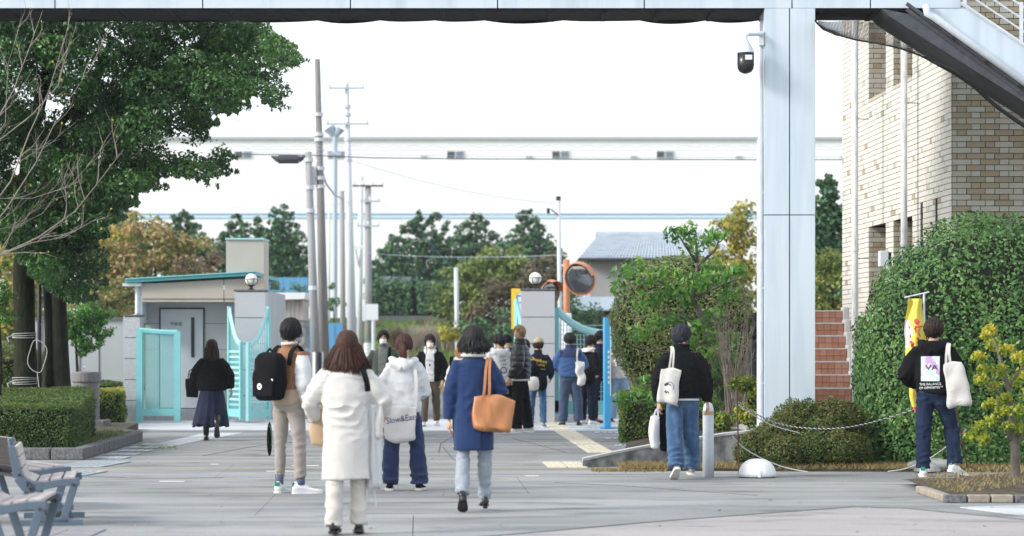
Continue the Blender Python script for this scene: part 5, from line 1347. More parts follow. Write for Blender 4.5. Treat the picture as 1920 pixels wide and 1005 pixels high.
# --- far trees
def cone_blobs(cx, yt, yb, w, seed=0, flat=0.16):
    r = random.Random(seed); out = []; y = yt + 4
    while y < yb:
        s = (y - yt) / (yb - yt); hw = w / 2 * (flat + (1 - flat) * min(1, s * 1.5) ** 0.75) * r.uniform(0.86, 1.12); k = max(1, int(hw / 9)); rr = 9 + 7 * min(1, s * 2)
        for i in range(k): out.append((cx + hw * ((2 * i + 1) / k - 1) * 0.85 + r.uniform(-5, 5), y + r.uniform(-5, 5), rr * r.uniform(0.8, 1.2)))
        y += 11
    return out
GC = 'dark conifers in front of the warehouse'
for i, (cx, yt, yb, w, dd, lb) in enumerate(((230, 380, 520, 100, 118, 'dark conifer above the autumn foliage, leftmost of its row'), (345, 398, 520, 120, 112, 'broad dark conifer behind the rust coloured tree'),
        (442, 402, 520, 90, 116, 'dark conifer just right of the guard house roof box'), (530, 392, 530, 105, 110, 'dark conifer touching the leaning short pole'), (487, 410, 520, 60, 112, 'narrow dark conifer behind the guard house roof box'),
        (795, 402, 580, 190, 122, 'broad dark conifer right of the grey pole with crossarm'), (893, 402, 560, 130, 124, 'middle dark conifer, flat topped, with two crowns'), (995, 393, 540, 118, 120, 'dark conifer left of the slim steel pole, sharply pointed'),
        (735, 445, 590, 90, 116, 'smaller green conifer beside the utility poles'))):
    far_tree(lb, cone_blobs(cx, yt, yb, w * 1.15, i), L_['conifer'], 0.12, 330, 90 + i, dd, cx, base=0.42, name='conifer', group=GC, trunk_r=0.2)
far_tree('dark tall conifer seen between the white column and the brick building', cone_blobs(1556, 335, 580, 130, 3), L_['conifer'], 0.10, 420, 101, 62, 1560, base=0.42, name='conifer')
far_tree('green and yellow shrubs low behind the terracotta steps', [(1555, 500, 36), (1550, 545, 34), (1580, 560, 30), (1540, 580, 30), (1570, 590, 28)], L_['autumn2'], 0.08, 500, 102, 56, 1560, base=0.20, name='shrub', trunk_r=0.05)
far_tree('yellow-green tree rising left of the white column', [(1388, 400, 26), (1372, 430, 30), (1398, 450, 32), (1365, 480, 32), (1400, 500, 34), (1380, 540, 36), (1360, 570, 30), (1405, 580, 30)], L_['autumn2'], 0.09, 460, 103, 72, 1390, base=0.50, trunk_r=0.1)
far_tree('rust and orange leaved tree beside the guard house roof', [(255, 445, 34), (300, 440, 36), (340, 455, 34), (225, 480, 36), (275, 490, 40), (330, 495, 38), (380, 480, 30), (215, 530, 34), (240, 560, 34), (190, 500, 34), (195, 555, 36), (245, 520, 30), (210, 585, 34), (250, 590, 28)], L_['autumn'], 0.085, 430, 104, 72, 290, base=0.44, noise=0.27, trunk_r=0.1)
far_tree('yellowing tree at the left of the rust coloured one', [(195, 470, 30), (215, 440, 26), (190, 430, 22), (240, 430, 24), (185, 510, 26)], L_['autumn2'], 0.085, 470, 105, 74, 205, base=0.62, trunk_r=0.1)
far_tree('brown and green bush above the grey boundary wall', [(200, 570, 30), (225, 590, 26), (170, 560, 28), (240, 540, 26), (195, 540, 26), (150, 590, 30), (170, 610, 24), (255, 585, 24)], L_['autumn'], 0.07, 560, 106, 66, 200, base=0.22, noise=0.25, name='bush', trunk_r=0.06)
far_tree('grey-brown thin bush behind the guard house', [(390, 510, 28), (360, 520, 26), (410, 490, 20), (395, 480, 18), (345, 500, 22)], L_['brownbush'], 0.07, 330, 107, 68, 380, base=0.6, name='bush', trunk_r=0.05)
far_tree('pale yellow tree glimpsed behind the big camphor', [(165, 425, 28), (185, 412, 20), (150, 450, 30), (100, 470, 60), (30, 480, 70), (60, 560, 60), (10, 600, 50)], L_['autumn2'], 0.10, 330, 108, 84, 165, base=0.45, trunk_r=0.1)
far_tree('light bamboo grove in front of the conifers', [(925, 500, 34), (895, 520, 34), (960, 490, 28), (860, 540, 34), (985, 510, 30), (840, 560, 24), (905, 560, 36), (915, 480, 14), (967, 468, 12), (835, 590, 26), (870, 590, 32)], L_['bamboo'], 0.10, 430, 109, 96, 920, base=0.46, name='bamboo', trunk_r=0.05, droop=1.0)
far_tree('brownish bushes beneath the bamboo', [(950, 560, 36), (995, 540, 36), (1030, 520, 34), (915, 590, 34), (960, 605, 34), (1005, 580, 34), (1040, 560, 30), (890, 600, 26)], L_['brownbush'], 0.09, 560, 110, 90, 960, base=0.42, name='bush', trunk_r=0.06)
far_tree('dark green shrubs behind the queue, left of the middle gate pillar', [(905, 640, 34), (950, 630, 34), (990, 640, 30), (880, 620, 26), (1030, 600, 40)], L_['conifer'], 0.08, 640, 111, 86, 940, base=0.5, name='shrub', trunk_r=0.05)
far_tree('dark green shrubs beneath the house roof', [(1075, 560, 30), (1080, 600, 34), (1060, 620, 30)], L_['conifer'], 0.08, 560, 112, 81, 1075, base=0.45, name='shrub', trunk_r=0.05)
far_tree('small dark shrub and thin stems behind the blue fences', [(495, 530, 20), (520, 545, 18), (560, 540, 16), (480, 555, 22)], L_['conifer'], 0.08, 500, 113, 100, 510, base=0.6, name='shrub', trunk_r=0.05)
far_tree('green shrubs glimpsed between the leaning poles', [(625, 560, 14), (630, 580, 16), (622, 540, 10)], L_['conifer'], 0.08, 700, 114, 100, 625, base=0.5, name='shrub', trunk_r=0.05)
# far clipped hedge below the conifers
def far_hedge(px0, px1, py0, py1, d, label, seed, mt='conifer', base=0.55):
    rng = nrng(seed); t = thing('hedge', label, 'hedge', (X((px0 + px1) / 2, d), d, Z(py1, d))); w = (px1 - px0) * d / F; h = (py1 - py0) * d / F
    k = int(w * h * 240); P = np.stack([rng.uniform(-w / 2, w / 2, k), rng.uniform(-0.2, 0.15, k) - 0.15, rng.uniform(0, 1, k) ** 0.9 * h * (1 + 0.05 * np.sin(np.linspace(0, 9, k)))], 1)
    P2 = np.stack([rng.uniform(-w / 2, w / 2, k // 3), rng.uniform(-0.2, 1.2, k // 3), np.full(k // 3, h) + rng.uniform(-.1, .1, k // 3)], 1)
    MB().bb(-w / 2, w / 2, -0.1, 1.2, -0.5, h * 0.96).build('branches', M['core'], t)
    surf_leaves(t, np.concatenate([P, P2]), np.concatenate([np.tile([0, -1, 0.2], (k, 1)), np.tile([0, 0, 1.0], (k // 3, 1))]).astype(float), 0.11, L_[mt], rng, base=base, spread=0.8)
far_hedge(698, 772, 532, 590, 114, 'green clipped hedge on the embankment, left of the pair', 121)
far_hedge(782, 850, 530, 590, 114, 'green clipped hedge on the embankment, right of the pair', 122)
# dark old wall between them with a tiled top
ow = thing('old_wall', 'dark old wall with pale tiled top behind the far hedges', 'wall', (X(775, 116), 116, 2.6))
MB().bb(-2.0, 2.1, 0, 0.4, 0, Z(528, 116) - 2.6).build('wall_body', M['dark_wood'], ow)
MB().bb(-2.1, 0.2, -0.2, 0.6, Z(528, 116) - 2.6, Z(519, 116) - 2.6).build('tiled_top', M['roof_tile'], ow)

# reeds, rough grass on the bank and beside the road
def blades(name, P, h, mt, rng, w=0.03, lean=0.35, base=0.5, kind='stuff', parent=None):
    n = len(P); hh = h * rng.uniform(0.5, 1.2, n); a = rng.uniform(0, 2 * np.pi, n)
    side = np.stack([np.cos(a), np.sin(a), np.zeros(n)], 1) * w * 0.5
    tip = P + np.stack([rng.normal(0, lean, n) * hh, rng.normal(0, lean, n) * hh, hh], 1)
    vs = np.stack([P - side, P + side, tip], 1).reshape(-1, 3)
    me = bpy.data.meshes.new(name); me.vertices.add(3 * n); me.vertices.foreach_set('co', vs.astype(np.float32).ravel())
    me.loops.add(3 * n); me.loops.foreach_set('vertex_index', np.arange(3 * n, dtype=np.int32)); me.polygons.add(n); me.polygons.foreach_set('loop_start', np.arange(n, dtype=np.int32) * 3)
    at = me.attributes.new('leaf', 'FLOAT', 'FACE'); at.data.foreach_set('value', np.clip(base + rng.normal(0, .25, n), 0, 1).astype(np.float32))
    me.materials.append(mt); me.update(calc_edges=True)
    return stuff(link(name, me, parent))
rng = nrng(200)
def bankz(y): return np.interp(y, [84, 96, 104, 111, 113, 130], [-0.03, 0.45, 1.3, 2.55, 2.72, 3.0])
n = 26000; yy = rng.uniform(76, 111, n); xx = rng.uniform(-11, 6, n); m = (xx < -3.6 - 0.02 * yy * 0) | (yy > 92) | (xx > 1.0); xx, yy = xx[m], yy[m]
blades('grass', np.stack([xx, yy, bankz(yy)], 1), 0.28, L_['green_grass'], rng, w=0.08, lean=0.5, base=0.45)
n = 9000; yy = rng.uniform(56, 84, n); xx = np.where(rng.random(n) < 0.5, rng.uniform(-9, -3.3, n), rng.uniform(-1.0, 1.5, n)); m = (yy > 60)
blades('dry_grass', np.stack([xx, yy, np.zeros(n)], 1)[m], 0.16, L_['dry'], rng, w=0.04, lean=0.5, base=0.5)
n = 9000; yy = rng.uniform(66, 101, n); xx = rng.uniform(-3.6, 0.6, n); P_ = np.stack([xx, yy, bankz(yy)], 1)
blades('dry_grass', P_[(xx > -3.4 + 0.03 * (yy - 66)) & (rng.random(n) < 0.5) & (yy > 76) & (yy < 90)], 0.22, L_['dry'], rng, w=0.07, lean=0.6, base=0.6)
n = 5000; yy = rng.uniform(95, 111, n); xx = rng.uniform(-8, 3, n); m = np.sin(xx * 2.1) * np.sin(yy * 1.3) > 0.2
blades('brown_weeds', np.stack([xx, yy, bankz(yy)], 1)[m], 0.45, L_['brownbush'], rng, w=0.07, lean=0.5, base=0.6)
# reeds
for k, (px, py, r, lb) in enumerate(((790, 622, 34, 'clump of pale dry reeds on the bank above the masked man'), (830, 632, 30, 'second clump of pale reeds nearer the lone white pole'), (750, 605, 16, 'small brown bush on the bank under the far road'))):
    d = 104; t = thing('reed_clump', lb, 'reeds', (X(px, d), d, float(bankz(d))))
    q = rng.normal(0, 0.33, (1900, 3)) * 1.2 * r * d / F; q[:, 2] = 0
    blades('blades', q, 1.0 if k < 2 else 0.9, L_['brownbush'] if k == 2 else L_['reed'], rng, 0.035, 0.28, 0.6 if k < 2 else 0.4, parent=t)
plant('yellow flowering shrub at the foot of the lone white pole', 848, 628, 88, 24, L_['limehedge'], 700, 0.07, 74, base=0.8)
pbag = thing('white_sacks', 'heap of white plastic sacks on the bank, right of the masked man', 'sacks', (X(856, 106), 106, 1.6))
pbag.scale = (1.7, 1.7, 1.7)
for k, (dx, dz, r) in enumerate(((-0.1, 0.14, 0.17), (0.14, 0.13, 0.16), (0.02, 0.33, 0.15), (0.28, 0.1, 0.12), (-0.02, 0.5, 0.09))):
    mb = MB().ball((0, 0, 0), (r * 1.25, r, r), nu=12, nv=8); mb.v = [tuple(np.array(v) * (1 + 0.10 * math.sin(v[0] * 40 + k) * math.cos(v[2] * 35))) for v in mb.v]
    o = mb.build('sack', M['white_paint'], pbag, smooth=True); o.location = (dx, 0, dz)

# dry grass along the soil strip, and soil litter
n = 9000; xx = rng.uniform(X(1165, 28.5), 8.0, n); yy = 28.85 - 0.05 * (xx - 1.2) + rng.uniform(-0.28, 0.55, n)
blades('dry_grass', np.stack([xx, yy, np.full(n, 0.03)], 1), 0.07, L_['dry'], rng, w=0.012, lean=0.8, base=0.45)
n = 700; xx = rng.uniform(X(1110, 28.5), X(1250, 28.5), n); yy = 28.55 + rng.normal(0, 0.10, n)
blades('dry_grass', np.stack([xx, yy, np.full(n, 0.0)], 1), 0.05, L_['dry'], rng, w=0.012, lean=0.8, base=0.35)
n = 2200; xx = rng.uniform(k0.x + 0.15, k0.x + 2.5, n); yy = rng.uniform(k0.y + 0.2, k0.y + 3, n)
blades('planter_grass', np.stack([xx, yy, 0.05 + 0.15 * np.exp(-((xx - k0.x - 1.3) / 0.9) ** 2)], 1), 0.04, L_['dry'], rng, w=0.012, lean=0.8, base=0.6)
n = 1500; yy = rng.uniform(32.5, 41, n); xx = rng.uniform(-6.2, -4.9, n) + (33 - yy) * 0.06; m = (xx < pe.x - 0.15 - (pe.x - pa.x) * (pe.y - yy) / (pe.y - pa.y)) & (yy < pe.y + 1)
blades('planter_grass', np.stack([xx, yy, np.full(n, 0.12)], 1)[m], 0.05, L_['green_grass'], rng, w=0.014, lean=0.8, base=0.4)
n = 260; pz = [G(290 + rng.uniform(-30, 40), 839 + rng.normal(0, 2.0)) for _ in range(n)]
blades('grass', np.array([list(p) for p in pz]), 0.035, L_['green_grass'], rng, w=0.012, lean=0.9)
# fallen leaves
n = 90; py = rng.uniform(815, 1000, n); px = rng.uniform(120, 1880, n); P = np.array([list(G(a, b) + V(0, 0, 0.012)) for a, b in zip(px, py)])
stuff(link('fallen_leaves', leaf_mesh('fallen_leaves', P, np.tile([0, 0, 1.0], (n, 1)), 0.030, L_['autumn'], rng.uniform(0, 1, n), rng, spread=0.15)))

# ------------------------------------------------------------------ small things on the ground
df = thing('stone_fountain', 'round granite drinking fountain on a square block behind the hedge', 'fountain', (X(162, 41.3), 41.3, 0))
MB().box((0.02, 0, 0.11), (0.70, 0.70, 0.22)).build('base_block', M['kerb'], df, bevel=0.02)
MB().lathe([(0.225, 0.22), (0.225, 0.80), (0.225, 0.86)], n=20).build('pedestal', M['granite_dark'], df, smooth=False)
MB().lathe([(0.24, 0.862), (0.252, 0.88), (0.252, 1.02), (0.245, 1.04), (0.19, 1.045), (0.16, 1.0)], n=24).build('bowl', M['granite_dark'], df)
MB().tube([(-0.05, 0, 1.0), (-0.05, 0, 1.10), (-0.03, -0.03, 1.13), (-0.0, -0.05, 1.11)], 0.012, 6).build('tap', M['galv'], df)
bo = thing('bollard', 'smooth pale grey bollard with a yellow sticker beside the walking man', 'bollard', (X(1328, 27.25), 27.25, 0))
MB().lathe([(0.064, 0), (0.062, 0.74), (0.058, 0.78), (0.045, 0.82), (0.02, 0.84), (0.002, 0.842)], n=24).build('post', M['whitesteel'], bo, smooth=True)
MB().tube([(0, 0, 0.70), (0, 0, 0.745)], 0.0645, 20).build('sticker', M['yellow_line'], bo)
wd_ = thing('white_dome', 'white faceted dome set on the ground before the azaleas', 'dome', (X(1420, 27.2), 27.2, 0))
n = 28; rings = []
for i in range(9):
    th = math.pi / 2 * i / 8; r = 0.214 * math.cos(th) ** 0.8 + 0.002; z = 0.20 * math.sin(th) ** 1.0
    rings.append([(r * (1 - 0.03 * (k % 7 == 0)) * math.cos(2 * math.pi * k / n), r * (1 - 0.03 * (k % 7 == 0)) * math.sin(2 * math.pi * k / n), z + 0.012) for k in range(n)])
MB().loft(rings).build('shell', M['white_paint'], wd_, smooth=True)
MB().tube([(0, 0, 0), (0, 0, 0.012)], 0.2, 24).build('foot_ring', M['panel_joint'], wd_)
MB().box((0, -0.213, 0.05), (0.028, 0.012, 0.08), (R(-8), 0, 0)).build('rib', M['white_paint'], wd_)
for px, d, zt, tilt, lb in ((1382, 27.6, Z(728, 27.6), 0.0, 'rusty iron stake with wire ties left of the azaleas'), (1812, 28.4, 0.75, -0.12, 'leaning dark stake behind the man in the printed hoodie')):
    s = thing('iron_stake', lb, 'stake', (X(px, d), d, 0)); MB().tube([(0.02, 0, 0), (tilt, 0, zt)], 0.009, 6).build('rod', M['rust'], s)
    MB().lathe([(0.02, 0), (0.028, 0.02), (0.02, 0.05)], (0.01 + tilt * 0.5, 0, zt * 0.42), 8).build('tie', M['rust'], s)
def rope(pts, r, label, two=True):
    P = [W(*p) for p in pts]; Q = []
    for i in range(len(P) - 1):
        p0 = P[max(0, i - 1)]; p1 = P[i]; p2 = P[i + 1]; p3 = P[min(len(P) - 1, i + 2)]
        for k in range(8):
            t = k / 8; Q.append(0.5 * ((2 * p1) + (-p0 + p2) * t + (2 * p0 - 5 * p1 + 4 * p2 - p3) * t * t + (-p0 + 3 * p1 - 3 * p2 + p3) * t ** 3))
    Q.append(P[-1]); R_ = []
    for i in range(len(Q) - 1):
        for k in range(6): R_.append(Q[i].lerp(Q[i + 1], k / 6))
    t = thing('barrier_rope', label, 'rope', tuple(Q[0])); o0 = Q[0]
    for q, (ph, mt) in enumerate(((0, 'rope_white'), (math.pi, 'rope_dark' if two else 'rope_white'))):
        MB().tube([p - o0 + V(0, math.cos(i * 0.9 + ph) * r * 0.6, math.sin(i * 0.9 + ph) * r * 0.6) for i, p in enumerate(R_)], r * 0.7, 5).build('strand', M[mt], t)
rope([(1382, 752, 27.6), (1425, 780, 27.8), (1470, 797, 28.1), (1530, 804, 28.2), (1590, 801, 28.3), (1650, 788, 28.5), (1720, 766, 28.6)], 0.0075, 'black and white twisted rope sagging across the azaleas')
rope([(1374, 818, 27.6), (1395, 840, 27.7), (1430, 860, 27.9), (1470, 876, 28.0), (1515, 885, 28.0)], 0.006, 'pale rope running from the iron stake down to the grass', False)
rope([(1665, 884, 28.3), (1700, 878, 28.3), (1745, 858, 28.3), (1790, 825, 28.4), (1812, 805, 28.4)], 0.006, 'pale rope sagging behind the man in the printed hoodie', False)
rope([(1382, 758, 27.6), (1440, 794, 28.0), (1500, 812, 28.3)], 0.006, 'thin pale cord just under the twisted rope', False)
# banner
bn = thing('banner_flag', 'yellow banner with red brush lettering on a white pole before the hedge', 'banner', (X(1734, 28.2), 28.2, 0))
bm_y = mat('yellow_cloth', (0.66, 0.56, 0.09), 0.8); bm_w = mat('pale_pink_cloth', (0.74, 0.66, 0.68), 0.8); bm_r = mat('red_cloth', (0.58, 0.08, 0.07), 0.8)
zt = Z(549, 28.2)
MB().tube([(0, 0, 0), (-0.01, 0, zt)], 0.013, 8).build('pole', M['whitesteel'], bn)
MB().tube([(-0.24, -0.02, zt - 0.055), (0.05, 0, zt + 0.01)], 0.009, 6).build('cross_bar', M['whitesteel'], bn)
lpx = [(0, 1701, 1729), (0.12, 1698, 1730), (0.25, 1695, 1734), (0.38, 1697, 1741), (0.5, 1700, 1746), (0.62, 1701, 1745), (0.72, 1704, 1742), (0.8, 1709, 1738), (0.87, 1718, 1731), (0.92, 1716, 1734), (1.0, 1727, 1731)]
def cloth(u, v):
    a = np.interp(v, [q[0] for q in lpx], [q[1] for q in lpx]); b = np.interp(v, [q[0] for q in lpx], [q[2] for q in lpx])
    y = 28.14 + 0.05 * math.sin(u * 7 + v * 5) + 0.02 * math.sin(v * 19)
    return V(X(a + (b - a) * u, 28.2) - bn.location.x + 0.006 * math.sin(v * 23 + u * 4), y - 28.2, Z(560 + 255 * v, 28.2))
cm = MB(); nu, nv = 12, 44
for j in range(nv):
    for i in range(nu):
        u = (i + .5) / nu; v = (j + .5) / nv
        mi = 2 if (v > 0.80 and not 0.86 < v < 0.885) or (u > 0.75 and 0.72 < v) else (1 if (u < 0.22 - 0.1 * math.sin(v * 20) and 0.16 < v < 0.36) else 0)
        cm.add([cloth(i / nu, j / nv), cloth((i + 1) / nu, j / nv), cloth((i + 1) / nu, (j + 1) / nv), cloth(i / nu, (j + 1) / nv)], [(3, 2, 1, 0)], mi)
cm.build('cloth', [bm_y, bm_w, bm_r], bn, smooth=True)
lm = MB()
def stroke(pts, w):
    P = []
    for k, (u, v) in enumerate(pts): P.append(cloth(u, v) + V(0, -0.012, 0))
    lm.tube(P, w, 8, flat=0.2, ref=(1, 0, 0))
for pts, w in (([(0.50, 0.15), (0.56, 0.17), (0.54, 0.19)], [0.022, 0.035, 0.018]), ([(0.42, 0.21), (0.62, 0.20), (0.78, 0.205)], [0.014, 0.026, 0.03]), ([(0.42, 0.215), (0.46, 0.25)], [0.014, 0.005]), ([(0.62, 0.22), (0.6, 0.26), (0.7, 0.28)], [0.008, 0.006, 0.003]),
               ([(0.5, 0.285), (0.55, 0.30), (0.6, 0.33)], [0.012, 0.014, 0.006]), ([(0.45, 0.32), (0.7, 0.315)], [0.006, 0.01]), ([(0.55, 0.35), (0.62, 0.355)], [0.014, 0.016]), ([(0.62, 0.40), (0.64, 0.42)], [0.012, 0.014]),
               ([(0.2, 0.31), (0.3, 0.33), (0.26, 0.36)], [0.02, 0.03, 0.012]), ([(0.28, 0.36), (0.33, 0.41)], [0.006, 0.004]), ([(0.28, 0.425), (0.38, 0.42)], [0.016, 0.022]), ([(0.2, 0.2), (0.22, 0.22)], [0.008, 0.01]), ([(0.22, 0.26), (0.2, 0.29)], [0.006, 0.008])):
    stroke(pts, w)
lm.build('lettering', bm_r, bn)
MB().lathe([(0.16, 0), (0.14, 0.06), (0.05, 0.10), (0.02, 0.11)], (0.03, 0, 0.02), 16).build('base_weight', M['concrete_old'], bn)
# stone behind the shoes
MB_ = MB().ball((0, 0, 0), (0.30, 0.14, 0.10)); rk_ = MB_.build('rock', M['concrete_old']); rk_.location = (X(1750, 28.4), 28.5, 0.06); tag(rk_, 'flat grey rock at the foot of the banner pole', 'rock')

# ------------------------------------------------------------------ benches
def bench(x, y, a, label):
    t = thing('bench', label, 'bench', (x, y, 0), a, 'plank benches with cast iron frames')
    Ln = 0.92
    for yy in (0.0, Ln):
        e = MB(); th = 0.05
        def bar(p, q, w0, w1=None):
            w1 = w1 or w0; p = Vector((p[0], p[1])); q = Vector((q[0], q[1])); d = (q - p).normalized(); nn = Vector((-d.y, d.x))
            poly = [p - nn * w0, q - nn * w1, q + nn * w1, p + nn * w0]
            e.prism([(v.x, v.y) for v in poly], yy - th / 2, yy + th / 2)
        bar((-0.318, 0.655), (-0.262, 0.40), 0.026, 0.036); bar((-0.262, 0.405), (-0.185, 0.315), 0.042, 0.052); bar((-0.20, 0.325), (-0.06, 0.325), 0.046, 0.034); bar((-0.07, 0.325), (0.10, 0.355), 0.031, 0.029); bar((0.09, 0.353), (0.235, 0.36), 0.029, 0.031)
        bar((0.195, 0.35), (0.105, 0.05), 0.031, 0.029); bar((-0.15, 0.32), (-0.06, 0.05), 0.031, 0.029); bar((-0.17, 0.31), (-0.12, 0.30), 0.046, 0.039)
        bar((-0.255, 0.022), (0.26, 0.022), 0.026, 0.026); bar((-0.10, 0.045), (0.15, 0.045), 0.021, 0.021)
        e.build('end_frame', M['bench_iron'], t, bevel=0.004)
        for q in ((0.19, 0.33), (-0.17, 0.31), (-0.25, 0.42)): MB().tube([(q[0], yy - th / 2 - 0.006, q[1]), (q[0], yy + th / 2 + 0.006, q[1])], 0.012, 8).build('bolt', M['rust'], t)
    def plank(x, z, w, ang, back=False):
        o = MB().box((0, 0, 0), (w - 0.010, Ln - 0.055, 0.028)).build('plank', M['bench_wood'], t, bevel=0.006)
        o.location = (x, Ln / 2, z); o.rotation_euler = (0, -ang, 0)
        if back:
            u = MB().box((0, 0, -0.019), (w, Ln - 0.06, 0.008)).build('dark_backing', M['bench_dark'], o)
    for px, pz in ((-0.285, 0.612), (-0.264, 0.517), (-0.238, 0.424)): plank(px + 0.012, pz, 0.098, R(-76 + 180), False); MB().box((px - 0.012, Ln / 2, pz), (0.088, Ln - 0.056, 0.008), (0, R(76), 0)).build('backing', M['bench_dark'], t)
    plank(-0.165, 0.372, 0.10, R(-22)); plank(-0.062, 0.362, 0.098, R(9)); plank(0.042, 0.378, 0.098, R(8)); plank(0.148, 0.388, 0.10, R(2))
    sl = MB(); sp_ = [(-0.258, 0.40), (-0.190, 0.350), (-0.06, 0.338), (0.10, 0.362), (0.20, 0.366)]
    for (x0_, z0_), (x1_, z1_) in zip(sp_[:-1], sp_[1:]): sl.box(((x0_ + x1_) / 2, Ln / 2, (z0_ + z1_) / 2), (math.hypot(x1_ - x0_, z1_ - z0_) + 0.004, Ln - 0.054, 0.008), (0, -math.atan2(z1_ - z0_, x1_ - x0_), 0))
    sl.build('dark_gap_sheet', M['bench_dark'], t)  # dark sheet added under the seat; its black stands in for shaded plank gaps
    MB().bb(0.02, 0.06, 0.03, Ln - 0.03, 0.035, 0.06).build('stretcher', M['black_metal'], t)
    MB().bb(-0.20, -0.16, 0.03, Ln - 0.03, 0.29, 0.32).build('stretcher', M['black_metal'], t)
bench(-3.50, 16.95, R(4), 'nearest plank bench, cut off by the bottom left corner')
bench(-3.79, 19.86, R(9), 'middle plank bench seen end-on in front of the hedge')
bench(-4.19, 21.7, R(29), 'farthest plank bench, turned so that its dark back shows')
# ------------------------------------------------------------------ people
def remesh(mb, voxel, smooth=4, mats=()):
    me = mb.mesh('tmp', [])
    ob = bpy.data.objects.new('tmp', me); COL.objects.link(ob)
    r = ob.modifiers.new('r', 'REMESH'); r.mode = 'VOXEL'; r.voxel_size = voxel; r.use_smooth_shade = True
    if smooth: s = ob.modifiers.new('s', 'SMOOTH'); s.factor = 0.5; s.iterations = smooth
    out = bpy.data.meshes.new_from_object(ob.evaluated_get(bpy.context.evaluated_depsgraph_get()))
    bpy.data.objects.remove(ob, do_unlink=True); bpy.data.meshes.remove(me)
    out.materials.clear()
    for m in mats: out.materials.append(m)
    return out
def get_vn(me):
    n = len(me.vertices); v = np.empty(n * 3, np.float32); me.vertices.foreach_get('co', v)
    nn = np.empty(n * 3, np.float32); me.vertex_normals.foreach_get('vector', nn)
    return v.reshape(-1, 3).astype(float), nn.reshape(-1, 3).astype(float)
def set_v(me, v): me.vertices.foreach_set('co', v.astype(np.float32).ravel()); me.update()
def folds(me, seed, amp=0.006, freq=14, spots=(), spot_amp=0.010, quilt=0.0, pile=0.0):
    """cloth creases: broad soft folds, tighter creases near the joints"""
    v, n = get_vn(me); r = np.random.default_rng(seed)
    def wave(f, k, an=(1, 1, 1)):
        out = np.zeros(len(v)); w = v + 0.03 * np.sin(v[:, [1, 2, 0]] * 9 + seed)
        for _ in range(k):
            d = r.normal(0, 1, 3) * np.array(an); d /= np.linalg.norm(d)
            out += np.sin(w @ d * f * r.uniform(0.6, 1.5) + r.uniform(0, 6.3))
        return out / math.sqrt(k)
    amp *= 1.5; spot_amp *= 1.6
    disp = amp * (0.6 * wave(freq, 6, (1.2, 1.2, 0.7)) - 0.6 * np.abs(wave(freq * 1.5, 5)) )
    for s, rad in spots:
        g = np.exp(-((v - np.array(s)) ** 2).sum(1) / rad ** 2)
        disp += g * spot_amp * (-np.abs(wave(38, 4, (0.4, 0.4, 1.5))) + 0.5)
    if quilt: disp += quilt * (np.abs(np.sin(v[:, 2] * math.pi / 0.10 + 0.5 * np.sin(v[:, 0] * 5))) ** 0.6 - 0.6)
    if pile: disp += pile * wave(170, 6)
    set_v(me, v + n * disp[:, None])
def paint(me, fn):
    k = len(me.polygons); c = np.empty(k * 3, np.float32); me.polygons.foreach_get('center', c); c = c.reshape(-1, 3)
    me.polygons.foreach_set('material_index', fn(c).astype(np.int32)); me.update()
def ring(cx, cy, z, a, b, n=20, e=2.3, tilt=0.0):
    out = []
    for k in range(n):
        t = 2 * math.pi * k / n; c, s = math.cos(t), math.sin(t)
        q = (abs(c) ** e + abs(s) ** e) ** (-1 / e)
        out.append(Vector((cx + a * c * q, cy + b * s * q, z + tilt * b * s * q)))
    return out
def bvh(me): return BVHTree.FromPolygons([v.co.copy() for v in me.vertices], [tuple(p.vertices) for p in me.polygons])
def snap(pts, tree, off=0.007, lim=0.09):
    """lay a strap on the cloth"""
    out = []
    for p in pts:
        h = tree.find_nearest(p)
        if h[0] is not None and h[3] < lim and (lim > 0.3 or (p - h[0]).dot(h[1]) < off): p = h[0] + h[1] * off
        out.append(p)
    return out
def curve(pts, n=8):
    P = [Vector(p) for p in pts]; Q = []
    for i in range(len(P) - 1):
        p0 = P[max(0, i - 1)]; p1 = P[i]; p2 = P[i + 1]; p3 = P[min(len(P) - 1, i + 2)]
        for k in range(n):
            t = k / n; Q.append(0.5 * ((2 * p1) + (-p0 + p2) * t + (2 * p0 - 5 * p1 + 4 * p2 - p3) * t * t + (-p0 + 3 * p1 - 3 * p2 + p3) * t ** 3))
    return Q + [P[-1]]
def ribbon(pts, w, t, tree=None, off=0.007):
    P = curve(pts)
    if tree: P = snap(P, tree, off)
    mb = MB(); rings = []
    for i, p in enumerate(P):
        a = P[max(0, i - 1)]; b = P[min(len(P) - 1, i + 1)]; tg = (b - a).normalized()
        if tree:
            h = tree.find_nearest(p); nn = h[1] if h[0] is not None else Vector((0, -1, 0))
        else: nn = Vector((0, -1, 0))
        s = tg.cross(nn)
        s = s.normalized() if s.length > 1e-4 else Vector((1, 0, 0))
        nn = s.cross(tg).normalized()
        rings.append([p + s * w / 2 + nn * t / 2, p - s * w / 2 + nn * t / 2, p - s * w / 2 - nn * t / 2, p + s * w / 2 - nn * t / 2])
    return mb.loft(rings)
def print_on(body, size, x, z, tree, mt, parent, name='print', sx=1.0, shear=0.0, rot=0.0, off=0.004, frm=-1):
    me = body if not isinstance(body, str) else text_mesh(body, size)
    me.materials.clear(); me.materials.append(mt)
    c, s = math.cos(rot), math.sin(rot)
    for v in me.vertices:
        a, b = v.co.x * sx + shear * v.co.y, v.co.y
        a, b = a * c - b * s, a * s + b * c
        h = tree.ray_cast(Vector((x + a * -frm, frm * 1.0, z + b)), Vector((0, -frm, 0)))
        y = h[0].y if h[0] is not None else 0
        v.co = (x + a * -frm, y + frm * off, z + b)
    return link(name, me, parent)

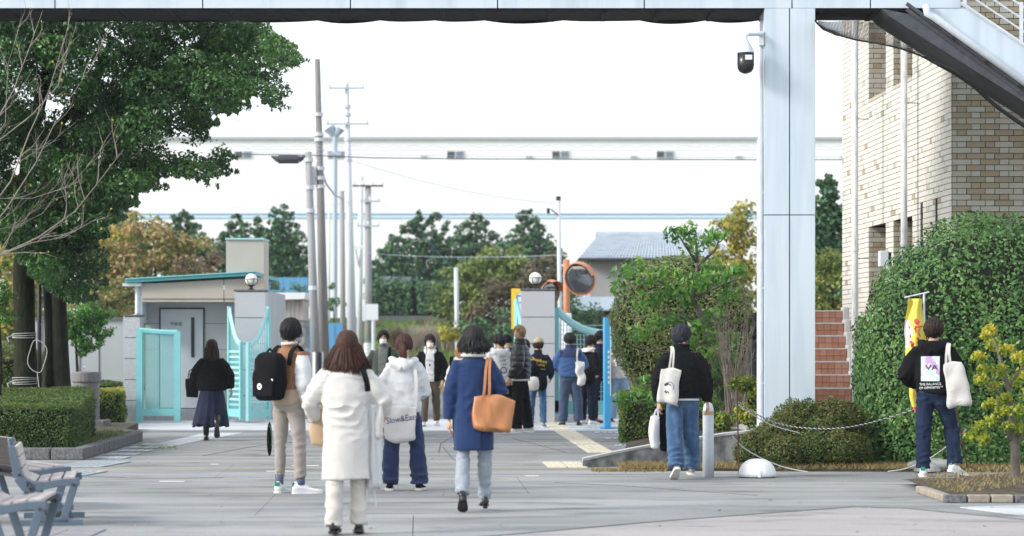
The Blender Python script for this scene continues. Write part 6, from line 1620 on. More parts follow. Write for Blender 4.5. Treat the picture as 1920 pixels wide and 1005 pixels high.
SKIN = mat('skin', (0.50, 0.30, 0.21), 0.55, (0.56, 0.35, 0.25), 20, spec=0.35)
LIP = mat('lips', (0.42, 0.16, 0.13), 0.5)
EYE = mat('eye_dark', (0.015, 0.01, 0.008), 0.2)
HAIR = {}
def hairmat(k, a, b, rough=0.5):
    if k not in HAIR: HAIR[k] = mat('hair_' + k, a, rough, b, 45, 0.35, 160, stretch=(3, 3, 0.25), spec=0.22, contrast=(0.35, 0.65))
    return HAIR[k]
hairmat('black', (0.006, 0.006, 0.007), (0.022, 0.021, 0.022)); hairmat('blueblack', (0.007, 0.008, 0.013), (0.040, 0.046, 0.066))
hairmat('brown', (0.028, 0.012, 0.009), (0.085, 0.038, 0.028)); hairmat('darkbrown', (0.012, 0.007, 0.006), (0.040, 0.024, 0.019)); hairmat('blond', (0.20, 0.125, 0.06), (0.42, 0.29, 0.16)); hairmat('ginger', (0.24, 0.12, 0.05), (0.45, 0.27, 0.13))

def cloth_mat(name, c, c2=None, sc=5, rough=0.9, bump=0.35, bs=420, sheen=0.15, **k):
    return crease_bump(cloth_mat_(name, c, c2, sc, rough, bump, bs, sheen, **k))
def crease_bump(m):
    nt = m.node_tree; b = nt.nodes['Principled BSDF']; old = b.inputs['Normal'].links[0].from_socket
    tc = nt.nodes.new('ShaderNodeTexCoord'); mp = nt.nodes.new('ShaderNodeMapping'); mp.inputs['Scale'].default_value = (1, 1, 1.7); nz = nt.nodes.new('ShaderNodeTexNoise'); nz.noise_type = 'RIDGED_MULTIFRACTAL'
    nz.inputs['Scale'].default_value = 7; nz.inputs['Detail'].default_value = 2.5; nz.inputs['Distortion'].default_value = 0.8
    nt.links.new(tc.outputs['Object'], mp.inputs['Vector']); nt.links.new(mp.outputs[0], nz.inputs['Vector'])
    bp = nt.nodes.new('ShaderNodeBump'); bp.inputs['Strength'].default_value = 0.55; bp.inputs['Distance'].default_value = 0.014
    nt.links.new(nz.outputs[0], bp.inputs['Height']); nt.links.new(old, bp.inputs['Normal']); nt.links.new(bp.outputs[0], b.inputs['Normal'])
    return m
def cloth_mat_(name, c, c2=None, sc=5, rough=0.9, bump=0.35, bs=420, sheen=0.15, **k):
    c2 = c2 or tuple(min(1, x * 1.16 + 0.002) for x in c)
    return mat(name, c, rough, c2, sc, bump, bs, sheen=0.0 if max(c) < 0.05 else sheen, spec=0.12 if max(c) < 0.05 else 0.25, **k)
CL = dict(white=cloth_mat('white_fleece', (0.60, 0.59, 0.565), (0.66, 0.65, 0.63)), white2=cloth_mat('white_jersey', (0.58, 0.60, 0.625), (0.64, 0.655, 0.67)), cream=cloth_mat('cream_trouser_cloth', (0.54, 0.515, 0.475)),
          black=cloth_mat('black_cloth', (0.005, 0.005, 0.007), (0.010, 0.010, 0.013)), blackfleece=cloth_mat('black_pile_fleece', (0.004, 0.004, 0.005), (0.012, 0.012, 0.014), 60, bs=200), blacksatin=mat('black_puffer_nylon', (0.006, 0.007, 0.010), 0.34, (0.012, 0.013, 0.017), 9, spec=0.4),
          navy=cloth_mat('navy_trouser_cloth', (0.018, 0.030, 0.085), (0.026, 0.042, 0.110)), blue=cloth_mat('royal_blue_wool', (0.008, 0.027, 0.092), (0.013, 0.037, 0.118)), jean=cloth_mat('blue_denim', (0.035, 0.085, 0.175), (0.085, 0.16, 0.28), 5, stretch=(2.5, 2.5, 0.8), contrast=(0.4, 0.7)),
          darkjean=cloth_mat('dark_denim', (0.010, 0.018, 0.042), (0.022, 0.036, 0.075), 5, stretch=(2.5, 2.5, 0.8)), palejean=cloth_mat('pale_denim', (0.17, 0.28, 0.42), (0.28, 0.39, 0.52), 5), beige=cloth_mat('beige_corduroy', (0.29, 0.258, 0.235), (0.35, 0.315, 0.285)), brownt=cloth_mat('brown_cord_trousers', (0.085, 0.066, 0.045)),
          grey=cloth_mat('grey_checked_wool', (0.25, 0.29, 0.34), (0.34, 0.38, 0.43), 60), bluefleece=cloth_mat('blue_fleece', (0.030, 0.075, 0.20), (0.048, 0.105, 0.26), 30), darknavy=cloth_mat('dark_navy_cloth', (0.010, 0.013, 0.026)), brown=cloth_mat('brown_jacket_cloth', (0.24, 0.115, 0.058), (0.30, 0.15, 0.08)),
          olive=cloth_mat('olive_jacket_cloth', (0.055, 0.072, 0.058)), greyshirt=cloth_mat('mid_grey_cloth', (0.16, 0.18, 0.17)), skirt=cloth_mat('navy_skirt_satin', (0.010, 0.015, 0.040), (0.022, 0.030, 0.065), 4, rough=0.5), knit=cloth_mat('beige_knit', (0.42, 0.33, 0.24)),
          canvas=cloth_mat('white_canvas', (0.58, 0.57, 0.54), (0.64, 0.63, 0.60)), canvas2=cloth_mat('grey_white_canvas', (0.50, 0.495, 0.485), (0.56, 0.55, 0.54)), leather=mat('tan_leather', (0.38, 0.155, 0.055), 0.38, (0.46, 0.20, 0.08), 7, 0.15, 200, spec=0.5), plastic=mat('white_thin_plastic', (0.72, 0.74, 0.76), 0.35), paper=mat('brown_paper', (0.46, 0.33, 0.22), 0.8),
          shoe_white=mat('white_shoe_leather', (0.78, 0.79, 0.80), 0.45), shoe_black=mat('black_shoe_leather', (0.012, 0.012, 0.014), 0.3, spec=0.5), shoe_grey=mat('grey_canvas_shoe', (0.30, 0.29, 0.29), 0.8), sole=mat('off_white_rubber', (0.66, 0.65, 0.62), 0.6), green=mat('green_heel_tab', (0.02, 0.22, 0.13), 0.5), sock=cloth_mat('blue_grey_sock', (0.10, 0.12, 0.18)),
          teal=mat('teal_trim', (0.05, 0.42, 0.42), 0.5), red=mat('red_plastic', (0.55, 0.03, 0.05), 0.4), mask=mat('white_face_mask', (0.80, 0.81, 0.83), 0.8), ink=mat('black_print', (0.02, 0.02, 0.025), 0.7), inkblue=mat('blue_black_print', (0.03, 0.04, 0.12), 0.7), inkwhite=mat('white_print', (0.78, 0.80, 0.82), 0.7), inkyellow=mat('yellow_print', (0.75, 0.50, 0.04), 0.7), cap=cloth_mat('khaki_cap_cloth', (0.34, 0.28, 0.19)),
          artprint=mat('violet_and_blue_print', (0.42, 0.30, 0.52), 0.7, (0.45, 0.70, 0.74), 9, contrast=(0.42, 0.58), col3=(0.72, 0.70, 0.76)), stripe=mat('white_stripe', (0.7, 0.7, 0.72), 0.6))

def head_mesh_into(mb, c, s, M3):
    """face with brow, sockets, nose, lips, chin and ears; front is +Y before turning"""
    nu, nv = 36, 26; rings = []
    for i in range(nv + 1):
        th = math.pi * (0.015 + 0.97 * i / nv); ring_ = []
        for k in range(nu):
            ph = 2 * math.pi * k / nu
            x, y, z = math.sin(th) * math.sin(ph), math.sin(th) * math.cos(ph), -math.cos(th)
            jaw = max(0, -z)
            px = 0.074 * x * (1 - 0.30 * jaw ** 1.4); py = 0.094 * y * (1 - 0.10 * jaw) ; pz = 0.116 * z
            if y < 0: py -= 0.006 * (1 - abs(z))
            if y < 0 and z < -0.35: py += 0.05 * (-z - 0.35)
            if y > 0:
                g = lambda ax, az, wx, wz: math.exp(-((px - ax) / wx) ** 2 - ((pz - az) / wz) ** 2)
                py += 0.017 * g(0, -0.022, 0.011, 0.016) + 0.008 * g(0, 0.0, 0.008, 0.02) - 0.009 * (g(0.031, 0.012, 0.017, 0.011) + g(-0.031, 0.012, 0.017, 0.011))
                py += 0.005 * g(0, 0.034, 0.05, 0.010) + 0.006 * g(0, -0.056, 0.02, 0.009) + 0.007 * g(0, -0.092, 0.022, 0.014) - 0.004 * g(0, -0.074, 0.02, 0.006)
            ring_.append(c + M3 @ (Vector((px, py, pz)) * s))
        rings.append(ring_)
    mb.loft(rings)
    for sd in (-1, 1):
        mb.ball(c + M3 @ (Vector((sd * 0.075, -0.008, -0.008)) * s), (0.011 * s, 0.017 * s, 0.030 * s))
def face_details(mb, c, s, M3):
    for sd in (-1, 1):
        mb.ball(c + M3 @ (Vector((sd * 0.031, 0.079, 0.011)) * s), (0.012 * s, 0.006 * s, 0.006 * s), 2, 8, 6)
        mb.tube([c + M3 @ (Vector((sd * a, b, d)) * s) for a, b, d in ((0.014, 0.092, 0.030), (0.032, 0.088, 0.035), (0.048, 0.078, 0.029))], 0.0035 * s, 5, 2)
    mb.tube([c + M3 @ (Vector((a, b, -0.055)) * s) for a, b in ((-0.020, 0.090), (0, 0.097), (0.020, 0.090))], [0.003 * s, 0.006 * s, 0.003 * s], 6, 1)
def hand_into(mb, w, d, palm, side, s=1.0, curl=0.5):
    """palm and five fingers; d: along the forearm, palm: the way the palm faces, side: +1 thumb towards cross(d, palm)"""
    d = d.normalized(); palm = (palm - d * palm.dot(d)).normalized(); lat = d.cross(palm) * side
    mb.tube([w - d * 0.02 * s, w + d * 0.03 * s, w + d * 0.07 * s, w + d * 0.095 * s], [0.027 * s, 0.036 * s, 0.042 * s, 0.036 * s], 12, 0, 0.42, lat)
    for i, L in enumerate((0.072, 0.080, 0.074, 0.058)):
        b = w + d * (0.086 - 0.004 * abs(i - 1)) * s + lat * (0.028 - 0.019 * i) * s
        a1, a2, a3 = curl * 0.7, curl * 1.6, curl * 2.3
        p1 = b + (d * math.cos(a1) + palm * math.sin(a1)) * L * 0.48 * s
        p2 = p1 + (d * math.cos(a2) + palm * math.sin(a2)) * L * 0.30 * s
        p3 = p2 + (d * math.cos(a3) + palm * math.sin(a3)) * L * 0.24 * s
        mb.tube([b - d * 0.015 * s, b, p1, p2, p3], [0.009 * s, 0.0095 * s, 0.0088 * s, 0.008 * s, 0.0055 * s], 8)
    b = w + d * 0.022 * s + lat * 0.030 * s
    p1 = b + (d * 0.7 + lat * 0.7).normalized() * 0.034 * s; p2 = p1 + (d * 0.9 + lat * 0.25 + palm * 0.4).normalized() * 0.028 * s; p3 = p2 + (d + palm * 0.5).normalized() * 0.020 * s
    mb.tube([b - lat * 0.012 * s, b, p1, p2, p3], [0.013 * s, 0.013 * s, 0.011 * s, 0.010 * s, 0.007 * s], 8)

def shoe(P, ankle, yaw, pitch, s, mt, sole, accent=None, kind='sneaker', name='shoe'):
    Mx = Matrix.Rotation(yaw, 3, 'Z') @ Matrix.Rotation(-pitch, 3, 'X')
    pr = [(-0.072, 0.020, -0.062, -0.005), (-0.062, 0.033, -0.064, 0.022), (-0.03, 0.037, -0.064, 0.030), (0.02, 0.038, -0.064, 0.022), (0.06, 0.040, -0.064, -0.008), (0.10, 0.045, -0.064, -0.026), (0.14, 0.046, -0.064, -0.036), (0.172, 0.038, -0.064, -0.043), (0.192, 0.016, -0.062, -0.050)]
    mb = MB(); rings = []
    hl = 0.0
    for y, w, z0, z1 in pr:
        rings.append([ankle + Mx @ (Vector((w * math.cos(a) * (0.80 if math.sin(a) > 0 else 1), y, (z0 + z1) / 2 + (z1 - z0) / 2 * math.sin(a))) * s) for a in np.linspace(0, 2 * math.pi, 17)[:-1]])
    mb.loft(rings)
    o = mb.build(name, [mt], P, smooth=True)
    sb = MB()
    out = [(-0.078, 0.012), (-0.066, 0.034), (-0.03, 0.040), (0.03, 0.040), (0.09, 0.047), (0.14, 0.049), (0.178, 0.040), (0.198, 0.016)]
    pl = [(w, y) for y, w in out] + [(-w, y) for y, w in out[::-1]]
    if kind == 'pump':
        a = [ankle + Mx @ (Vector((x, y, -0.074)) * s) for x, y in pl if y > 0.02]; b = [ankle + Mx @ (Vector((x, y, -0.060)) * s) for x, y in pl if y > 0.02]
        sb.add(a + b, [tuple(range(len(a)))[::-1], tuple(range(len(a), 2 * len(a)))] + [(i, (i + 1) % len(a), (i + 1) % len(a) + len(a), i + len(a)) for i in range(len(a))])
        sb.tube([ankle + Mx @ (Vector((0, -0.045, -0.055)) * s), ankle + Mx @ (Vector((0, -0.045, -0.092)) * s)], [0.026 * s, 0.020 * s], 8)
    else:
        a = [ankle + Mx @ (Vector((x, y, -0.083)) * s) for x, y in pl]; b = [ankle + Mx @ (Vector((x * 1.02, y, -0.058)) * s) for x, y in pl]; n = len(a)
        sb.add(a + b, [tuple(range(n))[::-1], tuple(range(n, 2 * n))] + [(i, (i + 1) % n, (i + 1) % n + n, i + n) for i in range(n)])
    sb.build('sole', [sole], o)
    if accent: MB().box(ankle + Mx @ (Vector((0, -0.068, 0.003)) * s), (0.045 * s, 0.016 * s, 0.035 * s), Mx).build('heel_tab', [accent], o)
    return o

def make_hair(P, c, s, M3, kind, mt, seed, vol=1.0, length=0.0, wide=0.0):
    rng = random.Random(seed); root = MB()
    vol = vol * 0.965; rx, ry, rz = 0.083 * vol, 0.103 * vol, 0.120
    cen = Vector((0, -0.006, 0.006))
    def surf(ph, th, k=1.0):
        if kind in ('short', 'curly') and th > R(88): k *= 1 - 0.16 * min(1, (th - R(88)) / R(34))
        return cen + Vector((rx * math.sin(th) * math.sin(ph), ry * math.sin(th) * math.cos(ph), rz * math.cos(th))) * k
    def end_th(ph):
        f = abs((ph + math.pi) % (2 * math.pi) - math.pi)          # 0 in front, pi behind
        if kind in ('long', 'bob', 'pony'):
            return R(66) + (R(100) - R(66)) * min(1, f / R(70)) if f < R(70) else R(108) + R(12) * (f - R(70)) / R(110)
        return (R(56) + R(22) * f / R(55)) if f < R(55) else (R(88) + R(34) * min(1, (f - R(55)) / R(80)))
    cap = MB(); nu, nv = 30, 12; rings = []
    for i in range(nv + 1):
        rings.append([c + M3 @ (surf(2 * math.pi * k / nu, max(0.02, end_th(2 * math.pi * k / nu) * i / nv), 0.99) * s) for k in range(nu)])
    cap.loft(rings[::-1], cap=False)
    near = P.location.y < 30; n = {'short': 250, 'bob': 230, 'long': 260, 'pony': 190, 'curly': 260}[kind] * (2.0 if near else 0.7); n = int(n); tk = 0.62 if near else 1.0
    for i in range(n):
        ph = rng.uniform(0, 2 * math.pi); f = abs((ph + math.pi) % (2 * math.pi) - math.pi)
        te = end_th(ph) * rng.uniform(0.80, 1.08); t0 = te * rng.uniform(0.0, 0.65) ** 1.2
        if kind in ('long', 'bob'): t0 = te * rng.uniform(0, 0.25)
        lift = rng.uniform(0.99, 1.07 + 0.07 * (kind in ('short', 'curly')))
        sw = rng.uniform(-0.22, 0.22) * (1.6 if kind in ('short', 'curly') else 0.5)
        pts = []
        m = 6
        for j in range(m + 1):
            t = t0 + (te - t0) * j / m; pts.append(surf(ph + sw * j / m, t, lift + 0.02 * math.sin(j)))
        rad = rng.uniform(0.007, 0.018) * tk; rr = [rad * (0.5 + 0.6 * math.sin(math.pi * min(0.62, 0.15 + 0.5 * j / m))) for j in range(m + 1)]
        if kind in ('long', 'bob') and f > R(48):
            L = length * rng.uniform(0.82, 1.06) * (0.9 if f < R(80) else 1.0); p = pts[-1].copy(); a = ph + sw; kx = 3
            for j in range(1, 5):
                q = j / 4; p = pts[m].copy(); out = (0.012 + wide * q) if kind == 'long' else 0.020 * math.sin(q * 2.6) + wide * q
                pts.append(Vector((p.x * (1 + out / 0.08 * 0.9) + 0.006 * math.sin(i + j), p.y * (1 + 0.15 * q) - (0.02 * q if p.y < 0 else 0.07 * q), p.z - L * q))); rr.append(rad * (1.05 - 0.55 * q * q))
        elif kind in ('short', 'curly'):
            e = pts[-1] + (pts[-1] - pts[-2]) * (rng.uniform(0.3, 0.8) if f < R(60) else rng.uniform(0.6, 1.6)) + Vector((rng.uniform(-.016, .016), rng.uniform(-.016, .016), rng.uniform(-.012, .012))); pts.append(e)
        while len(rr) < len(pts): rr.append(rad * 0.15)
        rr[-1] = 0.002
        if kind == 'short': pts = [p_ + Vector((rng.uniform(-.004, .004), rng.uniform(-.004, .004), rng.uniform(-.004, .004))) for p_ in pts]
        if kind == 'curly': pts = [p_ + Vector((rng.uniform(-.008, .008), rng.uniform(-.008, .008), rng.uniform(-.006, .006))) for p_ in pts]
        root.tube([c + M3 @ (p_ * s) for p_ in pts], [r_ * s for r_ in rr], 4 if P.location.y > 30 else 5, flat=0.55, ref=None, cap=False)
    if kind == 'pony':
        g = Vector((0, -0.115, 0.02))
        for i in range(60):
            a = rng.uniform(0, 2 * math.pi); r0 = rng.uniform(0, 0.018); r1 = rng.uniform(0, 0.045); L = length * rng.uniform(0.75, 1.0)
            pts = [g + Vector((r0 * math.cos(a), 0, r0 * math.sin(a))), g + Vector((r1 * 0.7 * math.cos(a) + 0.01, -0.035, -L * 0.18)), g + Vector((r1 * math.cos(a) + 0.02, -0.04 + 0.3 * r1 * math.sin(a), -L * 0.55)), g + Vector((0.6 * r1 * math.cos(a) + 0.025, -0.02, -L))]
            root.tube([c + M3 @ (p_ * s) for p_ in pts], [0.008 * s, 0.011 * s, 0.010 * s, 0.002], 5, flat=0.6)
    n0 = len(root.v); cap2 = MB(); root.add(cap.v, cap.f)
    return root.build('hair', [mt], P, smooth=True)

def person(label, px, d, yaw, H, legs, arms, top, bottom, shoes, hair, lean=4, head=(0, 0), female=False, cat='person', group=None, vox=0.0115, mask=False, dz=0.0, hands=(0.45, 0.45), build=1.0, twist=0):
    """legs: per side (thigh deg forward, knee deg, out, foot yaw, toe-down pitch); arms: per side (upper direction, forearm direction)"""
    s = H / 1.70
    P = thing('person', label, cat, (X(px, d), d, dz), R(yaw), group)
    seed = int(px * 7 + d * 3)
    drops = []
    for sd, (a, k, out, fy, fp) in zip((-1, 1), legs):
        th = Vector((sd * out, math.sin(R(a)), -math.cos(R(a)))).normalized(); sh = Vector((sd * out * 0.5, math.sin(R(a - k)), -math.cos(R(a - k)))).normalized()
        drops.append((th, sh))
    def need(fp): return (0.083 + (0.16 * math.sin(R(fp)) if fp > 0 else 0.05 * math.sin(R(-fp)))) * s
    hz = max(-(0.41 * s * t.z + 0.40 * s * h.z) + need(l[4]) for (t, h), l in zip(drops, legs))
    hips = [Vector((sd * 0.088 * s, 0, hz)) for sd in (-1, 1)]
    knees = [h + t * 0.41 * s for h, (t, q) in zip(hips, drops)]; ankles = [k + q * 0.40 * s for k, (t, q) in zip(knees, drops)]
    Ln = Matrix.Rotation(R(-lean), 3, 'X') @ Matrix.Rotation(R(twist), 3, 'Z')
    hc = Vector((0, 0, hz))
    def T(x, y, z): return hc + Ln @ (Vector((x, y, z)) * s)
    sw = (0.150 if female else 0.172) * build
    sho = [T(sd * sw, -0.005, 0.452) for sd in (-1, 1)]
    elb = []; wri = []
    for sd, i in ((-1, 0), (1, 1)):
        u = Ln @ Vector(arms[i][0]).normalized(); w = Ln @ Vector(arms[i][1]).normalized()
        elb.append(sho[i] + u * 0.285 * s); wri.append(elb[-1] + w * 0.245 * s)
    hd = T(0, 0.025, 0.685 if H > 1 else 0.685)
    HM = Matrix.Rotation(R(head[0]), 3, 'Z') @ Matrix.Rotation(R(head[1] - lean * 0.4), 3, 'X')
    hs = 1.0 * (0.97 if female else 1.0) * (0.5 + 0.5 * s)
    # one continuous body
    mb = MB()
    w = (0.92 if female else 1.0) * build
    secs = [(-0.06, 0.12, 0.09), (0.02, 0.155, 0.105), (0.10, 0.150, 0.10), (0.20, 0.128, 0.09), (0.33, 0.140, 0.095), (0.42, 0.130, 0.085), (0.475, 0.095, 0.065), (0.515, 0.062, 0.056), (0.57, 0.055, 0.056), (0.64, 0.052, 0.056)]
    mb.loft([[T(p.x, p.y + (0.012 if z > 0.5 else 0), z) for p in ring(0, 0, 0, a * w, b * w)] for z, a, b in secs])
    for i in (0, 1):
        mb.tube([hips[i] + V(0, 0, 0.04 * s), hips[i] - V(0, 0, 0.05 * s), (hips[i] + knees[i]) / 2, knees[i], knees[i].lerp(ankles[i], 0.3), ankles[i], ankles[i] - V(0, 0, 0.03 * s)], [x * s for x in (0.075, 0.082, 0.070, 0.052, 0.052, 0.034, 0.036)], 12)
        f = Matrix.Rotation(R(legs[i][3]), 3, 'Z') @ Matrix.Rotation(-R(legs[i][4]), 3, 'X')
        mb.tube([ankles[i] + f @ Vector((0, -0.045, -0.03)) * s, ankles[i] + f @ Vector((0, 0.04, -0.03)) * s, ankles[i] + f @ Vector((0, 0.15, -0.045)) * s], [0.026 * s, 0.032 * s, 0.022 * s], 10, flat=0.8)
        mb.tube([T((-1, 1)[i] * 0.10, 0, 0.45), sho[i], (sho[i] + elb[i]) / 2, elb[i], elb[i].lerp(wri[i], 0.35), wri[i]], [x * s * w for x in (0.040, 0.045, 0.042, 0.036, 0.036, 0.025)], 12)
    head_mesh_into(mb, hd, hs, HM)
    me = remesh(mb, 0.0115 if d < 30 else 0.0145, 1)
    b2 = MB(); v, _ = get_vn(me); b2.v = [tuple(q) for q in v]; b2.f = [tuple(p.vertices) for p in me.polygons]; b2.m = [0] * len(b2.f); bpy.data.meshes.remove(me)
    face_details(b2, hd, hs, HM)
    for i, sd in ((0, -1), (1, 1)):
        fd = (wri[i] - elb[i]).normalized()
        palm = Vector((-sd, 0.2, 0)); palm = Ln @ palm
        if abs(fd.dot(palm.normalized())) > 0.85: palm = Vector((0, 1, 0.3))
        hand_into(b2, wri[i], fd, palm, sd * -1 if False else (1 if sd < 0 else -1) * (1 if fd.z < 0.3 else 1), s * (0.92 if female else 1.0), hands[i])
    b2.build('body', [SKIN, LIP, EYE], P, smooth=True)
    info = dict(P=P, s=s, T=T, sho=sho, elb=elb, wri=wri, hips=hips, knees=knees, ankles=ankles, hd=hd, HM=HM, hz=hz, hs=hs)
    # trousers or skirt
    if bottom['kind'] == 'trousers':
        m = MB(); r = bottom.get('r', (0.100, 0.086, 0.078, 0.074, 0.072)); drop = bottom.get('hem', 0.0)
        m.loft([[hc + V(p.x, p.y, z * s) for p in ring(0, 0, 0, a * s * w, b * s * w)] for z, a, b in ((0.12, 0.150, 0.105), (0.04, 0.172, 0.118), (-0.03, 0.175, 0.115), (-0.09, 0.15, 0.095))][::-1])
        for i in (0, 1):
            an = ankles[i] + (ankles[i] - knees[i]).normalized() * drop * s
            m.tube([hips[i] + V(0, 0, 0.03 * s), hips[i] - V(0, 0, 0.08 * s), (hips[i] + knees[i]) / 2, knees[i], knees[i].lerp(an, 0.5), an], [r[0] * s * .9, r[0] * s, r[1] * s, r[2] * s, r[3] * s, r[4] * s], 16, flat=1.0)
        tm = remesh(m, vox + 0.002, 3, bottom['mats'])
        folds(tm, seed, 0.006, 13, [(k, 0.10) for k in knees] + [(a + V(0, 0, 0.06), 0.13) for a in ankles] + [(h, 0.13) for h in hips], bottom.get('crease', 0.012))
        if 'paint' in bottom: paint(tm, lambda c: bottom['paint'](c, info))
        link('trousers', tm, P)
    else:
        m = MB(); n = 72; rings = []
        for j in range(19):
            q = j / 18; z = (0.10 - bottom['len'] * q); rad = 0.13 + bottom['flare'] * q ** 0.8
            rings.append([hc + V((rad * math.cos(t) * 1.15 * (1 + bottom['pleat'] * q * math.sin(11 * t + 2 * q) + 0.04 * q * math.sin(3 * t + 1)) + bottom.get('sway', 0) * q * q) * s, rad * math.sin(t) * 0.9 * (1 + bottom['pleat'] * q * math.sin(13 * t)) * s, (z + 0.02 * q * math.sin(5 * t)) * s) for t in np.linspace(0, 2 * math.pi, n + 1)[:-1]])
        m.loft(rings, cap=False); me_ = m.mesh('skirt', bottom['mats'], True); o = link('skirt', me_, P); so = o.modifiers.new('thickness', 'SOLIDIFY'); so.thickness = 0.004
    # upper garment
    m = MB()
    tz = [(q[0], q[1] * (0.90 if 0.42 < q[0] < 0.46 else 0.78 if 0.47 < q[0] < 0.51 else 0.86 if 0.515 < q[0] < 0.54 else 1.0)) + tuple(q[2:]) for q in top['secs']]
    m.loft([[T(p.x + (q[4] if len(q) > 4 else 0), p.y + (q[3] if len(q) > 3 else 0), q[0]) for p in ring(0, 0, 0, q[1] * w, q[2] * w)] for q in tz])
    sr = top['sleeve']; cut = top.get('sleeve_end', 1.0)
    for i, sd in ((0, -1), (1, 1)):
        e = elb[i].lerp(wri[i], cut)
        m.tube([T(sd * 0.05, 0, 0.425), sho[i] - V(0, 0, 0.014), sho[i].lerp(elb[i], 0.45), elb[i], elb[i].lerp(e, 0.5), e], [sr[0] * s * .7, sr[0] * s * .80, sr[1] * s, sr[2] * s, sr[3] * s, sr[4] * s], 14)
    for extra in top.get('extra', []): extra(m, info)
    tm = remesh(m, vox, top.get('smooth', 7), top['mats'])
    folds(tm, seed + 1, top.get('amp', 0.007), top.get('freq', 11), [(e, 0.11) for e in elb] + [(x_, 0.10) for x_ in sho] + [(w_, 0.07) for w_ in wri] + [(T(0, 0, 0.1), 0.2)], top.get('crease', 0.011), top.get('quilt', 0), top.get('pile', 0))
    if 'paint' in top: paint(tm, lambda c: top['paint'](c, info))
    to = link(top.get('name', 'jacket'), tm, P); info['top'] = to; info['tree'] = bvh(tm)
    # shoes, hair, mask
    if shoes:
        for i in (0, 1): shoe(P, ankles[i], R(legs[i][3]), R(legs[i][4]), s * shoes.get('size', 1.0), shoes['mt'], shoes.get('sole', CL['sole']), shoes.get('accent'), shoes.get('kind', 'sneaker'))
    if hair: make_hair(P, hd, hs, HM, hair[0], HAIR[hair[1]], seed, *(hair[2:]))
    if mask:
        mk = MB(); rings = []
        for j in range(7):
            z = -0.012 - 0.075 * j / 6
            rings.append([hd + HM @ (Vector((0.071 * math.sin(a) * (1 - 0.12 * j / 6), 0.012 + 0.098 * math.cos(a) + 0.010 * math.exp(-(a / 0.35) ** 2) * math.sin(math.pi * (j + 1) / 8), z)) * hs) for a in np.linspace(-1.15, 1.15, 15)])
        mk.loft(rings, cap=False, closed=False); o = mk.build('face_mask', [CL['mask']], P, smooth=True); o.modifiers.new('thickness', 'SOLIDIFY').thickness = 0.003
    return info

def hood(dz=0.0, size=1.0, back=0.0):
    def f(m, I):
        T, s = I['T'], I['s']
        for a in (-1, 1): m.tube([T(a * 0.085 * size, 0.05, 0.545 + dz), T(a * 0.115 * size, -0.02, 0.535 + dz), T(a * 0.085 * size, -0.095 - back, 0.49 + dz), T(0, -0.125 - back, 0.43 + dz)], [0.028 * s, 0.042 * s, 0.05 * s, 0.048 * s], 10)
        m.ball(T(0, -0.105 - back, 0.475 + dz), (0.095 * s * size, 0.055 * s, 0.075 * s))
    return f
def collar(r=0.062, h=0.06, z=0.545, t=0.022):
    def f(m, I):
        T, s = I['T'], I['s']
        for k in range(2): m.tube([T(r * math.cos(a) * 1.12, 0.005 + r * math.sin(a), z + h * (k - 0.5)) for a in np.linspace(0, 2 * math.pi, 17)], t * s, 8)
    return f

COAT = dict(jacket=[(-0.02, 0.185, 0.135), (0.05, 0.195, 0.140), (0.18, 0.190, 0.135), (0.33, 0.195, 0.135), (0.43, 0.195, 0.125), (0.49, 0.165, 0.10), (0.525, 0.095, 0.075), (0.56, 0.070, 0.065)])
def local_bag(I, name, label, cat, at, group=None):
    """a thing of its own, placed in the wearer's space"""
    P = I['P']; Mw = Matrix.Translation(P.location) @ Matrix.Rotation(P.rotation_euler.z, 4, 'Z')
    t = thing(name, label, cat, tuple(Mw @ Vector(at)), P.rotation_euler.z, group)
    return t, Vector(at)
def tote_body(t, w, h, th, mt, seed, tilt=0.0, ang=0.0, off=(0, 0, 0), flare=0.0, name='bag_body', sag=0.02, e=3.2, crease=0.012, z_axis=None):
    """soft open bag, top edge at z = 0; returns the mesh object and its surface"""
    m = MB(); rings = []; nz = 22
    Mx = Matrix.Rotation(ang, 3, 'Z') @ Matrix.Rotation(tilt, 3, 'Y')
    for j in range(nz + 1):
        q = j / nz; z = -h * (1 - q)
        hw = w / 2 * (0.90 + 0.10 * math.sin(math.pi * min(1, q * 1.6) * 0.5)) * (1 + flare * (q - 0.5)); ht = th / 2 * (0.30 + 0.70 * (1 - q) ** 0.7) * min(1, 0.6 + q * 5)
        if j == 0: hw *= 0.93
        r_ = ring(0, 0, 0, hw, ht, 44, e)
        rings.append([Vector(off) + Mx @ Vector((p.x, p.y, z - sag * (1 - q) * math.cos(p.x / w * 3) + (0.012 * math.cos(p.x / w * 5.5) if q > 0.9 else 0))) for p in r_])
    m.loft(rings)
    me = m.mesh(name, [mt], True)
    v, n = get_vn(me); r = np.random.default_rng(seed); disp = np.zeros(len(v))
    for _ in range(7):
        dvec = r.normal(0, 1, 3) * np.array([1.3, 0.4, 0.8]); dvec /= np.linalg.norm(dvec); disp += np.sin(v @ dvec * r.uniform(14, 40) + r.uniform(0, 6))
    set_v(me, v + n * (crease * 0.35 * disp)[:, None]); o = link(name, me, t)
    return o, bvh(me)
STR = (0, 0, 0.02, 0, 0)
def tr(mt, r=(0.100, 0.086, 0.078, 0.074, 0.072), **k): return dict(kind='trousers', mats=[mt], r=r, **k)
DN = ((-0.10, 0.0, -1), (-0.02, 0.12, -1)); DNR = ((0.10, 0.0, -1), (0.02, 0.12, -1))

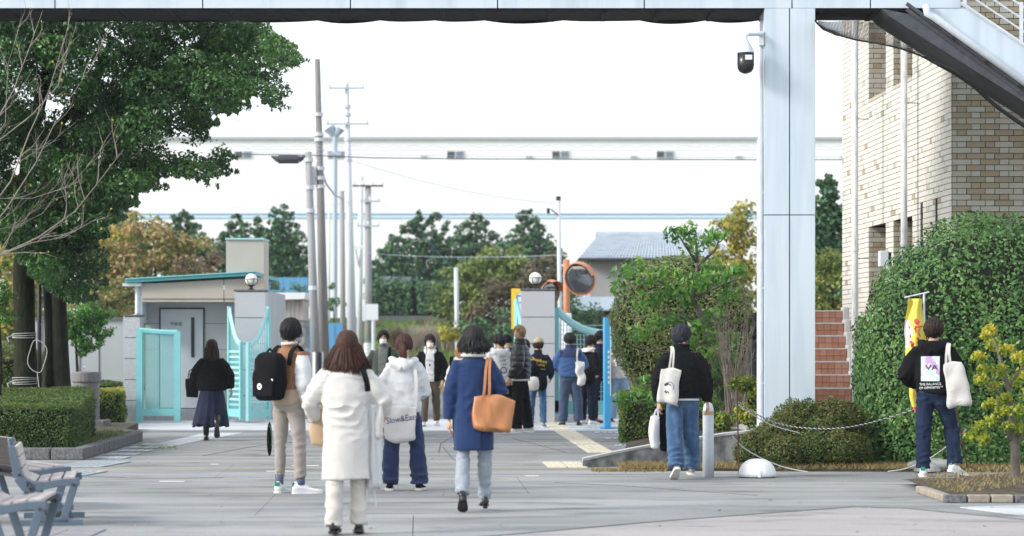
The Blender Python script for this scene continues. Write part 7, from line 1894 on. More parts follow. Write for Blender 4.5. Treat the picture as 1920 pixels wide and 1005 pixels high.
# 1 --- woman in the long white coat, nearest the camera
secs = [(-0.445, 0.232, 0.160), (-0.36, 0.230, 0.158), (-0.2, 0.228, 0.155), (0.0, 0.222, 0.152), (0.18, 0.225, 0.148), (0.34, 0.230, 0.145), (0.44, 0.215, 0.130), (0.49, 0.165, 0.10), (0.53, 0.09, 0.075), (0.56, 0.066, 0.062)]
I = person('woman in long white coat and cream wide trousers walking away, nearest of all', 650, 18.95, 0, 1.585, [(-7, 4, 0.02, -4, 0), (10, 18, 0.02, 4, 6)], [((-0.62, 0.12, -0.85), (0.10, 0.75, -0.55)), ((0.50, 0.05, -0.72), (0.0, 0.90, -0.35))],
           dict(name='coat', secs=secs, sleeve=(0.105, 0.098, 0.088, 0.080, 0.060), mats=[CL['white']], amp=0.010, freq=9, crease=0.014, extra=[collar(0.066, 0.02, 0.53)]),
           tr(CL['cream'], (0.092, 0.086, 0.080, 0.078, 0.080), hem=0.03), dict(mt=CL['shoe_black'], sole=CL['shoe_black']), ('long', 'brown', 1.10, 0.21, 0.10), lean=2, head=(3, 4), female=True, build=1.0)
T = I['T']
MB().tube([T(-0.14, -0.10, 0.30), T(-0.142, -0.105, 0.16), T(-0.135, -0.11, 0.05)], 0.006, 5).build('seam', [CL['cream']], I['P'])
seam = MB(); seam.tube(snap([T(x, -0.2, 0.16 + 0.02 * math.cos(x * 9)) for x in np.linspace(-0.18, 0.19, 14)], I['tree'], 0.001, 0.4), 0.005, 5); seam.build('seam', [CL['white']], I['P'])
t, at = local_bag(I, 'shoulder_strap_bag', 'white canvas bag with dark lettering hanging from black strap behind white coat', 'bag', T(0.165, 0.05, 0.26))
o, bt = tote_body(t, 0.24, 0.30, 0.10, CL['canvas'], 5, ang=R(-50), off=(0.05, 0.0, -0.02))
rb = ribbon([T(0.115, 0.06, 0.50) - at, T(0.125, -0.02, 0.535) - at, T(0.150, -0.11, 0.46) - at, T(0.175, -0.13, 0.38) - at, T(0.185, -0.10, 0.30) - at], 0.045, 0.006); rb.build('strap', [CL['black']], t)
print_on('RE', 0.055, 0.05, -0.13, bt, CL['ink'], t, 'lettering')
t, at = local_bag(I, 'folded_coat', 'white garment draped over the arm of the white coated woman, ties dangling', 'garment', T(0.180, 0.05, 0.18))
m = MB(); rings = []
for j in range(20):
    q = j / 19; z = 0.02 - 0.66 * q
    rings.append([Vector((0.035 + 0.055 * math.cos(a) * (1 + 0.25 * math.sin(5 * a + 6 * q)) + 0.01 * q, 0.085 * math.sin(a) * (1 + 0.15 * math.sin(7 * a)), z + 0.015 * math.sin(4 * a) * q)) for a in np.linspace(0, 2 * math.pi, 37)[:-1]])
m.loft(rings); m.build('cloth', [CL['white2']], t, smooth=True)
for k in (0, 1): MB().tube([V(0.0 + 0.04 * k, -0.03, -0.55), V(-0.01 + 0.06 * k, -0.05, -0.68), V(-0.02 + 0.085 * k, -0.04, -0.80)], 0.006, 6).build('tie', [CL['white2']], t)
t, at = local_bag(I, 'paper_bag', 'brown paper bag held in front by the white coated woman', 'bag', T(-0.25, 0.22, 0.16))
tote_body(t, 0.15, 0.30, 0.09, CL['paper'], 6, e=5, sag=0.0, crease=0.008)

# 2 --- woman with ponytail and lettered tote
I = person('woman with brown ponytail in white hoodie and navy trousers, standing', 757, 24.75, -3, 1.60, [(-2, 2, 0.10, 8, 0), (3, 3, 0.13, -8, 0)], [((-0.30, 0.15, -0.95), (0.35, 0.85, -0.2)), ((0.25, 0.18, -0.95), (-0.2, 0.85, -0.15))],
           dict(name='hoodie', secs=[(-0.04, 0.205, 0.150), (0.0, 0.215, 0.160), (0.10, 0.215, 0.155), (0.30, 0.205, 0.145), (0.43, 0.195, 0.130), (0.49, 0.165, 0.105), (0.53, 0.09, 0.075), (0.56, 0.066, 0.062)], sleeve=(0.098, 0.090, 0.082, 0.070, 0.05), mats=[CL['white2']], amp=0.008, extra=[hood(0.005, 1.15, 0.01)]),
           tr(CL['navy'], (0.110, 0.103, 0.098, 0.098, 0.100), hem=0.02, crease=0.018), dict(mt=CL['darknavy'], sole=CL['sole']), ('pony', 'brown', 1.05, 0.25), lean=2, head=(-6, -6), female=True)
T = I['T']
t, at = local_bag(I, 'tote_bag', 'white cloth shoulder bag with handwritten Slow and Easy lettering', 'bag', T(-0.02, -0.205, 0.02))
o, bt = tote_body(t, 0.345, 0.33, 0.09, CL['canvas2'], 7, off=(0, 0, 0), e=3.0, sag=0.03, flare=-0.04)
print_on('Slow&Easy', 0.088, 0.022, -0.125, bt, CL['inkblue'], t, 'lettering', sx=0.86, rot=R(9), shear=0.12)
rb = ribbon([T(0.145, -0.20, 0.0) - at, T(0.150, -0.19, 0.18) - at, T(0.145, -0.16, 0.34) - at, T(0.12, -0.10, 0.47) - at], 0.035, 0.006); rb.build('strap', [CL['canvas2']], t)
t, at = local_bag(I, 'hand_parcel', 'small white and red parcel held beside the ponytail woman', 'parcel', T(-0.25, 0.05, -0.02)); tote_body(t, 0.15, 0.26, 0.10, CL['plastic'], 9, e=3); MB().box((0.0, -0.05, -0.2), (0.12, 0.01, 0.05)).build('red_label', [CL['red']], t)

# 3 --- man with brown and white jacket and black rucksack
def paint3(c, I):
    T = I['T']; zc = T(0, 0, 0.33).z; lim = I['sho'][0]
    x = c[:, 0]; z = c[:, 2]; arm = np.abs(x) > 0.20
    body_brown = (z > T(0, 0, 0.28).z + 0.0) & (np.abs(x) < 0.175)
    hemk = (z < T(0, 0, 0.05).z) & (np.abs(x) < 0.21)
    yoke = z > T(0, 0, 0.455).z
    out = np.where(body_brown | yoke, 1, 0); out = np.where((z < T(0, 0, 0.12).z) & (np.abs(x) < 0.2), 2, out)
    out = np.where((~arm) & (z <= T(0, 0, 0.28).z) & (z >= T(0, 0, 0.12).z), 1, out)
    return out
I = person('man in brown and white jacket with a big black rucksack, seen from behind', 541, 24.3, -38, 1.745, [(0, 1, 0.05, 30, 0), (2, 2, 0.10, -38, 0)], [((-0.35, 0.45, -0.8), (-0.55, 0.75, 0.05)), ((0.22, -0.10, -1), (0.08, 0.30, -0.95))],
           dict(name='jacket', secs=[(-0.03, 0.170, 0.125), (0.0, 0.180, 0.135), (0.10, 0.195, 0.145), (0.30, 0.200, 0.140), (0.43, 0.200, 0.128), (0.49, 0.170, 0.105), (0.53, 0.09, 0.075), (0.56, 0.068, 0.065)], sleeve=(0.100, 0.096, 0.090, 0.080, 0.050), mats=[CL['white2'], CL['brown'], CL['knit']], amp=0.008, paint=paint3, extra=[collar(0.064, 0.03, 0.55)]),
           tr(CL['beige'], (0.094, 0.082, 0.070, 0.064, 0.056), hem=-0.06), dict(mt=CL['shoe_white'], sole=CL['shoe_white'], accent=CL['green'], size=1.1), ('short', 'black', 1.10), lean=1, head=(14, 0))
T = I['T']; P = I['P']
col_ = MB().tube([T(0.070 * math.cos(a), 0.0 + 0.066 * math.sin(a), 0.575 + 0.01 * math.sin(a)) for a in np.linspace(0, 2 * math.pi, 19)], 0.016, 8); col_.build('shirt_collar', [CL['canvas']], P, smooth=True)
for i in (0, 1): MB().tube([I['ankles'][i] + V(0, 0, 0.10), I['ankles'][i]], [0.045, 0.045], 12).build('sock', [CL['sock']], P, smooth=True)
t, at = local_bag(I, 'rucksack', 'large black rucksack with round white badge on the man in brown jacket', 'rucksack', T(-0.02, -0.145, 0.40))
m = MB(); rings = []
for q, a, b in ((0.0, 0.12, 0.06), (0.03, 0.165, 0.085), (0.15, 0.185, 0.105), (0.30, 0.182, 0.105), (0.42, 0.165, 0.095), (0.47, 0.13, 0.075), (0.495, 0.06, 0.04)):
    rings.append([p + V(0, -0.105, 0) for p in ring(0, 0, -0.40 + q, a, b, 32, 3.4)])
m.loft(rings); me = remesh(m, 0.012, 3, [CL['black']]); folds(me, 31, 0.006, 16); bo_ = link('bag_body', me, t); bt = bvh(me)
m = MB().tube([V(-0.10, -0.13, 0.05), V(-0.12, -0.17, -0.05), V(-0.14, -0.19, -0.12), V(-0.15, -0.19, -0.2)], 0.012, 6); m.build('zip_flap', [CL['blacksatin']], t)
m = MB().tube([V(-0.05, -0.10, 0.08), V(0, -0.11, 0.12), V(0.05, -0.10, 0.08)], 0.012, 6); m.build('grab_handle', [CL['black']], t)
m = MB().box(V(0.0, -0.211, -0.27), (0.27, 0.014, 0.17)); m.build('front_pocket', [CL['black']], t, bevel=0.008)
def disc(r, n=20):
    me = bpy.data.meshes.new('disc'); me.from_pydata([(0, 0, 0)] + [(r * math.cos(2 * math.pi * k / n), r * math.sin(2 * math.pi * k / n), 0) for k in range(n)], [], [(0, k + 1, (k + 1) % n + 1) for k in range(n)]); return me
bd = link('badge', disc(0.032), t); bd.data.materials.append(CL['inkwhite']); bd.rotation_euler = (R(90), 0, 0); bd.location = (-0.03, -0.226, -0.255)
b2 = link('badge_star', disc(0.012, 5), bd); b2.data.materials.append(CL['ink']); b2.location = (0, 0, 0.002)
b3 = link('badge', disc(0.013), t); b3.data.materials.append(CL['inkwhite']); b3.rotation_euler = (R(90), 0, 0); b3.location = (0.13, -0.215, -0.19)
for sd in (-1, 1):
    rb = ribbon([T(0.115 * sd, -0.12, 0.36) - at, T(0.120 * sd, -0.10, 0.48) - at, T(0.118 * sd, -0.0, 0.545) - at, T(0.115 * sd, 0.10, 0.44) - at, T(0.13 * sd, 0.15, 0.26) - at], 0.05, 0.014); rb.build('strap', [CL['black']], t)
t, at = local_bag(I, 'phone', 'red and white phone case held up by the man with the rucksack', 'phone', tuple(I['wri'][0] + (I['wri'][0] - I['elb'][0]).normalized() * 0.10))
MB().box((0, 0, 0.03), (0.075, 0.012, 0.15), (R(-8), R(10), 0)).build('case', [CL['red']], t, bevel=0.006); MB().box((0, -0.008, 0.03), (0.05, 0.004, 0.11), (R(-8), R(10), 0)).build('label', [CL['inkwhite']], t)
sbg = thing('sports_bag', 'slim black case with a green edge hanging behind the beige trousers', 'bag', (X(505, 24.6), 24.62, 0.37))
mb = MB().ball((0, 0, 0.16), (0.028, 0.07, 0.175), nu=16, nv=10); mb.build('case', [CL['black']], sbg, smooth=True)
MB().tube([(0.03 * math.cos(a), -0.062, 0.16 + 0.14 * math.sin(a)) for a in np.linspace(-0.5, 1.6, 9)], 0.004, 5).build('piping', [CL['green']], sbg)

# 4 --- woman in blue coat with the tan bag
def paint4(c, I):
    T = I['T']; z = c[:, 2]; return np.where((z > T(0, 0, 0.513).z) & (z < T(0, 0, 0.530).z) & (np.abs(c[:, 0]) < 0.12), 1, 0)
I = person('woman in royal blue coat and grey trousers with black bobbed hair, walking', 888, 21.6, 2, 1.625, [(-6, 24, 0.03, -2, 34), (4, 4, 0.03, 3, 0)], [((-0.24, -0.02, -1), (-0.05, 0.10, -1)), ((0.38, 0.0, -0.9), (-0.45, 0.75, 0.35))],
           dict(name='coat', secs=[(-0.36, 0.215, 0.185), (-0.2, 0.208, 0.175), (0.0, 0.195, 0.145), (0.16, 0.188, 0.135), (0.32, 0.198, 0.135), (0.43, 0.200, 0.125), (0.49, 0.165, 0.10), (0.525, 0.095, 0.075), (0.55, 0.07, 0.064)], sleeve=(0.085, 0.080, 0.072, 0.068, 0.060), mats=[CL['blue'], CL['teal']], amp=0.005, crease=0.008, paint=paint4, pile=0.0006),
           tr(CL['grey'], (0.090, 0.080, 0.070, 0.068, 0.070), hem=0.01), dict(mt=CL['shoe_black'], sole=CL['shoe_black'], kind='pump'), ('bob', 'black', 1.24, 0.085, 0.03), lean=3, head=(2, 0), female=True)
T = I['T']
sc = MB(); 
for k in range(3): sc.tube([T((0.078 + 0.012 * k) * math.cos(a), 0.0 + (0.07 + 0.01 * k) * math.sin(a), 0.575 - 0.022 * k) for a in np.linspace(0, 2 * math.pi, 21)], 0.020, 8)
sc.build('white_collar', [CL['white']], I['P'], smooth=True)
slit = ribbon([T(0.135, -0.3, -0.34), T(0.135, -0.3, -0.1)], 0.008, 0.003); 
MB().tube(snap([T(0.13, -0.3, z) for z in np.linspace(-0.34, -0.05, 10)], I['tree'], 0.001, 0.4), 0.004, 5).build('vent_seam', [CL['darknavy']], I['P'])
t, at = local_bag(I, 'leather_tote', 'tan leather tote bag hanging from shoulder of the blue coated woman', 'bag', T(0.195, -0.155, 0.115))
o, bt = tote_body(t, 0.37, 0.30, 0.16, CL['leather'], 12, tilt=R(6), off=(0, 0.0, 0.02), e=4.5, sag=0.0, flare=0.04, crease=0.012)
for dx in (-0.01, 0.045):
    rb = ribbon([V(-0.10 + dx, -0.035, -0.02), V(-0.085 + dx * 0.8, -0.03, 0.10), V(-0.075 + dx * 0.6, 0.02, 0.25), V(-0.06 + dx * 0.5, 0.10, 0.355), V(-0.06 + dx, 0.16, 0.345)], 0.024, 0.007); rb.build('handle', [CL['leather']], t)
MB().tube([V(-0.09, -0.07, 0.0), V(-0.092, -0.082, -0.14), V(-0.088, -0.085, -0.27)], 0.004, 5).build('stitch_line', [CL['leather']], t)

# 5 --- woman in black poncho and navy skirt
I = person('woman in black cape jacket and long navy skirt with wavy brown hair, walking', 397, 37.9, 6, 1.58, [(6, 6, 0.01, 0, 0), (-12, 40, 0.01, 0, 40)], [((-0.45, 0.05, -0.85), (-0.25, 0.25, -0.9)), ((0.50, 0.0, -0.80), (0.1, 0.25, -0.9))],
           dict(name='cape', secs=[(-0.06, 0.27, 0.19), (0.03, 0.29, 0.20), (0.16, 0.28, 0.19), (0.32, 0.25, 0.165), (0.43, 0.205, 0.135), (0.49, 0.165, 0.105), (0.53, 0.10, 0.08), (0.56, 0.068, 0.062)], sleeve=(0.10, 0.105, 0.105, 0.09, 0.065), mats=[CL['blackfleece']], amp=0.010, pile=0.001),
           dict(kind='skirt', len=0.75, flare=0.13, pleat=0.05, sway=-0.03, mats=[CL['skirt']]), dict(mt=CL['shoe_black'], sole=CL['shoe_black']), ('long', 'darkbrown', 1.1, 0.20, 0.02), lean=3, female=True)
for i in (0, 1): MB().tube([I['knees'][i], I['knees'][i].lerp(I['ankles'][i], 0.5), I['ankles'][i]], [0.055, 0.052, 0.042], 12).build('boot_leg', [CL['shoe_black']], I['P'], smooth=True)
T = I['T']
t, at = local_bag(I, 'handbag', 'small black handbag carried by the woman in the navy skirt', 'bag', T(-0.335, 0.02, 0.16))
o, bt = tote_body(t, 0.20, 0.30, 0.10, CL['black'], 13, e=4, sag=0, crease=0.006); ribbon([V(-0.06, 0, 0), V(-0.03, 0, 0.12), V(0.03, 0, 0.12), V(0.06, 0, 0)], 0.015, 0.006).build('handle', [CL['black']], t); MB().ball((0.0, -0.02, 0.03), 0.028).build('purple_tassel', [mat('purple_cloth', (0.22, 0.03, 0.16), 0.8)], t)

# 6 --- masked man in black cardigan, walking towards us
def paint6(c, I): return np.where((np.abs(c[:, 0]) < 0.078) & (c[:, 1] > 0.02), 1, 0)
HIP = [((-0.34, -0.06, -0.92), (0.15, 0.45, -0.88)), ((0.34, -0.06, -0.92), (-0.15, 0.45, -0.88))]
I = person('man with white face mask, black cardigan and white hoodie, walking towards us', 807, 44.6, 178, 1.69, [(-10, 3, 0.04, 5, 0), (12, 12, 0.04, -5, -8)], HIP,
           dict(name='cardigan', secs=[(-0.06, 0.18, 0.135), (0.05, 0.195, 0.145), (0.30, 0.200, 0.140), (0.43, 0.200, 0.125), (0.49, 0.165, 0.105), (0.53, 0.10, 0.08), (0.56, 0.07, 0.065)], sleeve=(0.09, 0.088, 0.082, 0.072, 0.055), mats=[CL['black'], CL['white2']], amp=0.007, paint=paint6, extra=[hood(0.01, 1.05)]),
           tr(CL['brownt'], (0.098, 0.088, 0.080, 0.076, 0.072)), dict(mt=CL['shoe_white'], sole=CL['shoe_white']), ('short', 'black', 1.08), head=(0, -4), mask=True, vox=0.0135)
T = I['T']
cl = MB()
for a in (-1, 1): cl.tube([T(a * 0.05, 0.095, 0.43), T(a * 0.085, 0.06, 0.52), T(a * 0.09, -0.01, 0.56), T(a * 0.05, -0.07, 0.56)], [0.026, 0.034, 0.036, 0.034], 8)
cl.build('white_hood', [CL['white2']], I['P'], smooth=True)
print_on('MTHL', 0.05, 0.0, T(0, 0, 0.33).z, I['tree'], CL['inkblue'], I['P'], 'print', frm=1, off=0.006); MB().box(T(0, 0.165, 0.26), (0.03, 0.004, 0.04)).build('print', [CL['ink']], I['P'])

# 7 --- man in olive jacket, half hidden
I = person('man in olive jacket with white face mask, half hidden by the ponytail woman', 720, 41.5, 172, 1.745, [(2, 4, 0.03, 0, 0), (-4, 4, 0.03, 0, 0)], HIP,
           dict(name='jacket', secs=COAT['jacket'], sleeve=(0.092, 0.088, 0.080, 0.07, 0.055), mats=[CL['olive'], CL['greyshirt']], paint=paint6, extra=[collar()]), tr(CL['darknavy']), dict(mt=CL['shoe_black']), ('short', 'black', 1.05), mask=True, vox=0.0135, head=(10, 0))
T = I['T']; ribbon([T(-0.11, -0.05, 0.53), T(-0.12, 0.06, 0.50), T(-0.13, 0.15, 0.35), T(-0.14, 0.15, 0.1)], 0.045, 0.01, I['tree']).build('strap', [CL['black']], I['P'])

# 8 --- person with light brown hair behind the blue coat
I = person('person with ginger hair and white jacket, mostly hidden behind the blue coat', 868, 35.5, 8, 1.535, [STR, STR], [((-0.3, 0.1, -0.95), (0.0, 0.5, -0.85)), ((0.2, 0.1, -0.95), (0, 0.6, -0.8))],
           dict(name='jacket', secs=COAT['jacket'], sleeve=(0.095, 0.09, 0.08, 0.07, 0.055), mats=[CL['white']], extra=[hood()]), tr(CL['black']), dict(mt=CL['shoe_black']), ('bob', 'ginger', 1.1, 0.08, 0.01), female=True, vox=0.0135)
T = I['T']; t, at = local_bag(I, 'rucksack', 'black rucksack on the person with ginger hair and white jacket', 'rucksack', T(-0.09, -0.14, 0.36))
m = MB(); m.loft([[p + V(0, -0.08, 0) for p in ring(0, 0, z, a, b, 24, 3)] for z, a, b in ((-0.42, 0.10, 0.05), (-0.38, 0.15, 0.09), (-0.1, 0.14, 0.09), (-0.02, 0.11, 0.06))]); m.build('bag_body', [CL['black']], t, smooth=True)
ribbon([V(-0.10, -0.02, -0.05), V(-0.10, 0.02, 0.12), V(-0.08, 0.12, 0.18)], 0.05, 0.012).build('strap', [CL['black']], t)
MB().ball((-0.12, -0.12, -0.47), 0.035).build('charm', [CL['canvas']], t)

# 9 --- man in printed white hoodie with mask
I = person('man in white hoodie with small dark back print, facing the gate', 938, 42.1, 14, 1.675, [STR, STR], [((-0.2, 0.3, -0.9), (0.2, 0.85, 0.1)), ((0.22, 0.15, -0.95), (-0.1, 0.8, -0.3))],
           dict(name='hoodie', secs=COAT['jacket'], sleeve=(0.098, 0.094, 0.086, 0.074, 0.055), mats=[CL['white2']], extra=[hood(0.01, 1.2)]), tr(CL['black']), dict(mt=CL['shoe_white']), ('short', 'black', 1.12), head=(40, -8), mask=True, vox=0.0135)
z0 = I['T'](0, 0, 0.30).z
print_on('Live', 0.075, 0.02, z0 + 0.06, I['tree'], CL['ink'], I['P'], 'print', rot=R(6)); print_on('dream', 0.045, 0.03, z0 - 0.01, I['tree'], CL['ink'], I['P'], 'print'); print_on('O', 0.17, 0.03, z0 - 0.12, I['tree'], CL['ink'], I['P'], 'print', rot=R(-20))

# 11 --- man in dark beanie behind
I = person('man in dark beanie and black padded jacket standing behind the blond man', 953, 43.4, 20, 1.68, [STR, (0, 0, 0.05, 0, 0)], HIP,
           dict(name='jacket', secs=COAT['jacket'], sleeve=(0.10, 0.096, 0.088, 0.074, 0.055), mats=[CL['blacksatin']], quilt=0.010, extra=[collar(0.066, 0.05)]), tr(CL['black']), dict(mt=CL['shoe_black'], sole=CL['shoe_black']), None, vox=0.0135)
hb_ = MB().ball(I['hd'] + V(0, -0.008, 0.035), (0.088, 0.105, 0.098), nu=18, nv=12); me = hb_.mesh('beanie', [CL['black']], True); link('beanie', me, I['P']); MB().tube([I['hd'] + V(0.088 * math.cos(a), -0.008 + 0.106 * math.sin(a), 0.02) for a in np.linspace(0, 2 * math.pi, 21)], 0.014, 6).build('beanie_brim', [CL['black']], I['P'])

# 10 --- tall blond man in black puffer
I = person('tall blond man in glossy black puffer jacket looking back over the crowd', 976, 41.4, 78, 1.83, [(4, 4, 0.06, 8, 0), (-6, 3, 0.06, -5, 0)], [((-0.3, -0.05, -0.95), (0.12, 0.55, -0.8)), ((0.3, -0.1, -0.95), (-0.12, 0.55, -0.8))],
           dict(name='puffer_jacket', secs=[(-0.05, 0.185, 0.140), (0.02, 0.205, 0.158), (0.2, 0.210, 0.160), (0.33, 0.210, 0.155), (0.43, 0.205, 0.138), (0.49, 0.17, 0.11), (0.53, 0.10, 0.085), (0.57, 0.082, 0.078)], sleeve=(0.108, 0.105, 0.098, 0.088, 0.06), mats=[CL['blacksatin']], quilt=0.014, amp=0.004, extra=[collar(0.075, 0.06, 0.56, 0.024)]),
           tr(CL['black'], (0.105, 0.1, 0.095, 0.092, 0.095), hem=0.02), dict(mt=CL['shoe_white'], sole=CL['shoe_white'], size=1.15), ('short', 'blond', 1.08), lean=0, head=(58, 2), vox=0.013)
T = I['T']; ribbon([T(-0.02, 0.20, 0.50), T(-0.03, 0.2, 0.3), T(-0.04, 0.2, 0.05)], 0.04, 0.008, I['tree']).build('white_zip_edge', [CL['canvas']], I['P'])
MB().tube([T(0.185 * math.cos(a), 0.14 * math.sin(a), -0.055) for a in np.linspace(0, 2 * math.pi, 21)], 0.018, 6).build('shirt_hem', [CL['canvas']], I['P'], smooth=True)

# 12 --- man in khaki cap with yellow print
I = person('man in khaki cap and dark jacket with yellow back lettering', 1008, 44.0, -10, 1.62, [(0, 0, 0.08, 5, 0), (0, 0, 0.04, 0, 0)], [((-0.2, 0.2, -0.95), (0.1, 0.8, -0.3)), ((0.30, 0.1, -0.95), (-0.15, 0.75, -0.4))],
           dict(name='jacket', secs=COAT['jacket'], sleeve=(0.092, 0.088, 0.082, 0.07, 0.055), mats=[CL['darknavy']], extra=[collar()]), tr(CL['jean']), dict(mt=CL['shoe_grey']), ('short', 'darkbrown', 1.02), head=(30, -4), vox=0.0135)
T = I['T']; hd = I['hd']; HM = I['HM']
cp_ = MB(); rings = [[hd + HM @ Vector((0.101 * math.cos(a) * math.cos(b), -0.005 + 0.118 * math.sin(a) * math.cos(b), 0.035 + 0.112 * math.sin(b))) for a in np.linspace(0, 2 * math.pi, 21)[:-1]] for b in np.linspace(0, 1.5, 7)]; cp_.loft(rings)
cp_.add([hd + HM @ Vector(q) for q in ((-0.06, 0.09, 0.04), (0.06, 0.09, 0.04), (0.055, 0.17, 0.025), (-0.055, 0.17, 0.025), (-0.06, 0.09, 0.048), (0.06, 0.09, 0.048), (0.055, 0.17, 0.033), (-0.055, 0.17, 0.033))], [(3, 2, 1, 0), (4, 5, 6, 7), (2, 3, 7, 6), (0, 4, 7, 3), (1, 2, 6, 5)])
cp_.build('cap', [CL['cap']], I['P'], smooth=True)
z0 = T(0, 0, 0.36).z; print_on('Drunken', 0.085, 0.03, z0 + 0.03, I['tree'], CL['inkyellow'], I['P'], 'lettering', rot=R(-14)); print_on('Love', 0.08, 0.07, z0 - 0.05, I['tree'], CL['inkyellow'], I['P'], 'lettering', rot=R(-10)); print_on('street', 0.04, 0.11, z0 - 0.13, I['tree'], CL['inkyellow'], I['P'], 'lettering', rot=R(-5))
t, at = local_bag(I, 'rucksack', 'black rucksack hanging from one shoulder of the capped man', 'rucksack', T(-0.11, -0.16, 0.28)); m = MB(); m.loft([[p for p in ring(0.10 * z + 0.02, 0, z, a, b, 20, 3)] for z, a, b in ((-0.36, 0.06, 0.05), (-0.30, 0.11, 0.08), (0.0, 0.10, 0.08), (0.08, 0.05, 0.04))]); m.build('bag_body', [CL['black']], t, smooth=True)
t, at = local_bag(I, 'crossbody_bag', 'white crescent shoulder bag at hip of the capped man', 'bag', T(-0.06, -0.20, 0.02)); m = MB().ball((0, 0, -0.08), (0.17, 0.08, 0.13), nu=18, nv=10); m.build('bag_body', [CL['canvas']], t, smooth=True); ribbon([V(-0.12, 0, -0.02), V(-0.10, 0, 0.10), V(-0.02, 0.03, 0.2)], 0.02, 0.006).build('strap', [CL['canvas']], t)
t, at = local_bag(I, 'waist_bag', 'black waist bag on the right hip of the capped man', 'bag', T(0.12, -0.19, 0.0)); MB().ball((0, 0, -0.05), (0.10, 0.07, 0.15), nu=16, nv=10).build('bag_body', [CL['black']], t, smooth=True)
# heads just showing in the gap
for px, d, lb, hr in ((985, 46.0, 'person with brown hair almost hidden behind the blond man', 'darkbrown'), (912, 45.0, 'person with dark hair and white top almost hidden left of the white hoodie', 'darkbrown')):
    person(lb, px, d, 10, 1.60 if px == 985 else 1.58, [STR, STR], HIP, dict(name='jacket', secs=COAT['jacket'], sleeve=(0.09, 0.086, 0.08, 0.07, 0.055), mats=[CL['darknavy'] if px == 985 else CL['white']]), tr(CL['black']), dict(mt=CL['shoe_black']), ('short', hr, 1.08), vox=0.014)

# 13 --- man in blue fleece
def paint13(c, I): return np.where((c[:, 2] > I['T'](0, 0, 0.36).z) & (np.abs(c[:, 0]) < 0.19), 1, 0)
I = person('man in blue fleece with navy yoke and white tote, back turned', 1069, 45.0, 4, 1.72, [(0, 0, 0.07, 12, 0), (0, 0, 0.11, -12, 0)], [((-0.36, 0.22, -0.9), (0.35, 0.85, -0.1)), ((0.36, 0.22, -0.9), (-0.35, 0.85, -0.1))],
           dict(name='fleece_jacket', secs=[(0.0, 0.205, 0.145), (0.03, 0.215, 0.155), (0.18, 0.225, 0.155), (0.34, 0.22, 0.145), (0.43, 0.21, 0.13), (0.49, 0.175, 0.105), (0.53, 0.10, 0.08), (0.57, 0.075, 0.07)], sleeve=(0.105, 0.10, 0.095, 0.082, 0.06), mats=[CL['bluefleece'], CL['navy']], paint=paint13, pile=0.001, extra=[collar(0.07, 0.05, 0.56)]),
           tr(cloth_mat('slate_blue_jeans', (0.030, 0.055, 0.10), (0.05, 0.08, 0.14)), (0.112, 0.104, 0.096, 0.09, 0.088), crease=0.016), dict(mt=CL['shoe_black'], sole=CL['shoe_black']), ('short', 'black', 1.12), lean=2, head=(0, -14), vox=0.0135)
T = I['T']; t, at = local_bag(I, 'tote_bag', 'plain white tote on right shoulder of the man in blue fleece', 'bag', T(0.16, -0.19, 0.28))
o, bt = tote_body(t, 0.17, 0.42, 0.10, CL['canvas'], 14, tilt=R(-5), e=3, crease=0.014)
ribbon([V(-0.05, 0.0, 0), V(-0.05, 0.0, 0.13), V(-0.03, 0.06, 0.23), V(0.0, 0.16, 0.25)], 0.03, 0.006).build('handle', [CL['canvas']], t)
# 14, 15, 16 --- dark coats queueing at the board
def paint14(c, I): return np.where(c[:, 2] > I['T'](0, 0, 0.50).z, 1, 0)
I = person('man in black coat with white hood lining, second in the queue at the board', 1101, 45.6, -52, 1.68, [(0, 0, 0.05, 0, 0), (2, 2, 0.05, 0, 0)], [((-0.25, 0.2, -0.9), (0.2, 0.85, 0.1)), ((0.25, 0.1, -0.95), (-0.15, 0.9, 0.1))],
           dict(name='coat', secs=[(-0.10, 0.20, 0.15)] + COAT['jacket'][1:], sleeve=(0.10, 0.095, 0.09, 0.078, 0.06), mats=[CL['black'], CL['canvas']], paint=paint14, extra=[hood(0.02, 1.1)]), tr(CL['darknavy']), dict(mt=CL['shoe_white']), ('short', 'black', 1.10), lean=6, head=(0, -14), vox=0.0135)
I = person('man in dark navy jacket in profile, reading the blue board', 1117, 46.4, -82, 1.775, [(0, 0, 0.05, 0, 0), (-6, 2, 0.05, 0, 0)], [((-0.2, 0.2, -0.9), (0.2, 0.85, 0.0)), ((0.15, -0.05, -0.95), (-0.1, 0.8, 0.2))],
           dict(name='jacket', secs=COAT['jacket'], sleeve=(0.10, 0.095, 0.09, 0.078, 0.06), mats=[CL['darknavy']], extra=[collar(0.07, 0.04)]), tr(CL['darknavy']), dict(mt=CL['shoe_black'], sole=CL['shoe_black']), ('short', 'black', 1.05), lean=6, head=(2, -12), vox=0.0135)
t, at = local_bag(I, 'phone', 'white phone with yellow edge held by the man reading the board', 'phone', tuple(I['wri'][1] + V(0, 0.10, 0.02))); MB().box((0, 0, 0), (0.012, 0.07, 0.14), (0.3, 0, 0)).build('case', [CL['inkwhite']], t, bevel=0.005)
I = person('person in black coat just left of the blue sign board', 1131, 47.4, -70, 1.66, [STR, STR], HIP, dict(name='coat', secs=[(-0.10, 0.20, 0.15)] + COAT['jacket'][1:], sleeve=(0.10, 0.095, 0.09, 0.078, 0.06), mats=[CL['black']]), tr(CL['black']), dict(mt=CL['shoe_black'], sole=CL['shoe_black']), ('short', 'black', 1.08), vox=0.014)
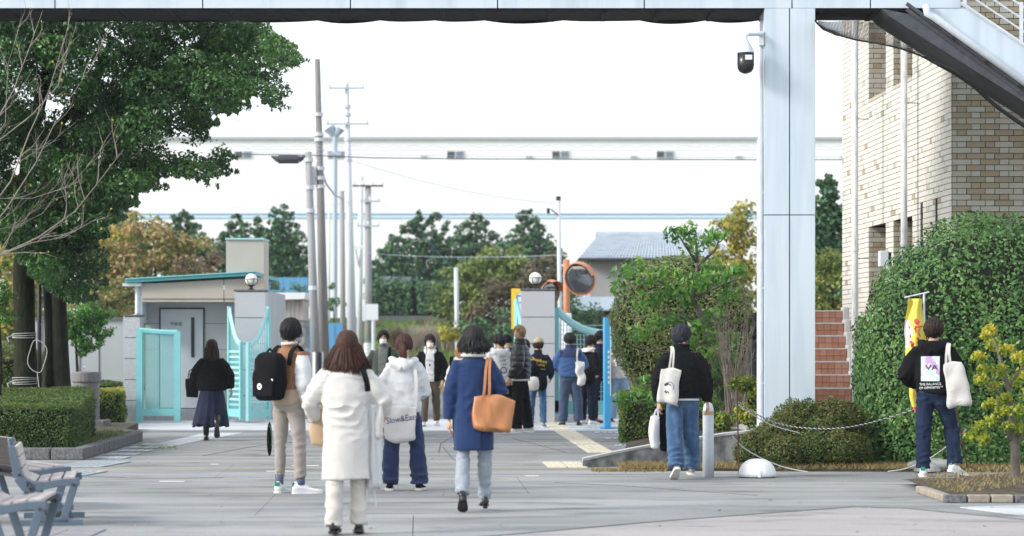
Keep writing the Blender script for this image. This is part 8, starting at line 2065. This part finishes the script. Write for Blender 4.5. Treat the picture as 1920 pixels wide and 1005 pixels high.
I = person('person in pale jeans standing behind the blue sign board and shrub', 1161, 46.6, -10, 1.66, [(0, 0, 0.10, 0, 0), (0, 0, 0.13, -10, 0)], HIP, dict(name='jacket', secs=COAT['jacket'], sleeve=(0.09, 0.088, 0.08, 0.07, 0.055), mats=[CL['canvas']]), tr(CL['palejean'], (0.108, 0.1, 0.096, 0.096, 0.098)), dict(mt=CL['shoe_black']), ('short', 'black', 1.08), vox=0.014)

# 17 --- man in black fleece with printed tote
I = person('man in black fleece jacket and wide blue jeans, walking past the bollard', 1279, 26.9, 4, 1.665, [(-14, 8, 0.03, 4, 30), (8, 5, 0.05, -4, 0)], [((-0.34, -0.04, -0.95), (0.02, 0.22, -0.95)), ((0.32, -0.06, -0.95), (0.12, 0.20, -0.97))],
           dict(name='fleece_jacket', secs=[(-0.02, 0.205, 0.150), (0.03, 0.225, 0.165), (0.18, 0.230, 0.165), (0.34, 0.225, 0.150), (0.43, 0.21, 0.13), (0.49, 0.175, 0.105), (0.53, 0.10, 0.08), (0.57, 0.076, 0.07)], sleeve=(0.105, 0.102, 0.096, 0.088, 0.062), mats=[CL['blackfleece']], pile=0.0015, extra=[collar(0.07, 0.05, 0.56)]),
           tr(CL['jean'], (0.104, 0.100, 0.096, 0.096, 0.100), hem=0.02, crease=0.022), dict(mt=CL['shoe_grey'], sole=CL['sole']), ('short', 'blueblack', 1.06), lean=2, head=(-58, -4))
T = I['T']; MB().tube([T(0.19 * math.cos(a), 0.145 * math.sin(a), -0.035) for a in np.linspace(0, 2 * math.pi, 21)], 0.012, 6).build('shirt_hem', [CL['canvas']], I['P'], smooth=True)
t, at = local_bag(I, 'tote_bag', 'white tote with small dark sketch on left shoulder of the walking man', 'bag', T(-0.155, -0.195, 0.315))
o, bt = tote_body(t, 0.235, 0.39, 0.11, CL['canvas'], 15, tilt=R(7), e=3.6, sag=0.0, crease=0.014, flare=-0.1)
for k in (0, 1): ribbon([V(-0.02 + 0.04 * k, 0.0, -0.01), V(0.0 + 0.03 * k, 0.0, 0.12), V(0.015 + 0.02 * k, 0.05, 0.22), V(0.02, 0.14, 0.24)], 0.022, 0.005).build('handle', [CL['canvas']], t)
ln = MB()
def sketch(pts, w=0.0028, cl=False):
    P = []
    for x, z in pts:
        h = bt.ray_cast(V(x, -1, z), V(0, 1, 0)); P.append(V(x, (h[0].y if h[0] else -0.05) - 0.003, z))
    ln.tube(P, w, 4)
sketch([(-0.05 + 0.045 * math.cos(a) + 0.03, -0.20 + 0.055 * math.sin(a)) for a in np.linspace(-0.6, 2.9, 14)]); sketch([(-0.075, -0.175), (-0.05, -0.16), (-0.03, -0.165), (-0.045, -0.175), (-0.07, -0.185)], 0.006); sketch([(-0.075, -0.26), (-0.06, -0.24), (-0.055, -0.27), (-0.04, -0.25), (-0.03, -0.27)], 0.005); sketch([(-0.02, -0.17), (-0.01, -0.185)], 0.005)
ln.build('sketch', [CL['inkblue']], t)
w = I['wri'][0]; hnd = w + (w - I['elb'][0]).normalized() * 0.09
t, at = local_bag(I, 'plastic_bag', 'white plastic bag dangling from left hand of the walking man', 'bag', tuple(hnd + V(-0.02, -0.02, 0.0)))
tote_body(t, 0.115, 0.36, 0.09, CL['plastic'], 16, off=(-0.02, 0, -0.06), e=2.4, crease=0.014); ribbon([V(-0.04, 0, -0.07), V(0.0, 0, 0.01), V(0.01, 0, -0.07)], 0.02, 0.004).build('handle', [CL['plastic']], t)
t, at = local_bag(I, 'black_bag', 'narrow black bag hanging beside the white plastic bag', 'bag', tuple(hnd + V(0.05, 0.03, 0.0)))
tote_body(t, 0.11, 0.42, 0.06, CL['black'], 17, off=(0.0, 0, -0.02), e=2.6, tilt=R(-4), crease=0.012)

# 18 --- man in printed black hoodie
I = person('man in black hoodie with pastel back print and dark jeans, striding right', 1750, 27.4, -14, 1.79, [(-2, 2, 0.03, 4, 0), (16, 30, 0.24, -40, 14)], [((-0.45, 0.02, -0.85), (0.35, 0.75, -0.45)), ((0.36, 0.16, -0.9), (-0.25, 0.85, -0.25))],
           dict(name='hoodie', secs=[(-0.03, 0.175, 0.130), (0.0, 0.195, 0.148), (0.15, 0.205, 0.150), (0.33, 0.210, 0.145), (0.43, 0.205, 0.130), (0.49, 0.175, 0.105), (0.53, 0.10, 0.08), (0.57, 0.076, 0.07)], sleeve=(0.102, 0.098, 0.092, 0.080, 0.055), mats=[CL['black']], extra=[hood(0.015, 1.2, 0.01)]),
           tr(CL['darkjean'], (0.104, 0.096, 0.086, 0.084, 0.080), hem=0.0, crease=0.020), dict(mt=CL['shoe_white'], sole=CL['shoe_white'], accent=CL['green'], size=1.08), ('curly', 'darkbrown', 1.13), lean=3, head=(-12, 2))
T = I['T']; z0 = T(0, 0, 0.25).z
me = bpy.data.meshes.new('back_print'); nn_ = 9; me.from_pydata([(-0.105 + 0.21 * i / nn_, -0.14 + 0.28 * j / nn_, 0) for j in range(nn_ + 1) for i in range(nn_ + 1)], [], [(j * (nn_ + 1) + i, j * (nn_ + 1) + i + 1, (j + 1) * (nn_ + 1) + i + 1, (j + 1) * (nn_ + 1) + i) for j in range(nn_) for i in range(nn_)])
print_on(me, 1, -0.025, z0 + 0.02, I['tree'], CL['artprint'], I['P'], 'back_print', off=0.004)
print_on('VA', 0.085, -0.01, z0 + 0.03, I['tree'], CL['ink'], I['P'], 'lettering', sx=1.3, off=0.008)
print_on('THE BALANCE', 0.038, -0.025, z0 - 0.155, I['tree'], CL['inkwhite'], I['P'], 'lettering', off=0.006, rot=R(2)); print_on('OF OPPOSITES™', 0.036, -0.015, z0 - 0.195, I['tree'], CL['inkwhite'], I['P'], 'lettering', off=0.006, rot=R(3))
t, at = local_bag(I, 'tote_bag', 'large plain white tote on right shoulder of the hoodie man', 'bag', T(0.215, -0.175, 0.33))
o, bt = tote_body(t, 0.25, 0.50, 0.12, CL['canvas2'], 18, tilt=R(-10), e=3.2, sag=0.0, flare=-0.35, crease=0.012)
for k in (0, 1): ribbon([V(-0.075 + 0.05 * k, 0.0, -0.02), V(-0.07 + 0.03 * k, 0.01, 0.10), V(-0.06 + 0.02 * k, 0.07, 0.20), V(-0.04, 0.16, 0.20)], 0.028, 0.006).build('handle', [CL['canvas2']], t)

# ------------------------------------------------------------------ thin bright haze
hz = link('haze', MB().bb(-150, 150, -12, 330, -1.3, 24).mesh('haze', [])); stuff(hz)
hm = bpy.data.materials.new('haze_air'); hm.use_nodes = True; hm.node_tree.nodes.clear()
ho_ = hm.node_tree.nodes.new('ShaderNodeOutputMaterial'); hv = hm.node_tree.nodes.new('ShaderNodeVolumePrincipled')
hv.inputs['Color'].default_value = (0.88, 0.94, 1.0, 1); hv.inputs['Density'].default_value = 0.0003; hv.inputs['Anisotropy'].default_value = 0.2
hm.node_tree.links.new(hv.outputs[0], ho_.inputs['Volume']); hz.data.materials.append(hm)
